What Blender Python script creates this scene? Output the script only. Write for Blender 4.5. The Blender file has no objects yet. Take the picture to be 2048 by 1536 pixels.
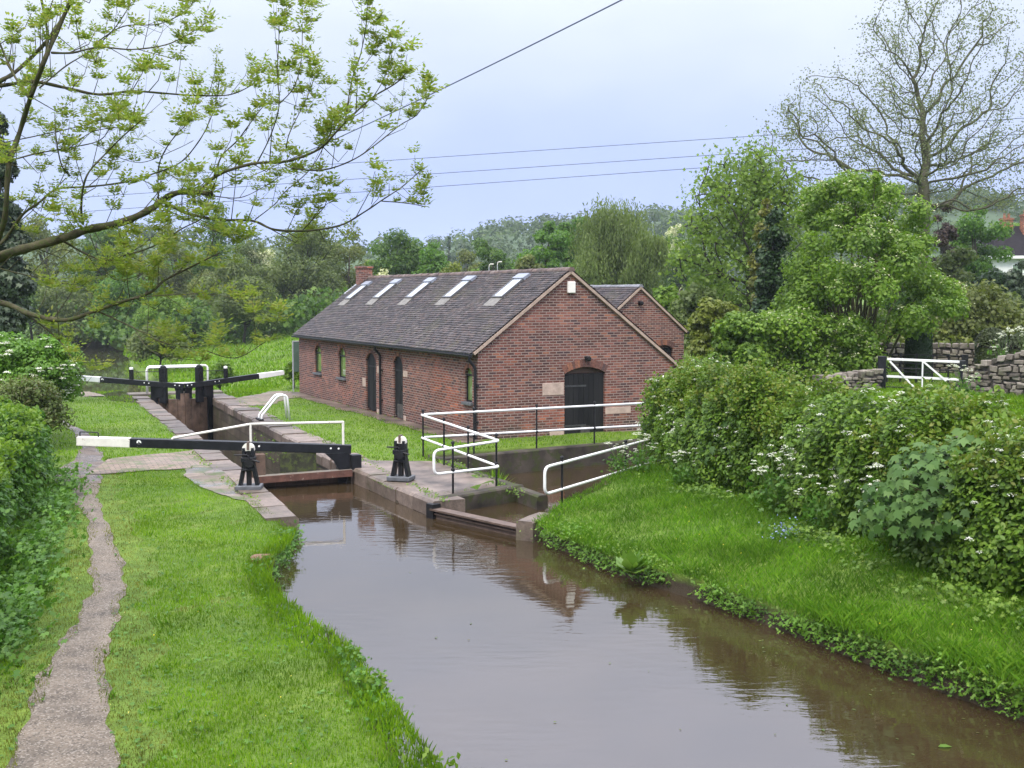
import bpy, math, random
import numpy as np
from mathutils import Vector, Matrix

R = math.radians
random.seed(7)
rng = np.random.default_rng(7)
scene = bpy.context.scene
COL = scene.collection

# ------------------------------------------------------------------ camera, world, sun, exposure
CAM_Z = 4.0
FPX = 2300.0                      # focal length in pixels of the 2048 px wide photograph
PITCH = math.atan(178 / FPX)
cam_data = bpy.data.cameras.new('camera')
cam_data.sensor_width = 36.0
cam_data.lens = FPX / 2048 * 36.0
cam_data.clip_start = 0.1
cam_data.clip_end = 6000
cam = bpy.data.objects.new('camera', cam_data)
COL.objects.link(cam)
cam.location = (0, 0, CAM_Z)
cam.rotation_euler = (R(90) - PITCH, 0, 0)
scene.camera = cam

SUN_ELEV, SUN_AZ = 52.0, 200.0    # azimuth measured clockwise from +Y
world = bpy.data.worlds.new('World')
scene.world = world
world.use_nodes = True
wt = world.node_tree
wt.nodes.clear()
w_out = wt.nodes.new('ShaderNodeOutputWorld')
w_bg1 = wt.nodes.new('ShaderNodeBackground')
w_bg2 = wt.nodes.new('ShaderNodeBackground')
w_add = wt.nodes.new('ShaderNodeMixShader')
sky = wt.nodes.new('ShaderNodeTexSky')
sky.sky_type = 'NISHITA'
sky.sun_disc = False
sky.sun_elevation = R(SUN_ELEV)
sky.sun_rotation = R(SUN_AZ)
wt.links.new(sky.outputs[0], w_bg1.inputs[0])
w_bg1.inputs[1].default_value = 0.12
tc = wt.nodes.new('ShaderNodeTexCoord')
sep = wt.nodes.new('ShaderNodeSeparateXYZ')
wt.links.new(tc.outputs['Generated'], sep.inputs[0])
wn = wt.nodes.new('ShaderNodeTexNoise')
wmap = wt.nodes.new('ShaderNodeMapping')
wmap.inputs['Scale'].default_value = (1.0, 1.0, 2.2)
wt.links.new(tc.outputs['Generated'], wmap.inputs[0])
wt.links.new(wmap.outputs[0], wn.inputs['Vector'])
wn.inputs['Scale'].default_value = 2.4
wn.inputs['Detail'].default_value = 4
wn.inputs['Roughness'].default_value = 0.5
m1 = wt.nodes.new('ShaderNodeMath'); m1.operation = 'SUBTRACT'
wt.links.new(wn.outputs[0], m1.inputs[0]); m1.inputs[1].default_value = 0.5
m2 = wt.nodes.new('ShaderNodeMath'); m2.operation = 'MULTIPLY'
wt.links.new(m1.outputs[0], m2.inputs[0]); m2.inputs[1].default_value = 0.24
m3 = wt.nodes.new('ShaderNodeMath'); m3.operation = 'ADD'
wt.links.new(sep.outputs['Z'], m3.inputs[0]); wt.links.new(m2.outputs[0], m3.inputs[1])
ramp = wt.nodes.new('ShaderNodeValToRGB')
els = ramp.color_ramp.elements
els[0].position = 0.0; els[0].color = (0.37, 0.45, 0.82, 1)
els[1].position = 1.0; els[1].color = (1.15, 1.15, 1.2, 1)
for pos, c in ((0.07, (0.38, 0.46, 0.84, 1)), (0.13, (0.45, 0.525, 0.78, 1)), (0.20, (0.57, 0.63, 0.80, 1)), (0.29, (0.74, 0.79, 0.94, 1)), (0.40, (0.90, 0.96, 1.18, 1)), (0.6, (0.95, 1.0, 1.18, 1))):
    e = els.new(pos); e.color = c
wt.links.new(m3.outputs[0], ramp.inputs[0])
wt.links.new(ramp.outputs[0], w_bg2.inputs[0])
# an overcast sky is about three times as bright overhead as at the horizon
zr = wt.nodes.new('ShaderNodeMapRange')
zr.inputs['From Min'].default_value = 0.25; zr.inputs['From Max'].default_value = 0.9
zr.inputs['To Min'].default_value = 1.0; zr.inputs['To Max'].default_value = 2.5
wt.links.new(sep.outputs['Z'], zr.inputs['Value'])
wt.links.new(zr.outputs[0], w_bg2.inputs[1])
w_add.inputs[0].default_value = 0.93
wt.links.new(w_bg1.outputs[0], w_add.inputs[1])
wt.links.new(w_bg2.outputs[0], w_add.inputs[2])
wt.links.new(w_add.outputs[0], w_out.inputs[0])

sun_d = bpy.data.lights.new('sun', 'SUN')
sun_d.energy = 2.0
sun_d.angle = R(13)
sun_d.color = (1.0, 0.93, 0.82)
sun = bpy.data.objects.new('sun', sun_d)
COL.objects.link(sun)
_az = R(SUN_AZ)
_sd = Vector((math.sin(_az) * math.cos(R(SUN_ELEV)), math.cos(_az) * math.cos(R(SUN_ELEV)), math.sin(R(SUN_ELEV))))
sun.rotation_euler = (-_sd).to_track_quat('-Z', 'Y').to_euler()
sun.location = (0, 0, 60)

scene.view_settings.view_transform = 'Standard'
scene.view_settings.look = 'None'
scene.view_settings.exposure = 0.47
scene.view_settings.gamma = 1.0
scene.cycles.max_bounces = 6
scene.cycles.diffuse_bounces = 3
scene.cycles.glossy_bounces = 3
scene.cycles.transmission_bounces = 3
scene.cycles.transparent_max_bounces = 6
scene.cycles.caustics_reflective = False
scene.cycles.caustics_refractive = False
scene.cycles.use_denoising = True

# ------------------------------------------------------------------ small helpers
def ray(u, v):
    a = (u - 1024) / FPX; b = (768 - v) / FPX
    return (a, math.cos(PITCH) + b * math.sin(PITCH), -math.sin(PITCH) + b * math.cos(PITCH))

def at(u, v, z=0.0):                     # where the sight line of a photo pixel meets the height z
    d = ray(u, v); t = (z - CAM_Z) / d[2]
    return (t * d[0], t * d[1], z)

def far(u, v, y):                        # where it reaches the distance y
    d = ray(u, v); t = y / d[1]
    return (t * d[0], y, CAM_Z + t * d[2])

LA, LN, LO = (-0.396, 0.918), (0.918, 0.396), (-1.4, 20.72)      # the lock's own axes
def LK(s, w, z=0.0):
    return (LO[0] + s * LA[0] + w * LN[0], LO[1] + s * LA[1] + w * LN[1], z)

HA, HD1, HD2 = (-0.94, 31.6), (-0.4512, 0.8924), (0.8924, 0.4512)  # the brick building's axes
def HB(k, t, z=0.0):
    return (HA[0] + k * HD1[0] + t * HD2[0], HA[1] + k * HD1[1] + t * HD2[1], z)

def sstep(a, b, x):
    t = np.clip((x - a) / (b - a), 0, 1)
    return t * t * (3 - 2 * t)

def tag(o, label=None, cat=None, group=None, kind=None):
    if label: o['label'] = label
    if cat: o['category'] = cat
    if group: o['group'] = group
    if kind: o['kind'] = kind
    return o

def thing(name, label, cat, loc=(0, 0, 0), group=None):
    o = bpy.data.objects.new(name, None)
    o.empty_display_size = 0.2
    COL.objects.link(o)
    o.location = loc
    return tag(o, label, cat, group)

def origin_of(o):
    v = Vector((0, 0, 0))
    while o is not None:
        v = v + o.location
        o = o.parent
    return v

def link(name, me, m, parent=None, origin=None):
    o = bpy.data.objects.new(name, me)
    COL.objects.link(o)
    if m is not None: me.materials.append(m)
    if parent is not None:
        o.parent = parent
    elif origin is not None:
        o.location = origin
    return o

def np_mesh(name, verts, k, idx=None):
    """uniform polygons of k corners; idx (F,k) or consecutive"""
    me = bpy.data.meshes.new(name)
    n = len(verts)
    if idx is None: idx = np.arange(n).reshape(-1, k)
    f = len(idx)
    me.vertices.add(n)
    me.vertices.foreach_set('co', np.asarray(verts, dtype=np.float32).ravel())
    me.loops.add(f * k)
    me.loops.foreach_set('vertex_index', np.asarray(idx, dtype=np.int32).ravel())
    me.polygons.add(f)
    me.polygons.foreach_set('loop_start', np.arange(0, f * k, k, dtype=np.int32))
    me.update(calc_edges=True)
    me.validate()
    return me

def build_np(name, verts, k, m, parent=None, idx=None, origin=None, smooth=False):
    o0 = origin_of(parent) if parent is not None else Vector(origin if origin is not None else (0, 0, 0))
    me = np_mesh(name, np.asarray(verts) - np.array(o0), k, idx)
    if smooth: me.polygons.foreach_set('use_smooth', np.ones(len(me.polygons), dtype=bool))
    return link(name, me, m, parent, o0)

class MB:
    def __init__(s): s.v = []; s.f = []
    def add(s, vs, fs):
        b = len(s.v); s.v += [tuple(p) for p in vs]; s.f += [tuple(b + i for i in f) for f in fs]; return s
    def hexa(s, p):                      # 8 corners: bottom 0-3, top 4-7
        return s.add(p, [(3, 2, 1, 0), (4, 5, 6, 7), (0, 1, 5, 4), (1, 2, 6, 5), (2, 3, 7, 6), (3, 0, 4, 7)])
    def box(s, c, size, ax=(1, 0), tilt=None):   # centre, (along ax, across, up)
        ax = Vector((ax[0], ax[1], 0)).normalized(); bx = Vector((-ax.y, ax.x, 0)); z = Vector((0, 0, 1))
        c = Vector(c); a, b, h = [q / 2 for q in size]
        P = []
        for dz in (-h, h):
            for da, db in ((-a, -b), (a, -b), (a, b), (-a, b)):
                P.append(c + ax * da + bx * db + z * dz)
        return s.hexa(P)
    def bar(s, p, q, w, h, up=(0, 0, 1), w2=None, h2=None):   # rectangular bar from p to q
        p = Vector(p); q = Vector(q); d = (q - p).normalized()
        side = d.cross(Vector(up))
        if side.length < 1e-4: side = d.cross(Vector((0, 1, 0)))
        side.normalize(); u = side.cross(d).normalized()
        w2 = w if w2 is None else w2; h2 = h if h2 is None else h2
        P = []
        for o, ww, hh in ((p, w, h), (q, w2, h2)):
            P += [o - side * ww / 2 - u * hh / 2, o + side * ww / 2 - u * hh / 2, o + side * ww / 2 + u * hh / 2, o - side * ww / 2 + u * hh / 2]
        return s.add(P, [(0, 1, 2, 3), (7, 6, 5, 4), (0, 4, 5, 1), (1, 5, 6, 2), (2, 6, 7, 3), (3, 7, 4, 0)])
    def tube(s, pts, rad, n=6, cap=True):
        pts = [Vector(p) for p in pts]
        if not hasattr(rad, '__len__'): rad = [rad] * len(pts)
        m = len(pts); b = len(s.v); side = None
        for i, p in enumerate(pts):
            d = (pts[min(i + 1, m - 1)] - pts[max(i - 1, 0)])
            if d.length < 1e-9: d = Vector((0, 0, 1))
            d.normalize()
            if side is None:
                side = d.cross(Vector((0, 0, 1)))
                if side.length < 0.05: side = d.cross(Vector((1, 0, 0)))
            side = side - d * side.dot(d)
            if side.length < 1e-6: side = d.orthogonal()
            side.normalize(); up = d.cross(side)
            for j in range(n):
                a = 2 * math.pi * j / n
                s.v.append(tuple(p + (side * math.cos(a) + up * math.sin(a)) * rad[i]))
        for i in range(m - 1):
            for j in range(n):
                j2 = (j + 1) % n
                s.f.append((b + i * n + j, b + i * n + j2, b + (i + 1) * n + j2, b + (i + 1) * n + j))
        if cap:
            s.f.append(tuple(b + j for j in range(n - 1, -1, -1)))
            s.f.append(tuple(b + (m - 1) * n + j for j in range(n)))
        return s
    def extrude(s, prof, o, ax, ay, ad, depth):   # closed profile [(x,y)] in the plane (ax, ay) from o, pushed along ad
        o = Vector(o); ax = Vector(ax); ay = Vector(ay); ad = Vector(ad)
        n = len(prof); P = [o + ax * x + ay * y for x, y in prof] + [o + ax * x + ay * y + ad * depth for x, y in prof]
        F = [tuple(range(n)), tuple(range(2 * n - 1, n - 1, -1))]
        for i in range(n):
            j = (i + 1) % n
            F.append((i, i + n, j + n, j))
        return s.add(P, F)
    def lathe(s, c, prof, n=12):         # [(radius, z)]
        b = len(s.v)
        for r, z in prof:
            for j in range(n):
                a = 2 * math.pi * j / n
                s.v.append((c[0] + r * math.cos(a), c[1] + r * math.sin(a), c[2] + z))
        for i in range(len(prof) - 1):
            for j in range(n):
                j2 = (j + 1) % n
                s.f.append((b + i * n + j, b + i * n + j2, b + (i + 1) * n + j2, b + (i + 1) * n + j))
        s.f.append(tuple(b + j for j in range(n - 1, -1, -1)))
        s.f.append(tuple(b + (len(prof) - 1) * n + j for j in range(n)))
        return s
    def mesh(s, name, o0, fix=False, smooth=False):
        me = bpy.data.meshes.new(name)
        me.from_pydata([(x - o0[0], y - o0[1], z - o0[2]) for x, y, z in s.v], [], s.f)
        if fix:
            import bmesh
            bm = bmesh.new(); bm.from_mesh(me)
            bmesh.ops.recalc_face_normals(bm, faces=bm.faces)
            bm.to_mesh(me); bm.free()
        if smooth:
            for p in me.polygons: p.use_smooth = True
        me.update()
        return me
    def build(s, name, m, parent=None, origin=None, fix=True, smooth=False, bevel=0):
        o0 = origin_of(parent) if parent is not None else Vector(origin if origin is not None else (0, 0, 0))
        o = link(name, s.mesh(name, o0, fix, smooth), m, parent, o0)
        if bevel:
            b = o.modifiers.new('bevel', 'BEVEL'); b.width = bevel; b.segments = 2; b.limit_method = 'ANGLE'
        return o

def rnd(a, b): return random.uniform(a, b)

def rounded(pts, r=0.12, n=5):           # rounds the inner corners of a polyline
    pts = [Vector(p) for p in pts]
    out = [pts[0]]
    for i in range(1, len(pts) - 1):
        a, b, c = pts[i - 1], pts[i], pts[i + 1]
        d1 = (a - b); d2 = (c - b)
        q = min(r, d1.length * 0.45, d2.length * 0.45)
        p1 = b + d1.normalized() * q; p2 = b + d2.normalized() * q
        for j in range(n + 1):
            t = j / n
            out.append(p1.lerp(b, t).lerp(b.lerp(p2, t), t))
    out.append(pts[-1])
    return out

# ------------------------------------------------------------------ materials
class NT:
    def __init__(s, name):
        s.m = bpy.data.materials.new(name); s.m.use_nodes = True
        s.t = s.m.node_tree; s.t.nodes.clear()
        s.out = s.t.nodes.new('ShaderNodeOutputMaterial')
        s.co = None
    def n(s, typ, **kw):
        nd = s.t.nodes.new(typ)
        for k, v in kw.items(): setattr(nd, k, v)
        return nd
    def l(s, a, b): s.t.links.new(a, b)
    def coord(s, which='Object'):
        if s.co is None: s.co = s.n('ShaderNodeTexCoord')
        return s.co.outputs[which]
    def noise(s, scale, detail=4, rough=0.55, vec=None, sc=None):
        nd = s.n('ShaderNodeTexNoise')
        nd.inputs['Scale'].default_value = scale; nd.inputs['Detail'].default_value = detail; nd.inputs['Roughness'].default_value = rough
        v = vec if vec is not None else s.coord()
        if sc is not None:
            mp = s.n('ShaderNodeMapping'); mp.inputs['Scale'].default_value = sc; s.l(v, mp.inputs[0]); v = mp.outputs[0]
        s.l(v, nd.inputs['Vector'])
        return nd.outputs[0]
    def ramp(s, fac, stops, interp='LINEAR'):
        nd = s.n('ShaderNodeValToRGB'); e = nd.color_ramp.elements; nd.color_ramp.interpolation = interp
        e[0].position = stops[0][0]; e[0].color = (*stops[0][1], 1) if len(stops[0][1]) == 3 else stops[0][1]
        e[1].position = stops[-1][0]; e[1].color = (*stops[-1][1], 1)
        for p, c in stops[1:-1]:
            q = e.new(p); q.color = (*c, 1)
        s.l(fac, nd.inputs[0]); return nd.outputs[0]
    def mix(s, a, b, fac, mode='MIX'):
        nd = s.n('ShaderNodeMix', data_type='RGBA', blend_type=mode)
        for v, i in ((fac, 0), (a, 6), (b, 7)):
            if hasattr(v, 'links'): s.l(v, nd.inputs[i])
            elif isinstance(v, (int, float)): nd.inputs[i].default_value = v
            else: nd.inputs[i].default_value = (*v, 1)
        return nd.outputs[2]
    def bump(s, h, strength=0.3, dist=0.02):
        nd = s.n('ShaderNodeBump'); nd.inputs['Strength'].default_value = strength; nd.inputs['Distance'].default_value = dist
        s.l(h, nd.inputs['Height']); return nd.outputs[0]
    def surf(s, col, rough=0.7, spec=0.4, normal=None, metal=0.0):
        p = s.n('ShaderNodeBsdfPrincipled')
        if hasattr(col, 'links'): s.l(col, p.inputs['Base Color'])
        else: p.inputs['Base Color'].default_value = (*col, 1)
        if hasattr(rough, 'links'): s.l(rough, p.inputs['Roughness'])
        else: p.inputs['Roughness'].default_value = rough
        p.inputs['Specular IOR Level'].default_value = spec
        p.inputs['Metallic'].default_value = metal
        if normal is not None: s.l(normal, p.inputs['Normal'])
        s.l(p.outputs[0], s.out.inputs[0]); return p

def plain(name, c, rough=0.6, var=0.25, scale=6, bump=0.15, spec=0.4, c2=None, blotch=0.62, metal=0):
    t = NT(name)
    nz = t.noise(scale, 5, 0.6)
    dark = tuple(q * (1 - var) for q in c); light = tuple(min(1, q * (1 + var)) for q in c)
    col = t.ramp(nz, [(0.3, dark), (0.7, light)])
    if c2 is not None:
        n2 = t.noise(scale * 2.3, 6, 0.7)
        f = t.ramp(n2, [(blotch, (0, 0, 0)), (blotch + 0.08, (1, 1, 1))])
        col = t.mix(col, c2, f)
    fine = t.noise(scale * 9, 3, 0.6)
    t.surf(col, rough, spec, t.bump(fine, bump, 0.01), metal)
    return t.m

def leafmat(name, cols, trans=0.35, rough=0.45, spec=0.3, patch=0.6, pscale=0.9):
    t = NT(name)
    geo = t.n('ShaderNodeNewGeometry')
    k = len(cols)
    col = t.ramp(geo.outputs['Random Per Island'], [(i / max(1, k - 1), c) for i, c in enumerate(cols)])
    if patch:
        nz = t.noise(pscale, 3, 0.55)
        mul = t.ramp(nz, [(0.32, (1 - patch * 0.5,) * 3), (0.68, (1.0 + patch * 0.42, 1 + patch * 0.30, 1 + patch * 0.1))])
        col = t.mix(col, mul, 1.0, 'MULTIPLY')
    p = t.n('ShaderNodeBsdfPrincipled')
    t.l(col, p.inputs['Base Color']); p.inputs['Roughness'].default_value = rough; p.inputs['Specular IOR Level'].default_value = spec
    tr = t.n('ShaderNodeBsdfTranslucent')
    wm = t.mix(col, (1.12, 1.18, 0.65), 1.0, 'MULTIPLY')
    t.l(wm, tr.inputs[0])
    mx = t.n('ShaderNodeMixShader'); mx.inputs[0].default_value = trans
    t.l(p.outputs[0], mx.inputs[1]); t.l(tr.outputs[0], mx.inputs[2])
    t.l(mx.outputs[0], t.out.inputs[0])
    return t.m

def brickmat(name, c1, c2, mortar, bw=0.225, bh=0.075, mort=0.011, soot=0.35, offset=0.5):
    """brick courses in the building's own x/y/z: works on walls along either axis"""
    t = NT(name)
    sp = t.n('ShaderNodeSeparateXYZ'); t.l(t.coord(), sp.inputs[0])
    ad = t.n('ShaderNodeMath', operation='ADD'); t.l(sp.outputs[0], ad.inputs[0]); t.l(sp.outputs[1], ad.inputs[1])
    cb = t.n('ShaderNodeCombineXYZ'); t.l(ad.outputs[0], cb.inputs[0]); t.l(sp.outputs[2], cb.inputs[1])
    wob = t.noise(1.3, 2, 0.5)
    def brick(a, b, mo):
        nd = t.n('ShaderNodeTexBrick'); nd.offset = offset
        nd.inputs['Color1'].default_value = (*a, 1); nd.inputs['Color2'].default_value = (*b, 1); nd.inputs['Mortar'].default_value = (*mo, 1)
        nd.inputs['Scale'].default_value = 1; nd.inputs['Mortar Size'].default_value = mort; nd.inputs['Mortar Smooth'].default_value = 0.25
        nd.inputs['Bias'].default_value = 0.0; nd.inputs['Brick Width'].default_value = bw; nd.inputs['Row Height'].default_value = bh
        t.l(cb.outputs[0], nd.inputs['Vector']); return nd
    b = brick((0, 0, 0), (1, 1, 1), (0.5, 0.5, 0.5))
    col = t.ramp(b.outputs['Color'], [(0.0, c2), (0.3, tuple(q * 0.75 for q in c1)), (0.62, c1), (0.85, tuple(min(1, q * 1.35) for q in c1)), (1.0, (c1[0] * 1.7, c1[1] * 1.75, c1[2] * 1.35))])
    patch = t.noise(0.8, 5, 0.65)
    col = t.mix(col, t.ramp(patch, [(0.33, (1 - soot,) * 3), (0.68, (1.2, 1.12, 1.05))]), 1.0, 'MULTIPLY')
    fine = t.noise(26, 4, 0.6)
    col = t.mix(col, t.ramp(fine, [(0.25, (0.7,) * 3), (0.75, (1.25,) * 3)]), 0.7, 'MULTIPLY')
    warm = t.noise(0.55, 3, 0.6)
    col = t.mix(col, t.mix(col, (1.45, 1.02, 0.72), 1.0, 'MULTIPLY'), t.ramp(warm, [(0.52, (0, 0, 0)), (0.66, (0.8,) * 3)]))
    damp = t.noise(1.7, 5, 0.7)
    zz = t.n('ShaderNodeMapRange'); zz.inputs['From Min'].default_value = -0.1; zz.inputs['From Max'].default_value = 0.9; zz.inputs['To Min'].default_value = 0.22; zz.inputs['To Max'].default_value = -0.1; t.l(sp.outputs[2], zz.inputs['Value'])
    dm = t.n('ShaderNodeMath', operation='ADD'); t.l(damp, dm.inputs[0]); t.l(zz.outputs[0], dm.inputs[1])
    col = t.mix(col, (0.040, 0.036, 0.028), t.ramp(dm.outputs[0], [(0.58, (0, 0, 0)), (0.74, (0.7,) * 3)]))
    mcol = t.mix(mortar, tuple(q * 0.6 for q in mortar), wob)
    col = t.mix(col, mcol, b.outputs['Fac'])
    inv = t.n('ShaderNodeMath', operation='SUBTRACT'); inv.inputs[0].default_value = 1.0; t.l(b.outputs['Fac'], inv.inputs[1])
    hh = t.n('ShaderNodeMath', operation='ADD'); t.l(inv.outputs[0], hh.inputs[0])
    sc = t.n('ShaderNodeMath', operation='MULTIPLY'); t.l(fine, sc.inputs[0]); sc.inputs[1].default_value = 0.5; t.l(sc.outputs[0], hh.inputs[1])
    t.surf(col, 0.85, 0.25, t.bump(hh.outputs[0], 0.6, 0.012))
    return t.m

def islandmat(name, stops, rough=0.75, scale=14, bump=0.3, moss=None, spec=0.35):
    t = NT(name)
    geo = t.n('ShaderNodeNewGeometry')
    col = t.ramp(geo.outputs['Random Per Island'], stops)
    nz = t.noise(scale, 5, 0.65)
    col = t.mix(col, t.ramp(nz, [(0.3, (0.55,) * 3), (0.7, (1.4,) * 3)]), 0.85, 'MULTIPLY')
    gr = t.noise(scale * 6, 4, 0.7)
    col = t.mix(col, t.ramp(gr, [(0.3, (0.6,) * 3), (0.7, (1.35,) * 3)]), 0.7, 'MULTIPLY')
    if moss:
        n2 = t.noise(1.1, 6, 0.7)
        col = t.mix(col, moss, t.ramp(n2, [(0.52, (0, 0, 0)), (0.72, (0.75, 0.75, 0.75))]))
    t.surf(col, rough, spec, t.bump(nz, bump, 0.02))
    return t.m

M = {}
# shell: ground and stone
def ground_mat():
    t = NT('grassy_ground')
    big = t.noise(0.35, 4, 0.6)
    mid = t.noise(3.0, 5, 0.65)
    fine = t.noise(38, 3, 0.7)
    a = t.ramp(mid, [(0.28, (0.070, 0.110, 0.020)), (0.5, (0.100, 0.165, 0.026)), (0.75, (0.150, 0.215, 0.042))])
    b = t.ramp(big, [(0.35, (0.8, 0.88, 0.8)), (0.65, (1.2, 1.12, 1.0))])
    c = t.mix(a, b, 1.0, 'MULTIPLY')
    c = t.mix(c, t.ramp(fine, [(0.25, (0.5, 0.5, 0.5)), (0.75, (1.4, 1.4, 1.3))]), 0.8, 'MULTIPLY')
    sp = t.n('ShaderNodeSeparateXYZ'); t.l(t.coord(), sp.inputs[0])
    mr = t.n('ShaderNodeMapRange'); mr.inputs['From Min'].default_value = -0.05; mr.inputs['From Max'].default_value = -0.16; t.l(sp.outputs[2], mr.inputs['Value'])
    yl = t.n('ShaderNodeMath', operation='LESS_THAN'); t.l(sp.outputs[1], yl.inputs[0]); yl.inputs[1].default_value = 33.0
    ml = t.n('ShaderNodeMath', operation='MULTIPLY'); t.l(mr.outputs[0], ml.inputs[0]); t.l(yl.outputs[0], ml.inputs[1])
    c = t.mix(c, (0.045, 0.034, 0.022), ml.outputs[0])
    t.surf(c, 0.85, 0.2, t.bump(fine, 0.7, 0.04))
    return t.m
M['ground'] = ground_mat()
def path_mat(name, base, fleck, wet=0.0):
    t = NT(name)
    v = t.n('ShaderNodeTexVoronoi'); v.inputs['Scale'].default_value = 62; t.l(t.coord(), v.inputs['Vector'])
    nz = t.noise(2.2, 5, 0.6)
    c = t.ramp(nz, [(0.30, tuple(q * 0.42 for q in base)), (0.48, tuple(q * 0.9 for q in base)), (0.70, tuple(q * 1.25 for q in base))])
    wh = t.n('ShaderNodeSeparateColor'); t.l(v.outputs['Color'], wh.inputs[0])
    c = t.mix(c, fleck, t.ramp(wh.outputs[0], [(0.70, (0, 0, 0)), (0.85, (0.6, 0.6, 0.6))]))
    c = t.mix(c, tuple(q * 0.3 for q in base), t.ramp(wh.outputs[1], [(0.74, (0, 0, 0)), (0.9, (0.7, 0.7, 0.7))]))
    rr = t.ramp(t.noise(1.4, 3, 0.5), [(0.40, (0.12 if wet else 0.7,) * 3), (0.56, (0.8,) * 3)])
    fine = t.noise(45, 3, 0.6)
    t.surf(c, rr, 0.4, t.bump(fine, 0.6, 0.03))
    return t.m
M['path'] = path_mat('path_gravel', (0.145, 0.116, 0.088), (0.285, 0.25, 0.21))
M['mud'] = path_mat('wet_mud', (0.125, 0.098, 0.083), (0.22, 0.185, 0.16), 1.0)
def slab_mat(name, c, wet, bw, bh, moss=0.55):
    t = NT(name)
    b = t.n('ShaderNodeTexBrick'); t.l(t.coord(), b.inputs['Vector'])
    mp = t.n('ShaderNodeMapping'); mp.inputs['Rotation'].default_value = (0, 0, R(-23.4)); t.l(t.coord(), mp.inputs[0]); t.l(mp.outputs[0], b.inputs['Vector'])
    b.inputs['Color1'].default_value = (*tuple(q * 0.8 for q in c), 1); b.inputs['Color2'].default_value = (*tuple(q * 1.2 for q in c), 1)
    b.inputs['Mortar'].default_value = (0.07, 0.075, 0.04, 1); b.inputs['Scale'].default_value = 1
    b.inputs['Mortar Size'].default_value = 0.012; b.inputs['Brick Width'].default_value = bw; b.inputs['Row Height'].default_value = bh
    nz = t.noise(3.5, 6, 0.65)
    col = t.mix(b.outputs['Color'], t.ramp(nz, [(0.25, (0.55,) * 3), (0.75, (1.3,) * 3)]), 0.85, 'MULTIPLY')
    m2 = t.noise(1.9, 5, 0.7)
    col = t.mix(col, (0.07, 0.10, 0.03), t.ramp(m2, [(moss, (0, 0, 0)), (moss + 0.1, (0.8,) * 3)]))
    rr = t.ramp(t.noise(0.9, 3, 0.5), [(0.42, (0.10 if wet else 0.6,) * 3), (0.55, (0.75,) * 3)])
    t.surf(col, rr, 0.45, t.bump(nz, 0.35, 0.02))
    return t.m
M['slab'] = slab_mat('sandstone_slabs', (0.190, 0.152, 0.124), 1, 0.95, 0.6, 0.50)
M['cobble'] = slab_mat('brick_setts', (0.215, 0.155, 0.124), 0, 0.24, 0.12, 0.50)
M['dirtpave'] = plain('trodden_earth', (0.125, 0.096, 0.078), 0.42, 0.8, 1.3, 0.6, 0.4, (0.10, 0.12, 0.05), 0.6)
def water_mat(name, base, s1=5.0, strength=0.06):
    t = NT(name)
    a = t.noise(1.0, 3, 0.5, sc=(s1 * 0.55, s1 * 1.5, 1))
    b = t.noise(0.35, 2, 0.5)
    g = t.ramp(b, [(0.40, (0.15,) * 3), (0.62, (1.0,) * 3)])
    h = t.n('ShaderNodeMath', operation='MULTIPLY'); t.l(a, h.inputs[0]); t.l(g, h.inputs[1])
    n2 = t.noise(0.6, 3, 0.5)
    col = t.ramp(n2, [(0.3, tuple(q * 0.8 for q in base)), (0.7, tuple(q * 1.2 for q in base))])
    p = t.surf(col, 0.015, 0.5, t.bump(h.outputs[0], strength, 0.08))
    p.inputs['IOR'].default_value = 1.95
    return t.m
M['water'] = water_mat('canal_water', (0.036, 0.024, 0.012))
M['lowwater'] = water_mat('pool_water', (0.060, 0.060, 0.030), 1.2, 0.02)
def lockwall_mat():
    t = NT('lock_masonry')
    sp = t.n('ShaderNodeSeparateXYZ'); t.l(t.coord(), sp.inputs[0])
    mp = t.n('ShaderNodeMapping'); mp.inputs['Rotation'].default_value = (0, 0, R(-113.4)); t.l(t.coord(), mp.inputs[0])
    s2 = t.n('ShaderNodeSeparateXYZ'); t.l(mp.outputs[0], s2.inputs[0])
    cb = t.n('ShaderNodeCombineXYZ'); t.l(s2.outputs[0], cb.inputs[0]); t.l(sp.outputs[2], cb.inputs[1])
    b = t.n('ShaderNodeTexBrick'); t.l(cb.outputs[0], b.inputs['Vector'])
    b.inputs['Color1'].default_value = (0.060, 0.046, 0.034, 1); b.inputs['Color2'].default_value = (0.115, 0.090, 0.068, 1); b.inputs['Mortar'].default_value = (0.03, 0.028, 0.02, 1)
    b.inputs['Scale'].default_value = 1; b.inputs['Mortar Size'].default_value = 0.014; b.inputs['Brick Width'].default_value = 0.85; b.inputs['Row Height'].default_value = 0.32
    nz = t.noise(2.5, 6, 0.7)
    col = t.mix(b.outputs['Color'], t.ramp(nz, [(0.25, (0.45,) * 3), (0.75, (1.35,) * 3)]), 0.9, 'MULTIPLY')
    m2 = t.noise(1.6, 6, 0.75)
    col = t.mix(col, (0.05, 0.062, 0.018), t.ramp(m2, [(0.5, (0, 0, 0)), (0.66, (0.8,) * 3)]))
    t.surf(col, 0.6, 0.4, t.bump(nz, 0.5, 0.04))
    return t.m
M['lockwall'] = lockwall_mat()
M['concrete'] = plain('stained_concrete', (0.048, 0.039, 0.031), 0.8, 0.75, 1.6, 0.5, 0.3, (0.040, 0.046, 0.014), 0.50)
M['hill'] = plain('far_hillside', (0.035, 0.062, 0.022), 0.9, 0.4, 0.02, 0.0)
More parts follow.
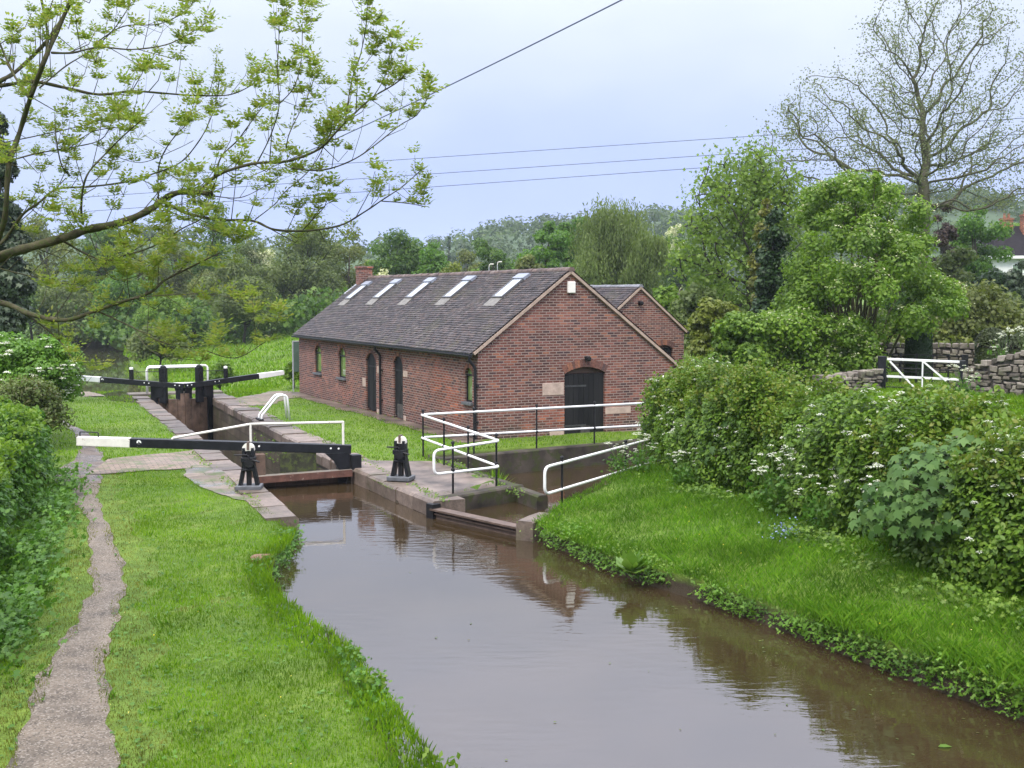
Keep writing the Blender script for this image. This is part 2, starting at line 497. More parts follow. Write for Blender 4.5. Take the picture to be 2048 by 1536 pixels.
# building
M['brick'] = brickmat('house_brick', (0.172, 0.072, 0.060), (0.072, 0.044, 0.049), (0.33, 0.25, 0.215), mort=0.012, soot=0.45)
M['archbrick'] = islandmat('arch_brick', [(0.0, (0.085, 0.05, 0.048)), (0.5, (0.17, 0.075, 0.055)), (1.0, (0.26, 0.11, 0.065))], 0.85)
M['tile'] = islandmat('roof_tile', [(0.0, (0.046, 0.039, 0.040)), (0.25, (0.070, 0.059, 0.060)), (0.6, (0.092, 0.077, 0.077)), (0.88, (0.112, 0.080, 0.071)), (1.0, (0.155, 0.132, 0.126))], 0.5, 9, 0.3, (0.10, 0.095, 0.055))
M['ridge'] = islandmat('ridge_tile', [(0.0, (0.08, 0.055, 0.048)), (0.5, (0.125, 0.085, 0.07)), (1.0, (0.17, 0.13, 0.115))], 0.6, 9)
M['verge'] = plain('verge_mortar', (0.36, 0.27, 0.215), 0.85, 0.2, 8)
M['stone'] = plain('pink_sandstone', (0.42, 0.315, 0.26), 0.85, 0.22, 5, 0.4, 0.3, (0.30, 0.22, 0.18), 0.6)
M['iron'] = plain('black_iron', (0.012, 0.012, 0.014), 0.5, 0.4, 10, 0.2, 0.25)
def door_mat():
    t = NT('black_door_boards')
    nz = t.noise(3, 5, 0.6, sc=(1, 1, 0.12))
    col = t.ramp(nz, [(0.3, (0.007, 0.007, 0.008)), (0.7, (0.022, 0.021, 0.022))])
    t.surf(col, 0.6, 0.18, t.bump(nz, 0.4, 0.01)); return t.m
M['door'] = door_mat()
M['greydoor'] = plain('weathered_grey_boards', (0.06, 0.055, 0.05), 0.75, 0.5, 7, 0.4)
M['sill'] = plain('slate_sill', (0.10, 0.105, 0.115), 0.6, 0.25, 9)
M['lead'] = plain('lead_flashing', (0.36, 0.37, 0.40), 0.5, 0.2, 6)
M['apron'] = plain('pale_apron', (0.165, 0.155, 0.14), 0.7, 0.25, 8)
def glass_mat(name, c, rough=0.05):
    t = NT(name); p = t.surf(c, rough, 0.9); p.inputs['IOR'].default_value = 1.7; return t.m
M['glass'] = glass_mat('window_glass', (0.12, 0.18, 0.06))
M['skyglass'] = glass_mat('skylight_glass', (0.50, 0.54, 0.60), 0.08)
M['frame'] = plain('skylight_frame', (0.10, 0.10, 0.105), 0.4, 0.2, 9, 0.1)
M['hood'] = plain('skylight_hood', (0.23, 0.25, 0.30), 0.4, 0.15, 9, 0.1)
M['whitebox'] = plain('alarm_plastic', (0.74, 0.70, 0.64), 0.5, 0.06, 5, 0.05)
# lock furniture
M['black'] = plain('black_gate_paint', (0.011, 0.012, 0.015), 0.42, 0.4, 7, 0.25, 0.25, (0.05, 0.05, 0.045), 0.68)
M['white'] = plain('white_paint', (0.76, 0.76, 0.745), 0.5, 0.06, 6, 0.15, 0.35, (0.45, 0.43, 0.37), 0.66)
M['oldwhite'] = plain('chipped_white_paint', (0.72, 0.69, 0.62), 0.55, 0.12, 5, 0.3, 0.4, (0.17, 0.085, 0.05), 0.62)
M['rust'] = plain('rusty_steel', (0.105, 0.048, 0.034), 0.7, 0.45, 5, 0.35, 0.4, (0.40, 0.35, 0.27), 0.62)
M['brownsteel'] = plain('brown_steel', (0.10, 0.068, 0.052), 0.6, 0.4, 6, 0.3)
M['gatewood'] = plain('wet_gate_timber', (0.115, 0.075, 0.055), 0.55, 0.5, 3, 0.4, 0.4, (0.045, 0.05, 0.02), 0.6)
M['drystone'] = islandmat('dry_stone', [(0.0, (0.085, 0.073, 0.062)), (0.35, (0.15, 0.128, 0.106)), (0.7, (0.21, 0.182, 0.152)), (1.0, (0.28, 0.248, 0.21))], 0.9, 7, 0.6, (0.10, 0.105, 0.05))
M['timber'] = plain('grey_timber', (0.16, 0.14, 0.115), 0.85, 0.3, 4, 0.3)
# bark
M['bark'] = plain('mossy_bark', (0.065, 0.058, 0.032), 0.9, 0.5, 9, 0.6, 0.2, (0.055, 0.07, 0.02), 0.5)
M['darkbark'] = plain('dark_bark', (0.042, 0.037, 0.028), 0.9, 0.4, 5, 0.5, 0.2)
M['greybark'] = plain('grey_bark', (0.085, 0.078, 0.055), 0.9, 0.35, 2, 0.5, 0.2, (0.075, 0.085, 0.035), 0.5)
M['wire'] = plain('cable_rubber', (0.06, 0.08, 0.15), 0.6, 0.1, 5, 0)

# ------------------------------------------------------------------ plan of the place
def seg_dist(P, poly):                   # signed distance, positive inside
    P = np.asarray(P, float); n = len(poly)
    d = np.full(len(P), 1e9); inside = np.zeros(len(P), bool)
    for i in range(n):
        a = np.array(poly[i]); b = np.array(poly[(i + 1) % n])
        ab = b - a; t = np.clip(((P - a) @ ab) / max(ab @ ab, 1e-9), 0, 1)
        q = a + t[:, None] * ab
        d = np.minimum(d, np.hypot(*(P - q).T))
        c = (a[1] > P[:, 1]) != (b[1] > P[:, 1])
        with np.errstate(divide='ignore', invalid='ignore'):
            xi = (b[0] - a[0]) * (P[:, 1] - a[1]) / (b[1] - a[1] if b[1] != a[1] else 1e-9) + a[0]
        inside ^= c & (P[:, 0] < xi)
    return np.where(inside, d, -d)

def xy(p): return (p[0], p[1])

WATER_Z, POND_Z, LOW_Z = -0.30, -0.52, -2.35
LBANK = [(-3.84, 20.4)] + [xy(at(u + 6, v, -0.3)) for u, v in ((604, 1075), (596, 1102), (588, 1125), (556, 1162), (551, 1198), (567, 1222), (586, 1248), (622, 1283), (698, 1336), (726, 1356), (744, 1395), (764, 1424), (802, 1463), (828, 1505), (852, 1536))] + [(-0.3, 8.8), (0.6, 6.0), (2.5, 0.0), (4.0, -6.0)]
RBANK = [(11.0, -6.0), (8.6, 3.0), (6.9, 7.4), (5.9, 9.5), (5.08, 11.1), (4.29, 12.42), (3.55, 13.88), (2.59, 15.59), (1.36, 17.43), (0.31, 19.77)]
CORNER = (-1.55, 22.0)
CANAL = [xy(LK(6.3, -2.15)), xy(LK(3, -2.2))] + LBANK + RBANK + [(0.25, 20.15), CORNER, xy(LK(3, 0)), xy(LK(6.3, 0))]
CHANNEL = [(0.22, 20.0), (0.9, 21.6), (0.66, 22.85), (0.17, 24.17), (-1.35, 22.75), (-1.55, 22.0)]
POND = [(-2.02, 28.95), (0.66, 22.85), (0.9, 21.6), (2.3, 23.5), (4.6, 27.2), (6.6, 30.2), (6.5, 32.75)]
CHAMBER = [xy(LK(6.1, -2.2)), xy(LK(6.1, 0)), xy(LK(28.0, 0)), xy(LK(28.0, -2.2))]
LOWPOUND = [xy(LK(27.0, 0)), xy(LK(30.5, 2.4)), (-16.6, 60), (-24.3, 78), (-35.5, 105), (-49, 146), (-66, 150), (-58, 120), (-45, 92), (-36, 72), (-30, 60), (-25.0, 53.0), xy(LK(32.5, -3.0)), xy(LK(29.5, -2.3)), xy(LK(27.0, -2.2))]
HOUSE = [xy(HB(-0.15, -0.1)), xy(HB(17.3, -0.1)), xy(HB(17.3, 11.3)), xy(HB(-0.15, 6.9))]

def H(x, y):
    x = np.asarray(x, float); y = np.asarray(y, float)
    s = (x - LO[0]) * LA[0] + (y - LO[1]) * LA[1]
    w = (x - LO[0]) * LN[0] + (y - LO[1]) * LN[1]
    z = -1.55 * sstep(30.5, 40, s) * sstep(22, 8, w)
    e = (x - 2.8) * 0.923 + (y - 22.2) * 0.385
    rise = 0.42 * sstep(-3.2, 0.2, e) + 0.50 * sstep(0, 8, e) + 2.2 * sstep(16, 60, x) * sstep(40, 100, y)
    f = np.maximum(1 - sstep(23.0, 27.5, y), sstep(6.2, 10.0, x - 0.12 * np.maximum(0, y - 34)))
    z = z + rise * f
    z = z + 0.35 * sstep(-1, 4, -(x + 7.3) - 0.33 * (y - 15.6)) * (y < 45)
    far_r = sstep(150, 420, y)
    z = z + far_r * 1.5
    z = z + 0.05 * np.sin(x * 1.7 + y * 0.6) * np.sin(y * 1.3 - x * 0.4) * sstep(0, 1, np.abs(x) * 0.2) * 0.6
    return z

def H1(x, y): return float(H([x], [y])[0])

def HG(x, y):                            # with the canal, the pond and the lock cut into it
    x = np.asarray(x, float); y = np.asarray(y, float)
    z = H(x, y); P = np.stack([x, y], 1)
    def cut(z, poly, bottom, a=-0.42, b=0.2):
        sel = (x > min(p[0] for p in poly) - 3) & (x < max(p[0] for p in poly) + 3) & (y > min(p[1] for p in poly) - 3) & (y < max(p[1] for p in poly) + 3)
        t = np.zeros(len(x)); t[sel] = sstep(a, b, seg_dist(P[sel], poly))
        return z * (1 - t) + np.minimum(z, bottom) * t
    z = cut(z, CANAL, -1.2); z = cut(z, CHANNEL, -1.2); z = cut(z, POND, -1.2)
    z = cut(z, CHAMBER, -3.2); z = cut(z, LOWPOUND, -3.2, -1.6, 0.6)
    return z

# ground: one sheet to the horizon, finer where the camera is close
gx = np.concatenate([np.arange(-640, -80, 20), np.arange(-80, -16, 1.0), np.arange(-16, 9, 0.2), np.arange(9, 44, 1.0), np.arange(44, 700, 20)])
gy = np.concatenate([np.arange(-40, 8, 2.0), np.arange(8, 50, 0.2), np.arange(50, 160, 1.2), np.arange(160, 1500, 30)])
GX, GY = np.meshgrid(gx, gy)
GZ = HG(GX.ravel(), GY.ravel())
nx, ny = len(gx), len(gy)
ii = (np.arange(ny - 1)[:, None] * nx + np.arange(nx - 1)[None, :]).ravel()
idx = np.stack([ii, ii + 1, ii + nx + 1, ii + nx], 1)
g = build_np('ground', np.stack([GX.ravel(), GY.ravel(), GZ], 1), 4, M['ground'], idx=idx, smooth=True)
tag(g, 'grassy ground either side of the canal', 'ground', kind='structure')

def sheet(name, poly, z, m, label, grow=0.0):
    mb = MB(); mb.add([(p[0], p[1], z) for p in poly], [tuple(range(len(poly)))])
    o = mb.build(name, m, fix=False)
    if o.data.polygons[0].normal.z < 0: o.data.flip_normals()
    return tag(o, label, 'water', kind='structure')

wide = [xy(LK(6.18, -2.5)), xy(LK(3, -2.6)), (-4.3, 20.5)] + [(p[0] - 0.7, p[1]) for p in LBANK[1:]] + [(p[0] + 0.7, p[1] + 0.2) for p in RBANK] + [(0.66, 22.83), (0.40, 23.5), (-0.2, 24.3), (-1.6, 23.2), (-1.7, 22.4), xy(LK(2.5, 0.3)), xy(LK(6.18, 0.3))]
sheet('canal_water', wide, WATER_Z, M['water'], 'brown canal water of the near pound')
sheet('pond_water', [(-2.3, 29.2), (-2.2, 28.6), (0.62, 22.95), (1.1, 21.5), (2.9, 23.3), (7.2, 30.0), (7.2, 33.2)], POND_Z, M['water'], 'still brown water of the side pond')
sheet('lower_water', [xy(LK(6.4, -2.4)), xy(LK(6.4, 0.2)), xy(LK(27, 0.2))] + [(p[0] + 2.5, p[1] + 1) for p in LOWPOUND[1:6]] + [(p[0] - 3.5, p[1]) for p in LOWPOUND[6:12]] + [xy(LK(27, -2.4))], LOW_Z, M['lowwater'], 'dull green water of the lower pound')

# worn towpath and the trodden earth round it: thin sheets following the ground
def ribbon(name, left, right, m, lift, label, jag=0.04, step=0.16):
    L_ = [Vector((*p, 0)) for p in left]; R_ = [Vector((*p, 0)) for p in right]
    n = len(L_); V = []; K = 8
    def along(P, t):
        q = t * (n - 1); i = min(int(q), n - 2); return P[i].lerp(P[i + 1], q - i)
    tot = sum((L_[i + 1] - L_[i]).length for i in range(n - 1)); m_ = max(4, int(tot / step))
    for i in range(m_ + 1):
        a = along(L_, i / m_); b = along(R_, i / m_)
        d = (b - a).normalized()
        a = a - d * (jag * (math.sin(i * 0.9) * 0.6 + math.sin(i * 0.37 + 1) * 0.8 + rnd(-0.2, 0.2)))
        b = b + d * (jag * (math.sin(i * 1.1 + 2) * 0.5 + math.sin(i * 0.43) * 0.8 + rnd(-0.2, 0.2)))
        for j in range(K + 1): V.append(a.lerp(b, j / K))
    z = HG([p.x for p in V], [p.y for p in V]) + lift
    W = [(p.x, p.y, float(zz)) for p, zz in zip(V, z)]
    F = [(i * (K + 1) + j, i * (K + 1) + j + 1, (i + 1) * (K + 1) + j + 1, (i + 1) * (K + 1) + j) for i in range(m_) for j in range(K)]
    mb = MB(); mb.add(W, F); o = mb.build(name, m, smooth=True, fix=False)
    if o.data.polygons[0].normal.z < 0: o.data.flip_normals()
    return tag(o, label, 'path', kind='structure')

def pix(*uv): return [xy(at(u, v, 0)) for u, v in uv]
PATH_L = [(-5.2, 3.0)] + pix((20, 1536), (60, 1400), (112, 1300), (150, 1240), (185, 1180), (180, 1120), (178, 1050), (150, 1000), (122, 968)) 
PATH_R = [(-3.1, 3.0)] + pix((235, 1536), (215, 1400), (213, 1300), (235, 1240), (250, 1180), (245, 1120), (215, 1050), (196, 1000), (196, 968))
ribbon('towpath', PATH_L, PATH_R, M['path'], 0.006, 'narrow trodden gravel towpath')
PATH2_L = pix((108, 968), (108, 945), (152, 915), (165, 895), (150, 872), (118, 845), (108, 836))
PATH2_R = pix((200, 968), (206, 938), (206, 912), (194, 895), (182, 872), (142, 850), (122, 838))
ribbon('muddy_path', PATH2_L, PATH2_R, M['mud'], 0.011, 'wet muddy patch of the path by the beam')
# brick setts where the boater walks round with the near beam, and slabs along the lock edge
ribbon('brick_paving', pix((175, 951), (300, 941), (400, 938), (448, 938)), pix((215, 920), (320, 909), (385, 902), (412, 897)), M['cobble'], 0.022, 'arc of brick setts under the near balance beam', 0.07)
def lkrib(name, pts, m, lift, label, jag=0.05):
    return ribbon(name, [xy(LK(s, a)) for s, a, b in pts], [xy(LK(s, b)) for s, a, b in pts], m, lift, label, jag)
lkrib('slab_paving', [(2.4, -2.75, -2.85), (3.3, -2.75, -3.15), (4.6, -2.75, -3.45), (6.6, -2.75, -3.6), (7.6, -2.75, -3.4), (8.6, -2.75, -2.95)], M['slab'], 0.020, 'wet stone slabs beside the near gate', 0.04)
ribbon('lock_island', [CORNER, xy(LK(2.4, 0.5)), xy(LK(4.4, 0.5)), xy(LK(6.4, 0.5)), xy(LK(7.6, 0.5))], [(-1.3, 22.9), (0.05, 24.05), (-0.62, 25.45), (-1.52, 27.55), (-3.25, 27.4)], M['dirtpave'], 0.012, 'worn earth between the lock and the side pond', 0.05)
ribbon('lower_paving', pix((60, 796), (200, 793), (290, 790)), pix((60, 786), (200, 781), (290, 779)), M['cobble'], 0.02, 'paved strip behind the far left beam', 0.1)
ribbon('far_paving', [xy(LK(s, 0.5)) for s in (22, 25, 28)], [xy(LK(s, w)) for s, w in ((22, 1.2), (25, 3.2), (28, 3.4))], M['cobble'], 0.02, 'paving under the far right beam', 0.1)
ribbon('wall_path', [xy(HB(k, -0.66)) for k in (-0.4, 4, 8, 12, 17.4)], [xy(HB(k, -0.02)) for k in (-0.4, 4, 8, 12, 17.4)], M['dirtpave'], 0.012, 'bare strip along the foot of the long brick wall', 0.06)

# lock chamber walls with their coping stones
def stones_line(mb, p, q, n_in, width, top, bottom, length=0.9, jit=0.045, lean=0):
    p = Vector((p[0], p[1], 0)); q = Vector((q[0], q[1], 0)); d = (q - p); L_ = d.length; d.normalize()
    nrm = Vector((n_in[0], n_in[1], 0)).normalized()
    pos = 0
    while pos < L_ - 0.05:
        l_ = min(rnd(0.75, 1.3) * length, L_ - pos)
        if L_ - pos - l_ < 0.3: l_ = L_ - pos
        a = p + d * (pos + 0.008); b = p + d * (pos + l_ - 0.008)
        w = width + rnd(-jit, jit) * 2; o = rnd(-jit, jit) * 0.6; tz = top + rnd(-jit, jit) * 0.5
        ch = 0.05
        for_ = []
        prof = [(o, bottom), (o, tz - ch), (o + ch, tz), (w, tz), (w, bottom)]
        P = [a + nrm * x + Vector((0, 0, z)) for x, z in prof] + [b + nrm * x + Vector((0, 0, z + rnd(-0.008, 0.008))) for x, z in prof]
        F = [(0, 1, 2, 3, 4), (9, 8, 7, 6, 5)] + [(i, i + 5, (i + 1) % 5 + 5, (i + 1) % 5) for i in range(5)]
        mb.add(P, F); pos += l_
    return mb

M['coping'] = islandmat('coping_stone', [(0.0, (0.070, 0.054, 0.043)), (0.5, (0.120, 0.092, 0.074)), (1.0, (0.195, 0.150, 0.122))], 0.5, 3.5, 0.9, (0.055, 0.058, 0.024))
def lock_wall(name, label, p, q, n_out, depth, cop_w=0.62, cop_h=0.24):
    o0 = Vector((*p, 0)); t = thing(name, label, 'wall', o0)
    a = Vector((*p, 0)); b = Vector((*q, 0)); nn = Vector((*n_out, 0)).normalized()
    mb = MB()
    c0 = [a + nn * 0.03, b + nn * 0.03, b + nn * 0.5, a + nn * 0.5]
    mb.hexa([v + Vector((0, 0, -depth)) for v in c0] + [v + Vector((0, 0, -cop_h - 0.01)) for v in c0])
    mb.build('wall_body', M['lockwall'], t)
    cp = MB(); stones_line(cp, p, q, n_out, cop_w, 0.03, -cop_h); cp.build('coping', M['coping'], t)
    return t
neg = (-LN[0], -LN[1])
lock_wall('lock_wall', 'mossy masonry wall of the lock chamber below the brick building', xy(LK(6.7, 0)), xy(LK(27.5, 0)), LN, 3.3, 0.8)
lock_wall('lock_wall', 'lock chamber wall on the towpath side, edged with flat slabs', xy(LK(6.7, -2.2)), xy(LK(27.5, -2.2)), neg, 3.3, 0.62)
lock_wall('canal_edge_wall', 'worn stone quay beside the right hand paddle stand', CORNER, xy(LK(6.69, 0)), LN, 1.3, 0.7, 0.3)
lock_wall('canal_edge_wall', 'stone quay ending in the grass below the left paddle stand', (-3.82, 20.45), xy(LK(6.69, -2.2)), neg, 1.3, 0.6, 0.28)

# side pond: concrete walls
def wall_between(name, label, p, q, th, top, bottom, m, cat='wall', cap=None):
    a = Vector((*p, 0)); b = Vector((*q, 0)); d = (b - a).normalized(); nn = Vector((-d.y, d.x, 0))
    t = thing(name, label, cat, a); mb = MB(); n = max(2, int((b - a).length / 0.5))
    rows = []
    for i in range(n + 1):
        c = a.lerp(b, i / n); j = rnd(-0.012, 0.012)
        rows.append([c - nn * th / 2 + Vector((0, 0, bottom)), c - nn * (th / 2 - 0.02 + j) + Vector((0, 0, top - 0.03)), c - nn * (th / 2 - 0.05) + Vector((0, 0, top + j)), c + nn * (th / 2 - 0.05) + Vector((0, 0, top + j)), c + nn * (th / 2 - 0.02) + Vector((0, 0, top - 0.03)), c + nn * th / 2 + Vector((0, 0, bottom))])
    V = [v for r in rows for v in r]; F = [tuple(range(6)), tuple(range(n * 6 + 5, n * 6 - 1, -1))]
    for i in range(n):
        for j in range(6):
            F.append((i * 6 + j, (i + 1) * 6 + j, (i + 1) * 6 + (j + 1) % 6, i * 6 + (j + 1) % 6))
    mb.add(V, F); mb.build('wall_body', m, t)
    return t
wall_between('retaining_wall', 'dark concrete wall behind the side pond, below the gable', HB(-3.0, -2.55)[:2], HB(-1.75, 7.2)[:2], 0.3, 0.04, -1.1, M['concrete'])
wall_between('retaining_wall', 'low concrete kerb running down the left side of the pond', (-2.05, 28.8), (0.62, 22.85), 0.26, -0.02, -1.1, M['concrete'])
wall_between('channel_wall', 'short mossy wall between the worn earth and the inlet', (-1.42, 22.45), (0.14, 24.05), 0.34, 0.02, -1.1, M['concrete'])
wall_between('weir_sill', 'low weir sill where the inlet spills into the pond', (0.74, 22.78), (1.05, 21.9), 0.22, -0.27, -1.1, M['concrete'])
wall_between('edge_stone', 'rough grey stone block at the tip of the right bank', (0.22, 19.9), (0.62, 20.75), 0.36, 0.05, -1.0, M['coping'])
# rusted beam across the inlet
bt = thing('stop_beam', 'rusty steel beam lying across the mouth of the inlet', 'beam', (-1.5, 21.95, WATER_Z))
mb = MB(); mb.bar((-1.5, 21.98, -0.12), (0.24, 20.1, -0.12), 0.24, 0.035); mb.bar((-1.5, 21.98, -0.30), (0.24, 20.1, -0.30), 0.05, 0.32); mb.bar((-1.5, 21.98, -0.2), (0.24, 20.1, -0.2), 0.14, 0.03); mb.build('beam_web', M['brownsteel'], bt)
mb = MB(); mb.box((-1.52, 22.0, -0.2), (0.2, 0.2, 0.36), (0.68, -0.73)); mb.build('end_plate', M['iron'], bt)

# ------------------------------------------------------------------ the brick building
L_LEN = 17.2
T_R = 6.75; T_APEX = 2.9; Z_E = 2.56; SL = 0.745
Z_AP = Z_E + SL * T_APEX; Z_R = Z_AP - SL * (T_R - T_APEX)
house = thing('brick_building', 'long red brick lockside building with five skylights in its tiled roof', 'building', HB(0, 0))
house.rotation_euler = (0, 0, math.atan2(HD2[1], HD2[0]))          # local x along the gable, local y along the long wall
def hpart(mb, name, m, parent=None, **k):
    o = link(name, mb.mesh(name, (0, 0, 0), k.get('fix', True), k.get('smooth', False)), m, parent or house)
    if k.get('bevel'):
        b = o.modifiers.new('bevel', 'BEVEL'); b.width = k['bevel']; b.segments = 2; b.limit_method = 'ANGLE'
    return o
def arch_prof(w, h, rise, n=8):          # opening: w wide, h to the crown, arch rising by `rise`
    if rise <= 0: return [(-w / 2, 0), (w / 2, 0), (w / 2, h), (-w / 2, h)]
    r = (w * w / 4 + rise * rise) / (2 * rise); cz = h - r; a0 = math.asin(min(1, w / 2 / r))
    if rise >= w / 2: a0 = math.pi / 2
    arc = [(r * math.sin(a0 - 2 * a0 * i / n), cz + r * math.cos(a0 - 2 * a0 * i / n)) for i in range(n + 1)]
    return [(-w / 2, 0), (w / 2, 0)] + arc
def body_with_openings(name, mb, cuts, m, parent):
    me = mb.mesh(name, (0, 0, 0), True)
    o = link(name, me, m, parent)
    cm = MB()
    for c in cuts: cm.extrude(*c)
    co = link('cutter', cm.mesh('cutter', (0, 0, 0), True), None, parent)
    md = o.modifiers.new('openings', 'BOOLEAN'); md.object = co; md.operation = 'DIFFERENCE'; md.solver = 'EXACT'
    dg = bpy.context.evaluated_depsgraph_get()
    nm = bpy.data.meshes.new_from_object(o.evaluated_get(dg), depsgraph=dg)
    o.modifiers.clear(); o.data = nm
    if not nm.materials: nm.materials.append(m)
    bpy.data.objects.remove(co)
    return o
# openings: long wall (x=0 plane, y along), gable (y=0 plane)
LW = [('window', 14.63, 0.98, 0.80, 1.08, 0.30), ('window', 11.72, 0.97, 0.80, 1.10, 0.30), ('door', 8.62, 0.02, 1.0, 2.0, 0.26), ('door', 6.06, 0.02, 0.82, 2.02, 0.26), ('window', 0.62, 1.0, 0.50, 0.98, 0.22)]
cuts = []
for kind, y, z, w, h, r in LW:
    cuts.append((arch_prof(w, h, r), (-0.3, y, z), (0, -1, 0), (0, 0, 1), (1, 0, 0), 0.3 + (0.16 if kind == 'door' else 0.14)))
GD = (3.42, -0.12, 1.36, 2.05, 0.18)
cuts.append((arch_prof(GD[2], GD[3], GD[4]), (GD[0], -0.3, GD[1]), (1, 0, 0), (0, 0, 1), (0, 1, 0), 0.3 + 0.16))
mb = MB(); D_ = 0.6
prof = [(0, -D_), (T_R, -D_), (T_R, Z_R - 0.10), (T_APEX, Z_AP - 0.10), (0, Z_E - 0.10)]
mb.extrude(prof, (0, 0, 0), (1, 0, 0), (0, 0, 1), (0, 1, 0), L_LEN)
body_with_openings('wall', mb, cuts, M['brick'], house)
# brick arches standing a hair proud of the wall
def arch_ring(w, h, rise, z0, th, place, n=None):
    r = (w * w / 4 + rise * rise) / (2 * rise); cz = h - r; a0 = math.asin(min(1, w / 2 / r))
    n = n or max(7, int(2 * a0 * r / 0.078))
    mb = MB()
    for i in range(n):
        a = -a0 + 2 * a0 * (i + 0.06) / n; b = -a0 + 2 * a0 * (i + 0.94) / n
        q = [(r * math.sin(a), cz + r * math.cos(a)), (r * math.sin(b), cz + r * math.cos(b)), ((r + th) * math.sin(b), cz + (r + th) * math.cos(b)), ((r + th) * math.sin(a), cz + (r + th) * math.cos(a))]
        mb.extrude([(x, z + z0) for x, z in q], *place, 0.045)
    return mb
hpart(arch_ring(GD[2], GD[3], GD[4], GD[1], 0.22, ((GD[0], -0.006, 0), (1, 0, 0), (0, 0, 1), (0, 1, 0))), 'door_arch', M['archbrick'])
for kind, y, z, w, h, r in LW:
    pl = ((-0.006, y, 0), (0, -1, 0), (0, 0, 1), (1, 0, 0))
    hpart(arch_ring(w, h, r, z, 0.115, pl), kind + '_arch', M['archbrick'])
    if kind == 'window':
        f = MB(); p0 = arch_prof(w + 0.02, h + 0.01, r)
        fo = MB()
        wd = 0.05
        for s in (-1, 1): fo.box((0.075, y + s * (w / 2 - wd / 2), z + h * 0.4), (0.05, wd, h * 0.8))
        fo.box((0.075, y, z + wd / 2), (0.05, w - 2 * wd - 0.004, wd)); fo.box((0.075, y, z + h - r - 0.0), (0.05, w - 2 * wd - 0.004, wd))
        fr = hpart(fo, 'window', M['iron'])
        gl = MB(); gl.extrude(arch_prof(w + 0.01, h, r), (0.085, y, z), (0, -1, 0), (0, 0, 1), (1, 0, 0), 0.02)
        hpart(gl, 'pane', M['glass'], fr)
        sl = MB(); sl.box((0.01, y, z - 0.035), (0.20, w + 0.14, 0.075)); hpart(sl, 'sill', M['sill'], fr, bevel=0.008)
    else:
        d = MB(); nb = 5
        for i in range(nb):
            bw = (w + 0.02) / nb
            yy = y - (w + 0.02) / 2 + bw * (i + 0.5)
            d.box((0.07 + 0.004 * (i % 2), yy, z + (h - 0.0) / 2), (0.035, bw - 0.008, h - 0.02 - 0.16 * abs(i - 2) ** 1.2 * 0.5))
        dr = hpart(d, 'door', M['door'] if y > 7 else M['door'])
        if y < 7:
            b2 = MB(); b2.box((0.045, y - 0.08, z + 0.24), (0.03, 0.5, 0.44)); hpart(b2, 'repair_boards', M['greydoor'], dr)
        hd = MB(); hd.tube(rounded([(0.06, y - w * 0.33, 0.95), (0.01, y - w * 0.33, 0.95), (0.01, y - w * 0.33, 1.1), (0.06, y - w * 0.33, 1.1)], 0.02), 0.012); hpart(hd, 'handle', M['iron'], dr)
        hg = MB(); hg.box((0.047, y - 0.05, z + 1.55), (0.012, w * 0.8, 0.05)); hpart(hg, 'hinge', M['iron'], dr)
# gable door
d = MB(); nb = 8; w = GD[2]
for i in range(nb):
    bw = w / nb; xx = GD[0] - w / 2 + bw * (i + 0.5); top = GD[3] - GD[4] - 0.02
    d.box((xx, 0.10 + 0.004 * (i % 2), GD[1] + top / 2), (bw - 0.007, 0.035, top))
gdoor = hpart(d, 'door', M['door'])
d = MB(); d.extrude([(x * 0.995, z) for x, z in arch_prof(w, GD[4] + 0.02, GD[4])[2:]], (GD[0], 0.12, GD[1] + GD[3] - GD[4] - 0.02), (1, 0, 0), (0, 0, 1), (0, 1, 0), 0.035); hpart(d, 'arch_board', plain('brown_boards', (0.075, 0.045, 0.032), 0.7, 0.3, 5), gdoor)
for zz in (0.35, 1.5):
    d = MB(); d.box((GD[0] - 0.28, 0.076, GD[1] + zz), (0.72, 0.012, 0.05)); hpart(d, 'hinge', plain('worn_hinge_iron', (0.05, 0.05, 0.052), 0.4, 0.4, 12), gdoor)
d = MB(); d.box((GD[0] + 0.05, 0.073, 0.06), (0.3, 0.02, 0.3)); hpart(d, 'repair_boards', M['greydoor'], gdoor)
# stones let into the brickwork
for x, z, ww, hh in ((2.37, 1.33, 0.70, 0.36), (2.49, 0.02, 0.47, 0.26), (4.55, 0.62, 0.88, 0.2)):
    s = MB(); s.box((x, 0.02, z), (ww, 0.06, hh)); hpart(s, 'quoin_stone', M['stone'], bevel=0.012)
for y, z, ww, hh in ((7.79, 1.49, 0.44, 0.24), (5.42, 1.5, 0.36, 0.2), (9.33, 0.98, 0.34, 0.3), (7.85, 0.05, 0.4, 0.2), (5.5, 0.06, 0.2, 0.2)):
    s = MB(); s.box((0.02, y, z), (0.06, ww, hh)); hpart(s, 'quoin_stone', M['stone'], bevel=0.012)
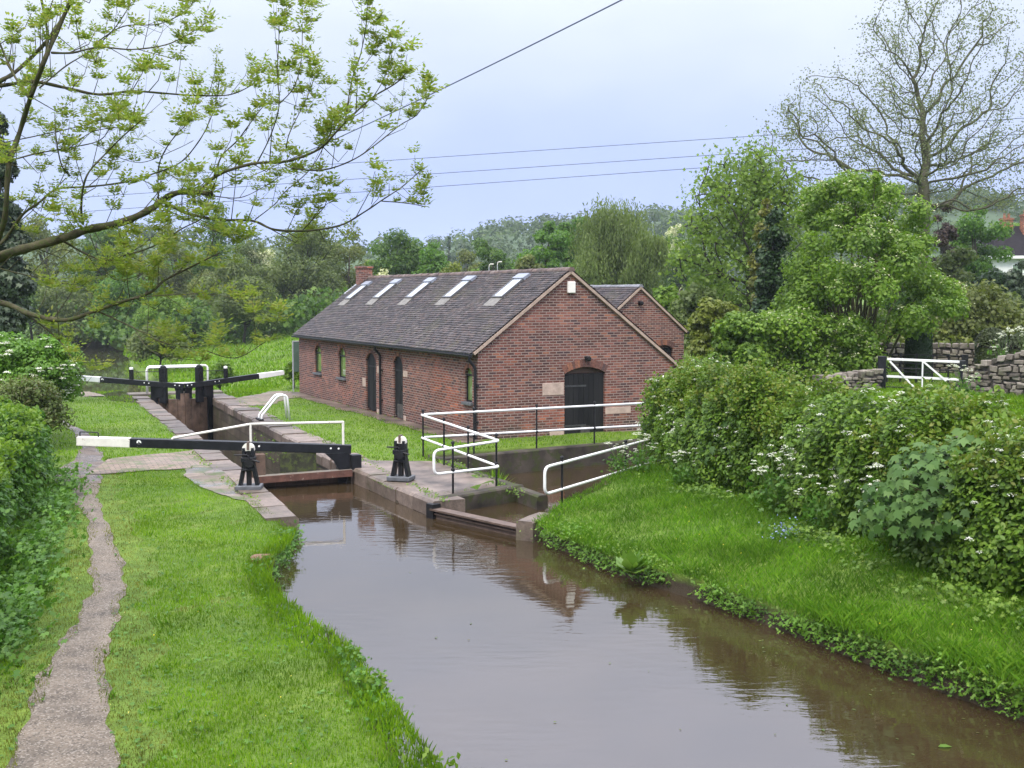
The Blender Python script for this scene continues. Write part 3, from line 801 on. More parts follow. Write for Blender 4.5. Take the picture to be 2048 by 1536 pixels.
# roof: slab, then every tile laid
def slope_pt(t, z_off=0.0, left=True): 
    return (t, Z_E + SL * t + z_off) if left else (t, Z_AP - SL * (t - T_APEX) + z_off)
rf = MB(); th = 0.05
rf.extrude([(-0.20, Z_E - SL * 0.20 - 0.06), (T_APEX, Z_AP - 0.06), (T_R + 0.12, Z_R - SL * 0.12 - 0.06), (T_R + 0.12, Z_R - SL * 0.12 - 0.02), (T_APEX, Z_AP - 0.02), (-0.20, Z_E - SL * 0.20 - 0.02)], (0, -0.03, 0), (1, 0, 0), (0, 0, 1), (0, 1, 0), L_LEN + 0.06)
roof = hpart(rf, 'roof', M['frame'])
ca = math.cos(math.atan(SL)); sa = math.sin(math.atan(SL))
def tile_field(length, slope_len, y0, to_pt, wdt=0.17, row=0.105):
    """tiles as thin tilted slabs; to_pt(dist_down_from_ridge, lift) -> (x, z)"""
    V = []; n_rows = int(slope_len / row)
    for r in range(n_rows):
        off = (wdt / 2 if r % 2 else 0) + rnd(-0.012, 0.012); y = y0 - off
        sag = 0.006 * math.sin(r * 0.7)
        while y < y0 + length:
            a = max(y, y0) + 0.003; b = min(y + wdt, y0 + length) - 0.003
            if b - a > 0.02:
                j = rnd(-0.005, 0.006); k = rnd(-0.006, 0.006); dd = rnd(-0.005, 0.007)
                t0 = to_pt(r * row - 0.02, 0.004); t1 = to_pt((r + 1) * row + 0.028 + dd, 0.046 + j + 0.004 * math.sin(y * 0.8 + r))
                t2 = to_pt((r + 1) * row + 0.030 + dd, 0.012 + j)
                V += [(t0[0], a, t0[1]), (t0[0], b, t0[1]), (t1[0], b, t1[1] + k), (t1[0], a, t1[1]),
                      (t1[0], a, t1[1]), (t1[0], b, t1[1] + k), (t2[0], b, t2[1]), (t2[0], a, t2[1])]
            y += wdt
    V = np.array(V).reshape(-1, 8, 3)
    keep = V.copy()
    # top face and butt face share their edge so that one tile is one island
    verts = keep[:, [0, 1, 2, 3, 6, 7]].reshape(-1, 3); n = len(keep); b = np.arange(n)[:, None] * 6
    idx = np.concatenate([b + np.array([[0, 1, 2, 3]]), b + np.array([[3, 2, 4, 5]])], 0)
    return verts, idx
SLEN = (T_APEX + 0.24) / ca; SLEN_R = (T_R + 0.14 - T_APEX) / ca
tl = lambda q, up: (T_APEX - q * ca - up * sa, Z_AP - q * sa + up * ca)
tr = lambda q, up: (T_APEX + q * ca + up * sa, Z_AP - q * sa + up * ca)
for f, sl in ((tl, SLEN), (tr, SLEN_R)):
    v, ix = tile_field(L_LEN + 0.12, sl, -0.07, f)
    me = np_mesh('roof_tiles', v, 4, ix); link('roof_tiles', me, M['tile'], roof)
rg = MB(); y = -0.1; nseg = 8
while y < L_LEN + 0.05:
    l_ = 0.32; r_ = rnd(0.105, 0.12); zz = Z_AP + 0.015 + rnd(-0.008, 0.008)
    A_ = [(T_APEX + r_ * math.cos(a), zz - 0.06 + r_ * 1.05 * math.sin(a)) for a in [math.pi * i / nseg for i in range(nseg + 1)]]
    P = [(x, y, z) for x, z in A_] + [(x * 0.985 + T_APEX * 0.015, y + l_ + 0.02, z - 0.008) for x, z in A_]
    rg.add(P, [(i, i + 1, i + nseg + 2, i + nseg + 1) for i in range(nseg)] + [tuple(range(nseg, -1, -1))]); y += l_ + 0.004
hpart(rg, 'ridge_tiles', M['ridge'], roof)
vg = MB()
for (a, b) in (((-0.15, Z_E - SL * 0.15 - 0.05), (T_APEX, Z_AP - 0.05)), ((T_APEX, Z_AP - 0.05), (T_R + 0.06, Z_R - SL * 0.06 - 0.05))):
    vg.bar((a[0], -0.045, a[1] - 0.012), (b[0], -0.045, b[1] - 0.012), 0.085, 0.075)
hpart(vg, 'verge', M['verge'], roof)
# skylights
for i, (k, q) in enumerate(((2.33, 2.2), (6.05, 2.18), (9.35, 2.16), (12.65, 2.14), (15.75, 2.08))):
    def sp(t, y, up): return Vector((t - up * sa, y, Z_E + SL * t + up * ca))
    hw = 0.34; t0, t1 = q - 0.44, q + 0.44
    fr = MB()
    for ya, yb in ((k - hw, k - hw + 0.06), (k + hw - 0.06, k + hw)):
        fr.hexa([sp(t0, ya, 0.0), sp(t0, yb, 0.0), sp(t1, yb, 0.0), sp(t1, ya, 0.0), sp(t0, ya, 0.10), sp(t0, yb, 0.10), sp(t1, yb, 0.10), sp(t1, ya, 0.10)])
    for ta, tb in ((t0, t0 + 0.05),):
        fr.hexa([sp(ta, k - hw + 0.062, 0), sp(ta, k + hw - 0.062, 0), sp(tb, k + hw - 0.062, 0), sp(tb, k - hw + 0.062, 0), sp(ta, k - hw + 0.062, 0.098), sp(ta, k + hw - 0.062, 0.098), sp(tb, k + hw - 0.062, 0.098), sp(tb, k - hw + 0.062, 0.098)])
    sk = hpart(fr, 'skylight', M['frame'])
    gl = MB(); ta, tb = t0 + 0.052, t1 - 0.16
    gl.hexa([sp(ta, k - hw + 0.05, 0.05), sp(ta, k + hw - 0.05, 0.05), sp(tb, k + hw - 0.05, 0.05), sp(tb, k - hw + 0.05, 0.05), sp(ta, k - hw + 0.05, 0.085), sp(ta, k + hw - 0.05, 0.085), sp(tb, k + hw - 0.05, 0.085), sp(tb, k - hw + 0.05, 0.085)])
    hpart(gl, 'pane', M['skyglass'], sk)
    hd = MB(); ta, tb = t1 - 0.155, t1 + 0.06
    hd.hexa([sp(ta, k - hw - 0.02, 0.03), sp(ta, k + hw + 0.02, 0.03), sp(tb, k + hw + 0.02, 0.03), sp(tb, k - hw - 0.02, 0.03), sp(ta, k - hw - 0.02, 0.13), sp(ta, k + hw + 0.02, 0.13), sp(tb, k + hw + 0.02, 0.105), sp(tb, k - hw - 0.02, 0.105)])
    hpart(hd, 'hood', M['hood'], sk)
    ap = MB(); ta, tb = t0 - 0.30, t0 - 0.005
    ap.hexa([sp(ta, k - hw - 0.03, 0.03), sp(ta, k + hw + 0.06, 0.03), sp(tb, k + hw + 0.02, 0.03), sp(tb, k - hw, 0.03), sp(ta, k - hw - 0.03, 0.045), sp(ta, k + hw + 0.06, 0.045), sp(tb, k + hw + 0.02, 0.06), sp(tb, k - hw, 0.06)])
    hpart(ap, 'apron', M['apron'], sk)
# gutter, downpipes
gt = MB(); gx_ = -0.25; gz_ = Z_E - SL * 0.22 - 0.05
gt.extrude([(0.06 * math.cos(a), 0.06 * math.sin(a)) for a in [math.pi + math.pi * i / 6 for i in range(7)]] + [(0.05, 0.006), (-0.05, 0.006)], (gx_, -0.06, gz_), (1, 0, 0), (0, 0, 1), (0, 1, 0), L_LEN + 0.1)
hpart(gt, 'gutter', M['iron'])
for y in (7.53, 0.02):
    dp = MB(); dp.tube(rounded([(gx_, y, gz_ - 0.05), (gx_, y, gz_ - 0.14), (-0.075, y, gz_ - 0.34), (-0.075, y, -0.1)], 0.05), 0.042, 8)
    for zz in (0.5, 1.5): dp.box((-0.04, y, zz), (0.10, 0.13, 0.04))
    hpart(dp, 'downpipe', M['iron'])
# chimney at the far end
ch = MB(); ch.box((T_APEX - 0.16, 16.95, 4.40), (0.56, 0.46, 1.40)); ch.box((T_APEX - 0.16, 16.95, 5.145), (0.64, 0.54, 0.09))
chim = hpart(ch, 'chimney', M['brick'])
lf = MB()
for i in range(4):
    a = 1.95 + i * 0.16
    lf.hexa([(a, 17.08, Z_E + SL * a + 0.02), (a + 0.17, 17.08, Z_E + SL * (a + 0.17) + 0.02), (a + 0.17, 17.26, Z_E + SL * (a + 0.17) + 0.02), (a, 17.26, Z_E + SL * a + 0.02),
             (a, 17.08, Z_E + SL * a + 0.055), (a + 0.17, 17.08, Z_E + SL * (a + 0.17) + 0.05), (a + 0.17, 17.26, Z_E + SL * (a + 0.17) + 0.05), (a, 17.26, Z_E + SL * a + 0.055)])
hpart(lf, 'flashing', M['lead'], chim)
bx = MB(); bx.box((2.92, -0.05, 4.22), (0.24, 0.10, 0.33)); o = hpart(bx, 'alarm_box', M['whitebox'], bevel=0.02)
def wall_lamp(parent, p, d):
    l = MB(); p = Vector(p); d = Vector(d)
    l.box(p + d * 0.025, (0.1, 0.1, 0.12), (d.x, d.y)); l.tube([p + d * 0.05, p + d * 0.14 + Vector((0, 0, 0.03))], 0.02)
    l.lathe(p + d * 0.16 + Vector((0, 0, -0.06)), [(0.05, -0.02), (0.075, 0.03), (0.07, 0.09), (0.03, 0.12)], 10)
    return hpart(l, 'wall_lamp', M['iron'], parent)
wall_lamp(house, (3.45, 0, 2.18), (0, -1, 0)); wall_lamp(house, (0, 6.24, 2.30), (-1, 0, 0))

# the smaller brick wing behind it
wing = thing('brick_outbuilding', 'small brick outbuilding with a dark tiled gable behind the long one', 'building', HB(6.0, 9.19))
wing.rotation_euler = house.rotation_euler
W_T, W_AP, W_E, W_L = 1.93, 4.32, 2.78, 5.5; WS = (W_AP - W_E) / W_T
mb = MB(); mb.extrude([(-W_T, -0.9), (W_T, -0.9), (W_T, W_E - 0.1), (0, W_AP - 0.1), (-W_T, W_E - 0.1)], (0, 0, 0), (1, 0, 0), (0, 0, 1), (0, 1, 0), W_L)
wcut = [(arch_prof(0.8, 0.95, 0.14), (1.05, -0.3, 1.25), (1, 0, 0), (0, 0, 1), (0, 1, 0), 0.44)]
body_with_openings('wall', mb, wcut, M['brick'], wing)
hpart(arch_ring(0.8, 0.95, 0.14, 1.25, 0.2, ((1.05, -0.006, 0), (1, 0, 0), (0, 0, 1), (0, 1, 0))), 'window_arch', M['archbrick'], wing)
g_ = MB(); g_.box((1.05, 0.11, 1.25 + 0.42), (0.8, 0.03, 0.84)); hpart(g_, 'window', M['iron'], wing)
mb = MB(); mb.extrude([(-W_T - 0.12, W_E - WS * 0.12 - 0.06), (0, W_AP - 0.06), (W_T + 0.12, W_E - WS * 0.12 - 0.06), (W_T + 0.12, W_E - WS * 0.12 - 0.02), (0, W_AP - 0.02), (-W_T - 0.12, W_E - WS * 0.12 - 0.02)], (0, -0.03, 0), (1, 0, 0), (0, 0, 1), (0, 1, 0), W_L)
wr = hpart(mb, 'roof', M['frame'], wing)
cw = math.cos(math.atan(WS)); sw = math.sin(math.atan(WS))
for sg in (-1, 1):
    f = lambda q, up, sg=sg: (sg * (q * cw + up * sw), W_AP - q * sw + up * cw)
    v, ix = tile_field(W_L, (W_T + 0.16) / cw, -0.06, f)
    link('roof_tiles', np_mesh('roof_tiles', v, 4, ix), M['tile'], wr)
rg = MB(); y = -0.08
while y < W_L:
    r_ = rnd(0.10, 0.115); A_ = [(r_ * math.cos(a), W_AP - 0.045 + r_ * math.sin(a)) for a in [math.pi * i / 8 for i in range(9)]]
    rg.add([(x, y, z) for x, z in A_] + [(x, y + 0.34, z - 0.008) for x, z in A_], [(i, i + 1, i + 10, i + 9) for i in range(8)] + [tuple(range(8, -1, -1))]); y += 0.325
hpart(rg, 'ridge_tiles', islandmat('blue_ridge_tile', [(0, (0.12, 0.12, 0.13)), (1, (0.24, 0.24, 0.26))], 0.4), wr)
vg = MB()
for sg in (-1, 1): vg.bar((sg * (W_T + 0.08), -0.045, W_E - WS * 0.08 - 0.06), (0, -0.045, W_AP - 0.06), 0.08, 0.07)
hpart(vg, 'verge', M['verge'], wr)
gt = MB(); gt.box((W_T + 0.16, W_L / 2, W_E - WS * 0.12 - 0.06), (0.1, W_L + 0.1, 0.08)); hpart(gt, 'gutter', M['iron'], wing)
wall_lamp(wing, (-0.02, 0, 3.72), (0, -1, 0))

# ------------------------------------------------------------------ lock gates
def digit(parent, p, right, up, h, m):   # the white 9 on the beams
    cu = bpy.data.curves.new('digit', 'FONT'); cu.body = '9'; cu.size = h / 0.72; cu.extrude = 0.004; cu.offset = 0.006
    to = bpy.data.objects.new('digit_tmp', cu); COL.objects.link(to)
    dg = bpy.context.evaluated_depsgraph_get()
    me = bpy.data.meshes.new_from_object(to.evaluated_get(dg), depsgraph=dg)
    bpy.data.objects.remove(to)
    r_ = Vector(right).normalized(); u_ = Vector(up).normalized(); n_ = r_.cross(u_)
    o0 = origin_of(parent)
    for v in me.vertices:
        q = Vector(p) + r_ * v.co.x + u_ * v.co.y + n_ * v.co.z
        v.co = q - o0
    return link('number', me, m, parent)

def V3(*a): return Vector(a)
# near (head) gate: a single leaf
gate = thing('lock_gate', 'single leaf black lock gate with long white tipped beam and bent handrail', 'lock gate', LK(6.2, -1.1))
B0, B1 = V3(*LK(6.0, 0.02, 0.47)), V3(*LK(7.3, -5.75, 0.80))
def bp(f, dz=0): return B0.lerp(B1, f) + V3(0, 0, dz)
mb = MB(); mb.bar(bp(-0.01), bp(0.81), 0.20, 0.20, w2=0.24, h2=0.20); mb.build('balance_beam', M['black'], gate, bevel=0.012)
mb = MB(); mb.bar(bp(0.811), bp(1.0), 0.25, 0.205, w2=0.25, h2=0.19); wend = mb.build('beam_tip', M['oldwhite'], gate, bevel=0.012)
mb = MB(); mb.tube(rounded([bp(0.99, 0.09), bp(0.99, 0.2), bp(0.925, 0.2), bp(0.925, 0.09)], 0.03), 0.014); mb.build('handle', M['iron'], wend)
dr = (B0 - B1).normalized()
digit(gate, bp(0.782) + V3(0, -0.136, -0.075), dr, (0, 0, 1), 0.15, M['white'])
hr = [bp(0.66, 0.1), bp(0.655, 0.13), bp(0.37, 0.50), bp(0.02, 0.62), bp(0.02, 0.10)]
mb = MB(); mb.tube(rounded(hr[:4], 0.05), 0.028, 8); mb.tube([hr[3] + V3(0, 0, 0.02), hr[4]], 0.028, 8); mb.tube([bp(0.37, 0.50), bp(0.37, 0.10)], 0.028, 8); mb.build('handrail', M['oldwhite'], gate)
mb = MB()
mb.box(LK(6.12, -2.02, -0.3), (0.26, 0.26, 1.5), LN)
mb.build('heel_post', M['gatewood'], gate)
mb = MB(); mb.box(LK(6.12, -0.12, -0.35), (0.2, 0.2, 1.15), LN); mb.build('mitre_post', M['black'], gate)
mb = MB()
pA = LK(6.05, -0.06)
mb.extrude([(0, 0.02), (0.26, 0.02), (0.26, 0.40), (-0.02, 0.40), (-0.30, 0.40), (-0.1, 0.22)], (pA[0] - 0.15, pA[1] - 0.1, 0), (LN[0], LN[1], 0), (0, 0, 1), (-LA[0], -LA[1], 0), 0.1)
mb.box(LK(5.95, 0.17, 0.16), (0.22, 0.22, 0.36), LN)
mb.build('bracket', M['black'], gate)
mb = MB()
nb = 7
for i in range(nb):
    w_ = -1.9 + 1.72 * (i + 0.5) / nb
    mb.box(LK(6.16 + 0.006 * (i % 2), w_, -1.35), (1.72 / nb - 0.008, 0.12, 2.62), LN)
mb.build('gate_leaf', M['gatewood'], gate)
mb = MB(); mb.box(LK(6.14, -1.12, 0.20), (0.82, 0.08, 0.44), LN); mb.build('paddle_panel', plain('mossy_boards', (0.035, 0.037, 0.022), 0.7, 0.5, 4, 0.4, 0.3, (0.06, 0.075, 0.02), 0.5), gate)
mb = MB(); mb.bar(LK(5.88, -2.1, -0.03), LK(5.88, 0.05, 0.0), 0.34, 0.035); mb.build('footboard', M['timber'], gate)
mb = MB(); mb.bar(LK(5.69, -2.1, -0.07), LK(5.69, 0.02, -0.04), 0.03, 0.15); mb.build('kerb_rail', M['rust'], gate)
for f in (0.035, 0.065, 0.335, 0.37):
    p = bp(f, 0.02) + V3(0.0, -0.105, 0); mb = MB(); mb.tube([p + V3(0, 0.02, 0), p + V3(0, -0.02, 0)], 0.022, 8); mb.build('bolt', M['white'], gate)

# far (tail) gates: a mitred pair
def tail_gate(label, sgn):
    hw = -2.2 if sgn < 0 else 0.0
    t = thing('lock_gate', label, 'lock gate', LK(25.8, hw))
    heel = V3(*LK(26.0, hw + (0.12 if sgn < 0 else -0.12))); mit = V3(*LK(25.3, -1.1 + sgn * 0.03))
    d = (mit - heel); d.z = 0; Lg = d.length; d.normalize(); n_ = V3(d.y, -d.x, 0)
    if n_.y > 0: n_ = -n_
    mb = MB()
    for i in range(5):
        q = heel + d * (Lg * (i + 0.5) / 5) + n_ * 0.005 * (i % 2)
        mb.box((q.x, q.y, -1.5), (Lg / 5 - 0.008, 0.12, 3.1), (d.x, d.y))
    mb.build('gate_leaf', M['gatewood'], t)
    mb = MB(); mb.box((mit.x, mit.y, -1.22), (0.17, 0.22, 3.0), (d.x, d.y)); mb.build('mitre_post', M['gatewood'], t)
    mb = MB(); mb.box((heel.x, heel.y, -1.1), (0.26, 0.3, 3.4), (d.x, d.y)); mb.build('heel_post', M['black'], t)
    dirb = V3(LN[0], LN[1], 0) * sgn
    b0 = mit + V3(0, 0, 0.55); b1 = heel + dirb * 3.0 + V3(*[LA[0] * (0.9 if sgn < 0 else 0.3), LA[1] * (0.9 if sgn < 0 else 0.3), 0]) + V3(0, 0, 0.90)
    f = lambda q, dz=0: b0.lerp(b1, q) + V3(0, 0, dz)
    mb = MB(); mb.bar(f(0), f(0.73), 0.18, 0.19, w2=0.22, h2=0.2); mb.build('balance_beam', M['black'], t, bevel=0.01)
    mb = MB(); mb.bar(f(0.732), f(1), 0.225, 0.205, w2=0.2, h2=0.17); mb.build('beam_tip', M['white'], t, bevel=0.01)
    digit(t, f(0.70, -0.07) + V3(0, -0.125, 0) + (V3(-0.06, 0, 0) if sgn > 0 else V3(-0.08, 0, 0)), (b1 - b0) * sgn, (0, 0, 1), 0.14, M['white'])
    for q in (0.04, 0.22):
        mb = MB(); c = f(q); mb.extrude([(-0.14, -0.5), (0.14, -0.5), (0.14, -0.2), (0.20, -0.06), (-0.20, -0.06), (-0.14, -0.2)], c + V3(0, -0.05, 0), d, (0, 0, 1), -n_, 0.12); mb.build('bracket', M['black'], t)
    for q in (0.03, 0.07, 0.3, 0.34):
        p = f(q, 0.02) + V3(0, -0.10, 0); mb = MB(); mb.tube([p, p + V3(0, -0.03, 0)], 0.022, 8); mb.build('bolt', M['white'], t)
    c = heel.lerp(mit, 0.36 if sgn < 0 else 0.52) + n_ * 0.16
    mb = MB(); mb.box((c.x, c.y, 0.58), (0.26, 0.2, 1.35), (d.x, d.y)); mb.lathe((c.x, c.y, 1.25), [(0.12, 0), (0.11, 0.06), (0.04, 0.1)], 8)
    ps = mb.build('paddle_post', M['black'], t, bevel=0.015)
    mb = MB()
    for i in range(9): mb.box((c.x, c.y, 0.3 + i * 0.1) , (0.1, 0.24, 0.05), (d.x, d.y))
    mb.build('rack', M['iron'], ps)
    hp = f(0.46 if sgn < 0 else 0.40)
    mb = MB(); mb.box((hp.x, hp.y, hp.z + 0.26), (0.12, 0.12, 0.42), (d.x, d.y)); pp = mb.build('rail_post', M['black'], t)
    mb = MB(); mb.lathe((hp.x, hp.y, hp.z + 0.475), [(0.075, 0), (0.075, 0.07), (0.03, 0.09)], 8); mb.build('post_cap', M['white'], pp)
    mb = MB(); mb.tube([(hp.x, hp.y, hp.z + 0.38), (c.x, c.y + 0.12, 1.1)], 0.014); mb.build('tie_rod', M['iron'], t)
    return t
tail_gate('left leaf of the far black gate pair, its beam reaching towards the white blossom', -1)
tail_gate('right leaf of the far black gate pair, its white tip near the brick corner', 1)
fb = thing('footbridge', 'plank footbridge with two round cornered white rails beyond the far gates', 'footbridge', LK(28.3, -1.1))
mb = MB()
for i in range(4): mb.bar(LK(28.0 + i * 0.24, -2.9, 0.06), LK(28.0 + i * 0.24, 0.75, 0.06), 0.22, 0.06)
mb.build('deck', M['timber'], fb)
for s_, a, b in ((28.0, -2.2, -0.05), (28.85, -2.1, 0.30)):
    z0, z1 = 0.40, 1.12
    P = [LK(s_, a, 0.05), LK(s_, a, z1), LK(s_, b, z1), LK(s_, b, 0.05)]
    mb = MB(); mb.tube(rounded(P, 0.16), 0.042, 8); mb.tube([LK(s_, a, z0), LK(s_, b, z0)], 0.038, 8); mb.build('handrail', M['white'], fb, smooth=True)

# paddle stands by the near gate
def paddle_stand(loc, rz, label):
    t = thing('paddle_stand', label, 'paddle gear', loc, 'paddle stands by the near gate')
    t.rotation_euler = (0, 0, rz)
    def pp(mb, name, m, par=None, **k):
        return hpart(mb, name, m, par or t, **k)
    mb = MB(); mb.box((0, 0, 0.045), (0.52, 0.42, 0.09)); pp(mb, 'base', M['sill'], bevel=0.015)
    mb = MB()
    for sx in (-1, 1):
        mb.extrude([(sx * 0.21, 0.09), (sx * 0.135, 0.09), (sx * 0.055, 0.52), (sx * 0.06, 0.86), (sx * 0.12, 0.86), (sx * 0.125, 0.5)], (0, -0.1, 0), (1, 0, 0), (0, 0, 1), (0, 1, 0), 0.2)
    ped = pp(mb, 'pedestal', M['black'], bevel=0.008)
    mb = MB(); mb.box((0, 0.0, 0.47), (0.09, 0.12, 0.76)); pp(mb, 'rack', M['iron'])
    mb = MB(); mb.box((0, -0.02, 0.62), (0.28, 0.26, 0.10)); mb.box((0, -0.02, 0.42), (0.25, 0.25, 0.05)); pp(mb, 'gear_case', M['black'], bevel=0.012)
    mb = MB()
    for i in range(10):
        a = 2 * math.pi * i / 10
        mb.box((0.11 + 0.0, -0.16 + 0.085 * math.cos(a) * 0, 0.56), (0.01, 0.01, 0.01))
    mb = MB(); n = 12
    prof = []
    for i in range(2 * n):
        a = math.pi * i / n; r = 0.10 if i % 2 else 0.08; prof.append((r * math.cos(a), r * math.sin(a)))
    mb.extrude(prof, (0.03, -0.19, 0.56), (1, 0, 0), (0, 0, 1), (0, 1, 0), 0.05); pp(mb, 'gear', M['iron'])
    mb = MB(); mb.tube([(0.03, -0.18, 0.70), (-0.02, -0.10, 0.72), (-0.28, -0.10, 0.72)], 0.016); mb.tube([(0.1, -0.15, 0.62), (0.24, -0.16, 0.58)], 0.02); pp(mb, 'spindle', M['iron'])
    mb = MB(); mb.extrude([(-0.125, 0.80), (0.125, 0.80)] + [(0.125 * math.cos(a), 0.83 + 0.125 * math.sin(a)) for a in [math.pi * i / 10 for i in range(11)]], (0, -0.075, 0), (1, 0, 0), (0, 0, 1), (0, 1, 0), 0.13); cp = pp(mb, 'cap', M['oldwhite'])
    mb = MB(); mb.box((0, -0.012, 0.90), (0.05, 0.15, 0.16)); pp(mb, 'cap_band', M['brownsteel'], cp)
    return t
paddle_stand(LK(4.0, -2.62, 0.03), R(4), 'black paddle stand with rounded white cap on the towpath quay')
paddle_stand(LK(3.95, 0.62, 0.02), R(-14), 'black paddle stand with white cap on the worn earth beside the pond')
# ladder hoops on the chamber edge
ld = thing('ladder_handrail', 'pair of white tubular ladder hoops on the far side of the lock', 'handrail', LK(17.3, 0.6))
for ds in (0.0, 0.42):
    P = [LK(17.0 + ds, 0.18, 0.0), LK(17.0 + ds, 0.18, 0.16), LK(17.0 + ds, 0.72, 0.80), LK(17.0 + ds, 1.0, 0.80), LK(17.0 + ds, 1.08, 0.0)]
    mb = MB(); mb.tube(rounded(P, 0.18, 6), 0.036, 8); mb.build('hoop', M['white'], ld, smooth=True)
mb = MB(); mb.box(LK(17.2, 0.16, 0.045), (0.62, 0.14, 0.05), LA); mb.build('foot_plate', M['iron'], ld)

# ------------------------------------------------------------------ white railings round the pond
def posts(t, pts, zt):
    for (x, y, z, h) in pts:
        mb = MB(); mb.tube([(x, y, z - 0.1), (x, y, h)], 0.022, 8); mb.lathe((x, y, h - 0.01), [(0.022, 0), (0.038, 0.025), (0.038, 0.05), (0.015, 0.075)], 8)
        for zz in zt: mb.lathe((x, y, zz - 0.035), [(0.028, 0), (0.042, 0.02), (0.042, 0.05), (0.028, 0.07)], 8)
        mb.build('post', M['iron'], t)
rl = thing('pond_railing', 'white two bar railing that zigzags from the gable round the pond corner', 'railing', (-2.22, 28.34, 0))
K1, K2, K3 = V3(-2.26, 28.3, 0), V3(-0.26, 23.95, 0), V3(-1.57, 22.93, 0)
KE = K1 + V3(HD2[0], HD2[1], 0) * 8.2
up, lo = 1.04, 0.46
path = [KE + V3(0, 0, 1.06), K1 + V3(0, 0, 1.05), K2 + V3(0, 0, 0.95), K3 + V3(0, 0, 0.88), K3 + V3(0, 0, 0.40), K2 + V3(0, 0, 0.40), K1 + V3(0, 0, 0.48), KE + V3(0, 0, 0.44)]
mb = MB(); mb.tube(rounded(path, 0.13, 6), 0.029, 8); mb.build('rail', M['white'], rl, smooth=True)
def rail_post(q, z0, top): return (q.x, q.y, z0, top)
pl = []
for tt in (1.45, 3.25, 5.0, 6.8): 
    q = K1 + V3(HD2[0], HD2[1], 0) * tt; pl.append((q.x, q.y, 0.0, 1.11))
pl.append((-2.2, 28.26, 0, 1.12)); 
for f in (0.33, 0.64): q = K1.lerp(K2, f); pl.append((q.x, q.y, 0, 1.10 - 0.1 * f))
q = K1.lerp(K2, 0.965); pl.append((q.x, q.y, 0, 1.03)); q = K2.lerp(K3, 0.72); pl.append((q.x, q.y, 0, 0.98))
posts(rl, pl, (0.45,))
r2 = thing('bank_railing', 'white two bar railing with round end standing in the bank grass', 'railing', (0.96, 21.73, 0))
d = V3(0.574, 0.819, 0); P0 = V3(0.61, 21.23, 0)
e = P0 + d * 7.5
path = [e + V3(0, 0, 0.98), P0 + V3(0, 0, 0.80), P0 + V3(0, 0, 0.29), e + V3(0, 0, 0.47)]
mb = MB(); mb.tube(rounded(path, 0.15, 6), 0.029, 8); mb.build('rail', M['white'], r2, smooth=True)
posts(r2, [((P0 + d * q).x, (P0 + d * q).y, 0, 0.87 + 0.024 * q) for q in (0.6, 3.05, 5.5)], ())

# ------------------------------------------------------------------ leaves, trees, hedges
DIAMOND = np.array([(0, -0.5, 0), (0.30, 0.05, 0.06), (0, 0.5, -0.04), (-0.30, 0.05, 0.06)])
OVAL = np.array([(0, -0.5, 0), (0.26, -0.2, 0.05), (0.27, 0.15, 0.05), (0, 0.5, -0.05), (-0.27, 0.15, 0.05), (-0.26, -0.2, 0.05)])
CLUMP = np.array([(0.0, -0.5, 0.05), (0.34, -0.36, -0.06), (0.18, -0.05, 0.04), (0.5, 0.14, -0.08), (0.12, 0.2, 0.05), (0.08, 0.52, -0.05), (-0.14, 0.18, 0.04), (-0.5, 0.22, -0.08), (-0.2, -0.06, 0.04), (-0.38, -0.32, -0.05)])
PALM = np.array([(0, -0.45, 0.0), (0.16, -0.36, 0.02), (0.5, -0.22, -0.08), (0.30, -0.02, 0.03), (0.52, 0.24, -0.10), (0.20, 0.20, 0.04), (0, 0.56, -0.10), (-0.20, 0.20, 0.04), (-0.52, 0.24, -0.10), (-0.30, -0.02, 0.03), (-0.5, -0.22, -0.08), (-0.16, -0.36, 0.02)])
STRAND = np.array([(0.0, -0.5, 0), (0.09, -0.1, 0.02), (0, 0.5, 0), (-0.09, -0.1, 0.02)])

def unit(a): return a / np.maximum(np.linalg.norm(a, axis=1, keepdims=True), 1e-9)
def rand_unit(n): return unit(rng.normal(size=(n, 3)))

def scatter(tmpl, centers, normals, sizes, up=None, jit=0.0):
    """tmpl copies: local z -> normal, local y -> up direction projected (or random)"""
    n = len(centers); N = unit(normals)
    U = rand_unit(n) if up is None else np.broadcast_to(np.asarray(up, float), (n, 3)) + rng.normal(size=(n, 3)) * jit
    T = unit(np.cross(U, N)); B = np.cross(N, T)
    s = np.broadcast_to(np.asarray(sizes, float), (n,))
    v = centers[:, None, :] + s[:, None, None] * (tmpl[None, :, 0:1] * T[:, None] + tmpl[None, :, 1:2] * B[:, None] + tmpl[None, :, 2:3] * N[:, None])
    return v.reshape(-1, 3)

def leafpart(name, tmpl, c, nrm, s, m, parent, up=None, jit=0.0):
    return build_np(name, scatter(tmpl, c, nrm, s, up, jit), len(tmpl), m, parent)

def lm(name, a, b, c, **k): M[name] = leafmat(name, [a, b, c], **k)
lm('l_oak', (0.042, 0.100, 0.020), (0.082, 0.165, 0.030), (0.128, 0.215, 0.040), trans=0.45, pscale=0.25)
lm('l_bright', (0.055, 0.140, 0.018), (0.090, 0.205, 0.026), (0.135, 0.250, 0.036), trans=0.45, pscale=0.25)
lm('l_grey', (0.080, 0.120, 0.036), (0.125, 0.175, 0.052), (0.172, 0.220, 0.070), trans=0.45, pscale=0.25)
lm('l_olive', (0.085, 0.115, 0.028), (0.130, 0.165, 0.040), (0.175, 0.205, 0.054), trans=0.45, pscale=0.25)
lm('l_yellow', (0.11, 0.150, 0.020), (0.155, 0.205, 0.03), (0.20, 0.235, 0.045), pscale=0.3)
lm('l_dark', (0.012, 0.034, 0.010), (0.024, 0.058, 0.016), (0.040, 0.080, 0.024), trans=0.15, pscale=0.6)
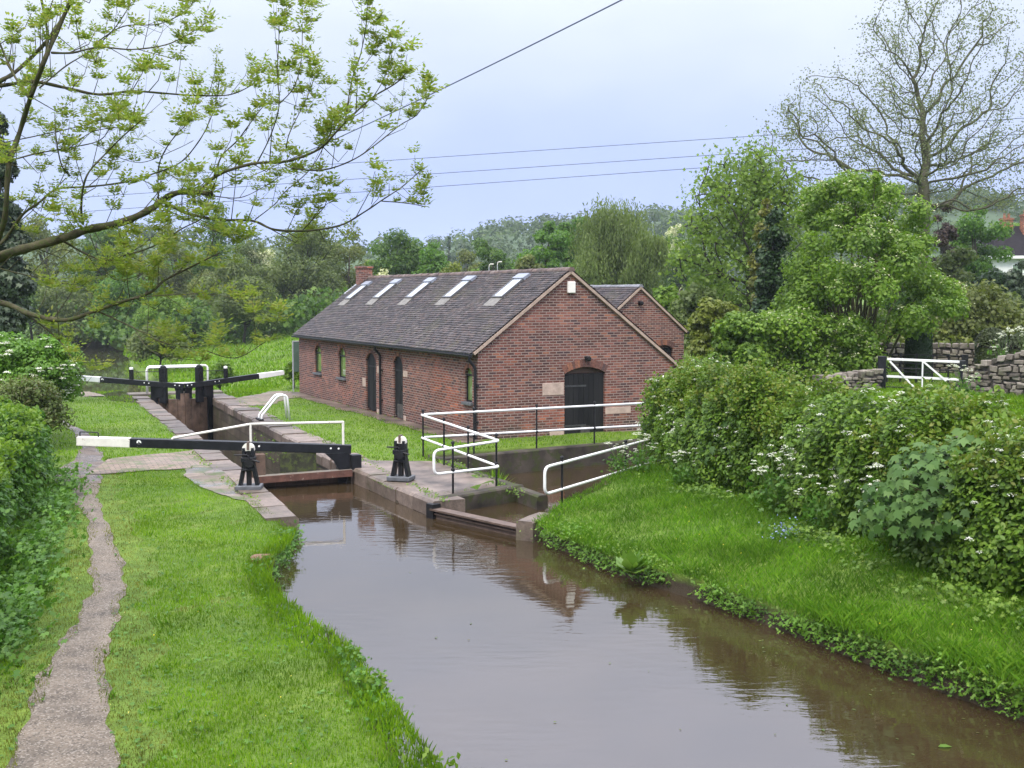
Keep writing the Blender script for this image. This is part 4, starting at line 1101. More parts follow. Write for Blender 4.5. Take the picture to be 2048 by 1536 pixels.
lm('l_ivy', (0.022, 0.042, 0.022), (0.045, 0.075, 0.040), (0.085, 0.115, 0.07), trans=0.15, pscale=0.8)
lm('l_copper', (0.040, 0.026, 0.024), (0.062, 0.040, 0.036), (0.080, 0.058, 0.05), pscale=0.4)
lm('l_willow', (0.100, 0.150, 0.046), (0.138, 0.195, 0.060), (0.175, 0.235, 0.080), trans=0.45, pscale=0.3)
lm('l_gold', (0.115, 0.135, 0.022), (0.165, 0.175, 0.028), (0.085, 0.115, 0.022), pscale=0.5)
lm('l_shrub', (0.088, 0.180, 0.017), (0.140, 0.255, 0.028), (0.200, 0.310, 0.048), trans=0.42, pscale=0.5)
lm('l_hedge', (0.068, 0.145, 0.016), (0.122, 0.232, 0.026), (0.185, 0.290, 0.044), trans=0.4, pscale=1.2)
lm('l_hedgetip', (0.095, 0.190, 0.022), (0.145, 0.235, 0.030), (0.190, 0.215, 0.045), pscale=1.0)
lm('l_nettle', (0.050, 0.135, 0.018), (0.080, 0.195, 0.026), (0.125, 0.250, 0.038), pscale=0.9)
lm('l_syc', (0.045, 0.105, 0.022), (0.072, 0.155, 0.034), (0.108, 0.195, 0.056), rough=0.5, spec=0.2, pscale=1.0)
lm('l_sycred', (0.12, 0.095, 0.05), (0.15, 0.125, 0.07), (0.12, 0.15, 0.06), rough=0.4, spec=0.4)
lm('l_ash', (0.160, 0.230, 0.042), (0.220, 0.305, 0.062), (0.275, 0.285, 0.080), trans=0.55, patch=0.4, pscale=2.5)
lm('l_bud', (0.115, 0.150, 0.075), (0.165, 0.200, 0.100), (0.225, 0.25, 0.14), trans=0.5, patch=0.3)
lm('l_bright2', (0.075, 0.180, 0.018), (0.115, 0.250, 0.026), (0.160, 0.300, 0.040), pscale=0.9)
lm('l_bramble', (0.110, 0.105, 0.040), (0.100, 0.155, 0.038), (0.150, 0.205, 0.055), pscale=1.2)
lm('l_fresh', (0.115, 0.200, 0.036), (0.170, 0.270, 0.052), (0.220, 0.315, 0.075), trans=0.5, pscale=0.4)
lm('flower', (0.62, 0.64, 0.55), (0.72, 0.73, 0.66), (0.80, 0.80, 0.74), trans=0.3, patch=0)
lm('cream', (0.42, 0.44, 0.24), (0.52, 0.53, 0.32), (0.62, 0.62, 0.42), trans=0.3, patch=0)
lm('blue', (0.20, 0.25, 0.55), (0.28, 0.34, 0.65), (0.4, 0.45, 0.7), trans=0.3, patch=0)
lm('l_far', (0.032, 0.070, 0.022), (0.055, 0.102, 0.030), (0.085, 0.132, 0.044), pscale=0.02, patch=0.9)
lm('l_dock', (0.085, 0.185, 0.025), (0.12, 0.235, 0.035), (0.16, 0.27, 0.06), rough=0.35, pscale=2)
lm('blade', (0.080, 0.185, 0.008), (0.135, 0.285, 0.013), (0.215, 0.345, 0.030), trans=0.4, patch=0.9, pscale=0.6, spec=0.08)
lm('blade_worn', (0.110, 0.150, 0.022), (0.150, 0.185, 0.032), (0.215, 0.205, 0.070), trans=0.35, patch=0.8, pscale=1.5, spec=0.08)
lm('blade2', (0.058, 0.150, 0.012), (0.100, 0.238, 0.018), (0.165, 0.300, 0.036), trans=0.4, patch=0.75, pscale=0.8, spec=0.10)
lm('yellowflower', (0.75, 0.55, 0.03), (0.8, 0.62, 0.04), (0.78, 0.72, 0.5), patch=0)

def clump_points(centers, radii, n, flat=0.8, shell=0.55):
    """leaf points spread through and mostly near the outside of each clump"""
    w = radii ** 2; k = rng.choice(len(centers), size=n, p=w / w.sum())
    d = rand_unit(n); r = rng.random(n) ** shell
    off = d * (r * radii[k])[:, None]; off[:, 2] *= flat
    return centers[k] + off, d

def make_tree(name, label, base, height, width, mat, kind='round', seed=0, n=5000, leaf=0.3, bottom=0.12, nclump=42, trunk_r=None, bark='darkbark', group=None, tmpl=CLUMP, depth=None, gap=0.3, cat='tree', lean=0.0):
    global rng
    rng = np.random.default_rng(seed + 100); random.seed(seed + 100)
    base = Vector(base); t = thing(name, label, cat, base, group)
    depth = depth or width * 0.9
    tr = trunk_r or height * 0.022
    z0 = height * bottom; ch = height - z0
    C = []; Rr = []
    for i in range(nclump):
        if kind == 'column':
            f = rng.random(); a = rng.random() * 6.283
            rr = width / 2 * (0.55 if f < 0.85 else 0.55 * (1 - f) / 0.15) * (0.35 + 0.65 * rng.random())
            C.append((rr * math.cos(a), rr * math.sin(a), z0 + ch * f * 0.95)); Rr.append(width * 0.27 * (1 - 0.55 * max(0, f - 0.6) / 0.4))
        elif kind == 'spire':
            f = rng.random(); a = rng.random() * 6.283; rad = width / 2 * (1 - f) ** 0.7
            C.append((rad * 0.7 * math.cos(a), rad * 0.7 * math.sin(a), z0 + ch * f * 0.98)); Rr.append(max(0.12 * width * 0.5, rad * 0.55))
        else:
            a = rng.random() * 6.283; u = rng.random() * 2 - 1
            rad = (0.35 + 0.65 * rng.random() ** 0.6)
            hz = math.sqrt(1 - u * u)
            if kind == 'tall': hz = min(1, hz * 1.1)
            if kind == 'bush': u = abs(u) * 1.35 - 0.35
            x = hz * rad * math.cos(a) * width * 0.41; y = hz * rad * math.sin(a) * depth * 0.41
            zc = z0 + ch * 0.5 + u * rad * ch * 0.42
            if kind != 'bush' and i % 4 == 0: zc = z0 + ch * 0.22 * rng.random(); x *= 0.95
            taper = 1.0
            if kind == 'egg': taper = 1.15 - 0.5 * (zc - z0) / ch
            C.append((x * taper, y * taper, zc)); Rr.append(width * (0.115 + 0.105 * rng.random()))
    C = np.array(C) + np.array([[lean * 0, 0, 0]]); Rr = np.array(Rr)
    mb = MB()
    top = Vector((rnd(-0.3, 0.3) * tr * 4, rnd(-0.3, 0.3) * tr * 4, height * (0.72 if kind not in ('column', 'spire') else 0.93)))
    tp = [Vector((0, 0, -0.3)), Vector((0, 0, height * 0.06)), top * 0.33 + Vector((rnd(-1, 1), rnd(-1, 1), 0)) * tr, top * 0.66 + Vector((rnd(-1, 1), rnd(-1, 1), 0)) * tr * 1.5, top]
    mb.tube([base + p for p in tp], [tr * 1.5, tr, tr * 0.85, tr * 0.55, tr * 0.16], 7)
    if kind not in ('column', 'spire'):
        for c in C[:min(len(C), 20)]:
            c = Vector(c); f = min(0.9, max(0.12, (c.z * 0.62) / max(top.z, 0.1)))
            p = tp[0].lerp(top, f) if f > 0.3 else Vector((0, 0, top.z * f))
            md = p.lerp(c, 0.5) + Vector((0, 0, -0.05 * height)) * rnd(0, 1)
            mb.tube([base + p, base + md, base + c], [tr * 0.42, tr * 0.28, tr * 0.07], 5, cap=False)
    mb.build('trunk', M[bark], t, smooth=True, fix=False)
    if kind == 'willow':
        ns = n // 9
        c, d = clump_points(C, Rr, ns, 0.8, 0.4)
        L_ = []; N_ = []
        for j in range(9):
            q = c.copy(); q[:, 2] -= j * height * 0.022 * (0.6 + 0.8 * rng.random(ns)); q[:, :2] += rng.normal(size=(ns, 2)) * 0.10 + d[:, :2] * 0.03 * j
            L_.append(q); N_.append(d + rng.normal(size=(ns, 3)) * 0.5)
        c = np.concatenate(L_); nn = np.concatenate(N_); nn[:, 2] *= 0.3
        c[:, 2] = np.maximum(c[:, 2], 0.3)
        leafpart('crown', STRAND * np.array([1.6, 1, 1]), c + np.array(base), nn, leaf * (0.7 + 0.7 * rng.random(len(c))), M[mat], t, (0, 0, -1), 0.35)
    else:
        n = int(n * (2.3 if leaf > 0.24 else 1.35)); leaf *= (0.74 if leaf > 0.24 else 1.0); c, d = clump_points(C, Rr, n, 0.8, 0.38)
        c[:, 2] = np.maximum(c[:, 2], 0.15 + rng.random(n) * 0.3)
        nn = d * 0.8 + rng.normal(size=(n, 3)) * 0.55 + np.array([[0, 0, 0.45]])
        leafpart('crown', tmpl, c + np.array(base), nn, leaf * (0.6 + 0.8 * rng.random(n)), M[mat], t)
    return t

# --- grown trees: branches reach for points spread through the crown
def grow(att, root, step, infl, kill, iters=260, jitter=0.18, seed=1, upbias=0.0, start=None):
    r = np.random.default_rng(seed)
    nodes = list(start) if start is not None else [np.array(root, float)]
    par = [i - 1 for i in range(len(nodes))]
    A = np.array(att, float)
    Nn = np.array(nodes)
    D = np.linalg.norm(A[:, None] - Nn[None], axis=2); near = D.argmin(1); nd = D.min(1)
    for it in range(iters):
        act = nd < infl
        if not act.any():
            if len(A) == 0: break
            j = nd.argmin(); act = np.zeros(len(A), bool); act[j] = True
        ids = near[act]; v = A[act] - np.array(nodes)[ids]; v /= np.maximum(np.linalg.norm(v, axis=1, keepdims=True), 1e-9)
        S = np.zeros((len(nodes), 3)); np.add.at(S, ids, v)
        u = np.unique(ids); new = []
        for i in u:
            dv = S[i] / max(np.linalg.norm(S[i]), 1e-9) + r.normal(size=3) * jitter; dv[2] += upbias
            dv /= np.linalg.norm(dv); new.append(nodes[i] + dv * step); par.append(int(i))
        base = len(nodes); nodes += new
        ND = np.linalg.norm(A[:, None] - np.array(new)[None], axis=2); j = ND.argmin(1); dm = ND.min(1)
        b = dm < nd; near[b] = base + j[b]; nd[b] = dm[b]
        keep = nd > kill
        A, near, nd = A[keep], near[keep], nd[keep]
        if len(A) == 0: break
    return np.array(nodes), np.array(par)

def limbs(nodes, par, tip_r, expo, max_r=None):
    n = len(nodes); acc = np.zeros(n); kids = [[] for _ in range(n)]
    for i in range(1, n): kids[par[i]].append(i)
    rad = np.zeros(n)
    for i in range(n - 1, -1, -1):
        rad[i] = tip_r if not kids[i] else (sum(rad[k] ** expo for k in kids[i])) ** (1 / expo)
    if max_r: rad = np.minimum(rad, max_r)
    chains = []; stack = [(0, None)]
    while stack:
        i, p = stack.pop(); ch = [p] if p is not None else []
        while True:
            ch.append(i)
            if not kids[i]: break
            ks = sorted(kids[i], key=lambda k: -rad[k])
            for k in ks[1:]: stack.append((k, i))
            i = ks[0]
        chains.append(ch)
    tips = [i for i in range(n) if not kids[i]]
    return rad, chains, tips

def smooth_nodes(nodes, par, k=1):
    n = len(nodes); kids = [[] for _ in range(n)]
    for i in range(1, n): kids[par[i]].append(i)
    for _ in range(k):
        q = nodes.copy()
        for i in range(1, n):
            if kids[i]: q[i] = nodes[i] * 0.5 + nodes[par[i]] * 0.25 + np.mean(nodes[kids[i]], axis=0) * 0.25
        nodes = q
    return nodes

def grown_tree(label, base, att, step, infl, kill, tip_r, expo, bark, leafm, leaf, per_tip, seed, max_r=None, start=None, spread=0.5, name='tree', sm=1, tmpl=CLUMP, near_tip=4, jitter=0.18, group=None, part='crown'):
    global rng
    rng = np.random.default_rng(seed)
    base = np.array(base, float)
    t = thing(name, label, 'tree', base, group)
    nodes, par = grow(att, base, step, infl, kill, seed=seed, start=start, jitter=jitter)
    nodes = smooth_nodes(nodes, par, sm)
    rad, chains, tips = limbs(nodes, par, tip_r, expo, max_r)
    rad[0] *= 1.35
    mb = MB()
    for ch in chains:
        r = [rad[i] for i in ch]
        if len(ch) > 1 and ch[0] != 0: r[0] = r[1]
        mb.tube([nodes[i] for i in ch], r, 7 if max(r) > 0.08 else (4 if max(r) > 0.025 else 3), cap=False)
    mb.build('trunk', M[bark], t, fix=False, smooth=True)
    # leaves along the last few nodes of each twig
    src = []
    for i in tips:
        j = i
        for _ in range(near_tip):
            src.append(j); j = par[j]
            if j < 0: break
    src = np.array(src); n = len(src) * per_tip
    c = nodes[np.repeat(src, per_tip)] + rng.normal(size=(n, 3)) * spread
    nn = rng.normal(size=(n, 3)) + np.array([[0, 0, 0.5]])
    leafpart(part, tmpl, c, nn, leaf * (0.6 + 0.8 * rng.random(n)), M[leafm], t)
    return t, nodes, par, tips

# big, barely leafing tree behind the shrub
def ell(n, c, r, seed, fn=None):
    q = np.random.default_rng(seed); P = q.normal(size=(n, 3)); P /= np.linalg.norm(P, axis=1, keepdims=True); P *= (q.random((n, 1)) ** (1 / 2.2))
    P = P * np.array(r) + np.array(c)
    return P if fn is None else P[fn(P)]
BTX, BTY = far(1845, 400, 70)[0], 70.0
att = np.concatenate([ell(1000, (BTX + 0.6, BTY, 16.2), (5.6, 5.5, 7.2), 3), ell(680, (BTX - 4.6, BTY, 13.2), (5.3, 5, 5.0), 4), ell(470, (BTX + 4.4, BTY, 12.0), (4.3, 4.5, 5.0), 5)])
att = att[(att[:, 2] > 8.6 + 0.14 * np.abs(att[:, 0] - BTX))]
vq = np.random.default_rng(44)
for _ in range(26):
    vc = np.array([BTX, BTY, 15.0]) + vq.normal(size=3) * np.array([5.0, 3.5, 4.5]); att = att[np.linalg.norm(att - vc, axis=1) > 0.9 + 1.1 * vq.random()]
st = [np.array((BTX + dx, BTY, z)) for dx, z in ((0, 2.5), (0.05, 4.2), (0.0, 6.0), (0.1, 7.6), (0.05, 9.0), (0.1, 10.2))]
grown_tree('tall spreading tree just coming into leaf, its branches bare against the sky', (BTX, BTY, 2.4), att, 0.45, 4.5, 0.75, 0.021, 2.05, 'greybark', 'l_bud', 0.115, 22, 11, 0.62, st, 0.34, 'tall_tree', 1, CLUMP, 3, 0.48)

# middle tree with visible limbs, fresh green, left of the golden conifer
X2, Y2 = far(1500, 500, 62)[0], 62.0
att = np.concatenate([ell(640, (X2 - 0.2, Y2, 8.9), (3.2, 2.9, 3.1), 6), ell(300, (X2 - 1.6, Y2, 5.6), (2.5, 2.4, 2.8), 7), ell(200, (X2 + 1.9, Y2, 7.8), (2.2, 2.2, 2.8), 8)])
att = att[att[:, 2] > 2.2]
st = [np.array((X2 + dx, Y2, z)) for dx, z in ((0.5, 0.5), (0.35, 2.0), (0.15, 3.4), (0.0, 4.8))]
grown_tree('half open fresh green tree with dark limbs, left of the yellow conifer', (X2 + 0.5, Y2, 0.4), att, 0.45, 3.5, 0.6, 0.03, 2.3, 'darkbark', 'l_fresh', 0.20, 22, 21, 0.30, st, 0.46, 'leafing_tree')

# row of trees and bushes behind: placed by where they stand, with their own kind of crown
def tree_at(label, u, vtop, d, wpx, mat, kind='round', n=4200, leaf=0.36, seed=0, bottom=0.1, zb=None, name='broadleaf_tree', nclump=44, group=None, cat='tree', bark='darkbark', tmpl=CLUMP):
    x, y, ztop = far(u, vtop, d)
    zb = H1(x, y) if zb is None else zb
    return make_tree(name, label, (x, y, zb), ztop - zb, wpx / FPX * d, mat, kind, seed, n, leaf, bottom, nclump, None, bark, group, tmpl, cat=cat)
G1 = 'trees beyond the lower pound'
for a in (
    ('dark round topped tree above the far pool, leftmost of the tall row', 190, 400, 150, 130, 'l_oak', 'round', 4200, 0.42, 1),
    ('olive green tree low behind the ash boughs at the picture edge', 95, 418, 142, 150, 'l_olive', 'round', 4200, 0.42, 2),
    ('greyish thin crowned tree right of the dark round topped tree', 278, 432, 150, 110, 'l_grey', 'tall', 2600, 0.40, 3),
    ('olive twiggy tree between the grey thin tree and the deep green one', 345, 428, 156, 100, 'l_olive', 'tall', 2700, 0.40, 4),
    ('deep green tree standing highest behind the main ash bough', 425, 398, 162, 130, 'l_oak', 'round', 4200, 0.44, 5),
    ('pale olive tree with thin top, right of the deep green tree', 498, 452, 150, 90, 'l_grey', 'tall', 2600, 0.38, 6),
    ('pale grey green bush shaped tree below the thin topped one', 470, 492, 128, 130, 'l_grey', 'round', 4800, 0.36, 7),
    ('cream flowering hawthorn tucked between taller trees', 528, 468, 150, 70, 'cream', 'round', 1500, 0.30, 8),
    ('large grey green alder left of the brick chimney', 606, 420, 132, 190, 'l_grey', 'round', 7500, 0.36, 9),
    ('olive alder directly behind the brick chimney', 694, 448, 140, 130, 'l_olive', 'round', 4600, 0.38, 10),
    ('rounded grey bush tree at the far edge of the meadow', 486, 548, 116, 150, 'l_grey', 'bush', 6000, 0.32, 11),
    ('mid green tree rising above the canal bend', 250, 520, 132, 150, 'l_bright', 'round', 4200, 0.38, 12),
    ('soft green tree over the far pool beside the blossom bush', 150, 545, 136, 150, 'l_grey', 'round', 4200, 0.38, 13),
    ('low bright bush tree between pool and meadow', 335, 585, 122, 130, 'l_shrub', 'bush', 4000, 0.32, 14),
    ('small deep green bush under the grey trees at the meadow edge', 384, 612, 119, 66, 'l_oak', 'bush', 2600, 0.28, 15),
    ('dark tree closing the meadow beside the brick wall', 578, 540, 134, 110, 'l_oak', 'bush', 4200, 0.34, 16),
    ('shadowy green tree behind the far pool, seen under the low bough', 60, 560, 140, 130, 'l_oak', 'bush', 3600, 0.38, 17),
    ('mixed green tree closing the gap above the pool bend', 205, 590, 141, 120, 'l_oak', 'bush', 3400, 0.36, 18),
    ('dim olive tree filling the row behind the rounded grey bush', 430, 535, 140, 120, 'l_olive', 'bush', 3800, 0.36, 19),
    ('dense mid green tree right of the grey alder, touching the tiled roof', 655, 540, 128, 110, 'l_grey', 'bush', 4200, 0.34, 20),
    ('straggly tree behind the row, showing over the low bright bush', 300, 510, 158, 130, 'l_grey', 'round', 3600, 0.42, 22),
    ('far tree at the back of the row behind the deep green one', 375, 490, 166, 140, 'l_bright', 'round', 3800, 0.42, 23),
):
    tree_at(*a, group=G1, bottom=0.02 if a[6] == 'bush' else 0.05)
G2 = 'trees over the tiled roof'
for a in (
    ('dark rounded sycamore just right of the chimney', 795, 446, 126, 140, 'l_oak', 'round', 5200, 0.40, 31),
    ('lighter green tree leaning out right of the dark sycamore', 868, 474, 122, 110, 'l_bright', 'egg', 3600, 0.36, 32),
    ('small yellow green sapling poking above the ridge', 905, 512, 100, 76, 'l_yellow', 'egg', 2200, 0.24, 33),
    ('blue green round tree above the middle of the ridge', 985, 452, 132, 104, 'l_oak', 'round', 4600, 0.38, 34),
    ('pale olive tree in the gap left of the blue green round tree', 930, 474, 152, 84, 'l_olive', 'round', 2600, 0.38, 35),
    ('glossy bright green tree left of the willow', 1096, 404, 112, 120, 'l_bright', 'round', 5600, 0.38, 36),
    ('second glossy green tree half hidden by the willow', 1158, 394, 116, 96, 'l_bright', 'round', 4200, 0.38, 37),
    ('white blossomed hawthorn beside the chimney', 772, 526, 104, 52, 'cream', 'round', 1300, 0.22, 38),
    ('low bush tree behind the ridge below the glossy tree', 1060, 500, 104, 90, 'l_olive', 'bush', 2800, 0.30, 39),
    ('dull green bush along the ridge left of the low bush', 950, 525, 106, 90, 'l_shrub', 'bush', 2600, 0.28, 40),
):
    tree_at(*a, group=G2, bottom=0.05)
tree_at('tall soft weeping willow behind the roof apex', 1222, 364, 92, 215, 'l_willow', 'willow', 60000, 0.30, 41, 0.03, name='willow_tree', nclump=80)
tree_at('smaller drooping willow on the right flank of the tall one', 1292, 430, 88, 110, 'l_willow', 'willow', 20000, 0.30, 42, 0.05, name='willow_tree', nclump=20)
tree_at('blue grey tree in the gap between the willow and the leafing tree', 1352, 462, 165, 100, 'l_oak', 'round', 3200, 0.44, 43)
tree_at('white blossoming tree far off on the slope', 1350, 428, 235, 56, 'cream', 'round', 1400, 0.5, 44)
tree_at('thin dark cypress on the skyline left of the far hill', 898, 468, 300, 12, 'l_dark', 'column', 500, 0.6, 45, name='cypress_tree')
tree_at('dark columnar conifer against the flowering shrub', 1552, 402, 47, 88, 'l_dark', 'column', 14000, 0.17, 46, 0.02, name='conifer_tree', nclump=80)
tree_at('golden tipped conifer behind the dark columnar one', 1532, 384, 51, 70, 'l_gold', 'column', 8000, 0.17, 47, 0.02, name='conifer_tree', nclump=60)
tree_at('copper leaved tree between the shrub and the green trees', 1892, 384, 88, 74, 'l_copper', 'egg', 3600, 0.30, 48)
tree_at('fresh green tree left of the tiled cottage', 1955, 386, 96, 130, 'l_bright', 'round', 5200, 0.32, 49)
tree_at('lighter green tree half behind the cottage roof', 2030, 398, 135, 110, 'l_shrub', 'round', 4200, 0.38, 50)
tree_at('dark evergreen bush in front of the cottage wall', 1998, 516, 76, 100, 'l_dark', 'bush', 3200, 0.24, 51, 0.02, name='evergreen_bush', cat='bush')
tree_at('grey leaved bush by the cottage garden', 2048, 512, 70, 80, 'l_ivy', 'bush', 2600, 0.22, 52, 0.02, name='evergreen_bush', cat='bush')
tree_at('brown olive shrub spreading behind the stone walls', 1960, 566, 55, 200, 'l_olive', 'bush', 6000, 0.19, 53, 0.02, name='garden_shrub', cat='bush')
tree_at('yellow green thicket at the corner of the brick outbuilding', 1432, 574, 47, 110, 'l_yellow', 'bush', 5200, 0.17, 54, 0.02, name='garden_shrub', cat='bush')
tree_at('pale green thicket under the leafing tree', 1395, 560, 60, 110, 'l_willow', 'bush', 4200, 0.20, 55, 0.02, name='garden_shrub', cat='bush')
tree_at('dark shady bush left of the flowering shrub', 1480, 612, 40, 150, 'l_hedge', 'bush', 6800, 0.15, 56, 0.02, name='garden_shrub', cat='bush')
tree_at('grey ivy clad tree at the left picture edge', -6, 205, 40, 130, 'l_ivy', 'column', 9000, 0.20, 57, 0.02, name='ivy_tree', nclump=46)
tree_at('sallow bush on the pool bank beyond the far gates', 318, 648, 84, 130, 'l_grey', 'bush', 4600, 0.22, 58, 0.0, name='sallow_bush', cat='bush')
tree_at('olive sallow at the water edge left of the meadow', 292, 655, 100, 80, 'l_olive', 'bush', 2800, 0.24, 59, 0.0, name='sallow_bush', cat='bush')
tree_at('pale elder bush behind the footbridge rails', 440, 718, 64, 74, 'l_shrub', 'bush', 2400, 0.16, 60, 0.0, name='elder_bush', cat='bush')
tree_at('small bush at the far corner of the long brick wall', 588, 716, 49.5, 44, 'l_shrub', 'bush', 1800, 0.11, 61, 0.0, name='elder_bush', cat='bush')
for i, (u, vt, d, w_, m_, lb) in enumerate(((1420, 520, 78, 110, 'l_oak', 'dim green tree filling in behind the pale thicket'), (1640, 470, 66, 140, 'l_oak', 'dark tree hidden deep behind the flowering shrub'), (1840, 520, 62, 160, 'l_oak', 'shaded tree behind the right flank of the flowering shrub'), (1985, 470, 120, 100, 'l_oak', 'dark tree between cottage and fresh green tree'), (1330, 560, 66, 90, 'l_shrub', 'bush behind the board fence right of the roof'), (1905, 470, 74, 110, 'l_grey', 'grey green tree below the copper leaved one'), (2010, 590, 62, 120, 'l_grey', 'pale bush low down before the cottage'))):
    tree_at(lb, u, vt, d, w_, m_, 'bush' if vt > 510 else 'round', 3600, 0.24, 70 + i, 0.03)

# the big flowering shrub by the gate
SX, SY = far(1695, 500, 42.5)[0], 42.5
sh = thing('flowering_shrub', 'big fresh green shrub dotted with cream blossom behind the field gate', 'bush', (SX, SY, 0.7))
rng = np.random.default_rng(77); random.seed(77)
C = []; Rr = []
for i in range(215):
    a = rng.random() * 6.283; u = rng.random() ** 0.75 if i < 150 else rng.random() * 0.3
    hz = (1 - u ** 3) ** 0.5; lo_ = min(1, max(0, (u - 0.08) / 0.30))
    rad = 0.52 + 0.58 * rng.random() ** 0.7
    ca_ = math.cos(a)
    C.append((SX - 0.15 + hz * rad * ca_ * ((4.5 - 0.75 * lo_) if ca_ > 0 else (4.2 - 2.35 * lo_)), SY + hz * rad * math.sin(a) * 3.6, 1.05 + u * 7.3 * (0.85 + 0.17 * rad))); Rr.append((0.40 + 0.55 * rng.random()) * (1 - 0.35 * u))
for i in range(34):
    C.append((SX - 1.2 + rnd(-2.4, 1.6), SY - 2.3 + rnd(-0.6, 0.8), 0.8 + 2.4 * random.random())); Rr.append(0.45 + 0.35 * random.random())
C = np.array(C); Rr = np.array(Rr); k_ = ~((C[:, 0] > SX + 0.6) & (C[:, 2] < 3.0)); C, Rr = C[k_], Rr[k_]
mb = MB()
for i in range(0, 150, 3):
    c = Vector(C[i]); f = Vector((SX + rnd(-0.5, 0.9), SY + rnd(-0.4, 0.4), 0.4))
    mb.tube([f, f.lerp(c, 0.5) + Vector((0, 0, 0.5)), c], [0.07, 0.04, 0.010], 5, cap=False)
mb.build('trunk', M['bark'], sh, fix=False, smooth=True)
c, d = clump_points(C, Rr, 78000, 0.85, 0.45)
nn = d * 0.7 + rng.normal(size=c.shape) * 0.5 + np.array([[0, 0, 0.5]])
leafpart('crown', OVAL, c, nn, 0.135 * (0.6 + 0.8 * rng.random(len(c))), M['l_shrub'], sh)
cn_ = (c - np.array([SX, SY, 3.2])) / np.array([4.6, 3.6, 4.6]); out = c[(d[:, 2] > -0.1) & (np.linalg.norm(cn_, axis=1) > 0.86) & (rng.random(len(c)) < 0.05)]
fc = np.repeat(out, 5, axis=0) + rng.normal(size=(len(out) * 5, 3)) * np.array([0.07, 0.07, 0.03]) + np.array([0, 0, 0.05])
leafpart('blossom', DIAMOND, fc, np.array([[0, -0.2, 1]]) + rng.normal(size=fc.shape) * 0.4, 0.085, M['cream'], sh)

# ------------------------------------------------------------------ hedges
def vnoise(P, s, seed=0):
    """cheap smooth noise from sines"""
    q = np.random.default_rng(seed); v = np.zeros(len(P))
    for k in range(6):
        w = q.normal(size=3) * s * (1 + 0.5 * k); v += np.sin(P @ w + q.random() * 6.28) / (1 + 0.4 * k)
    return v / 3.2

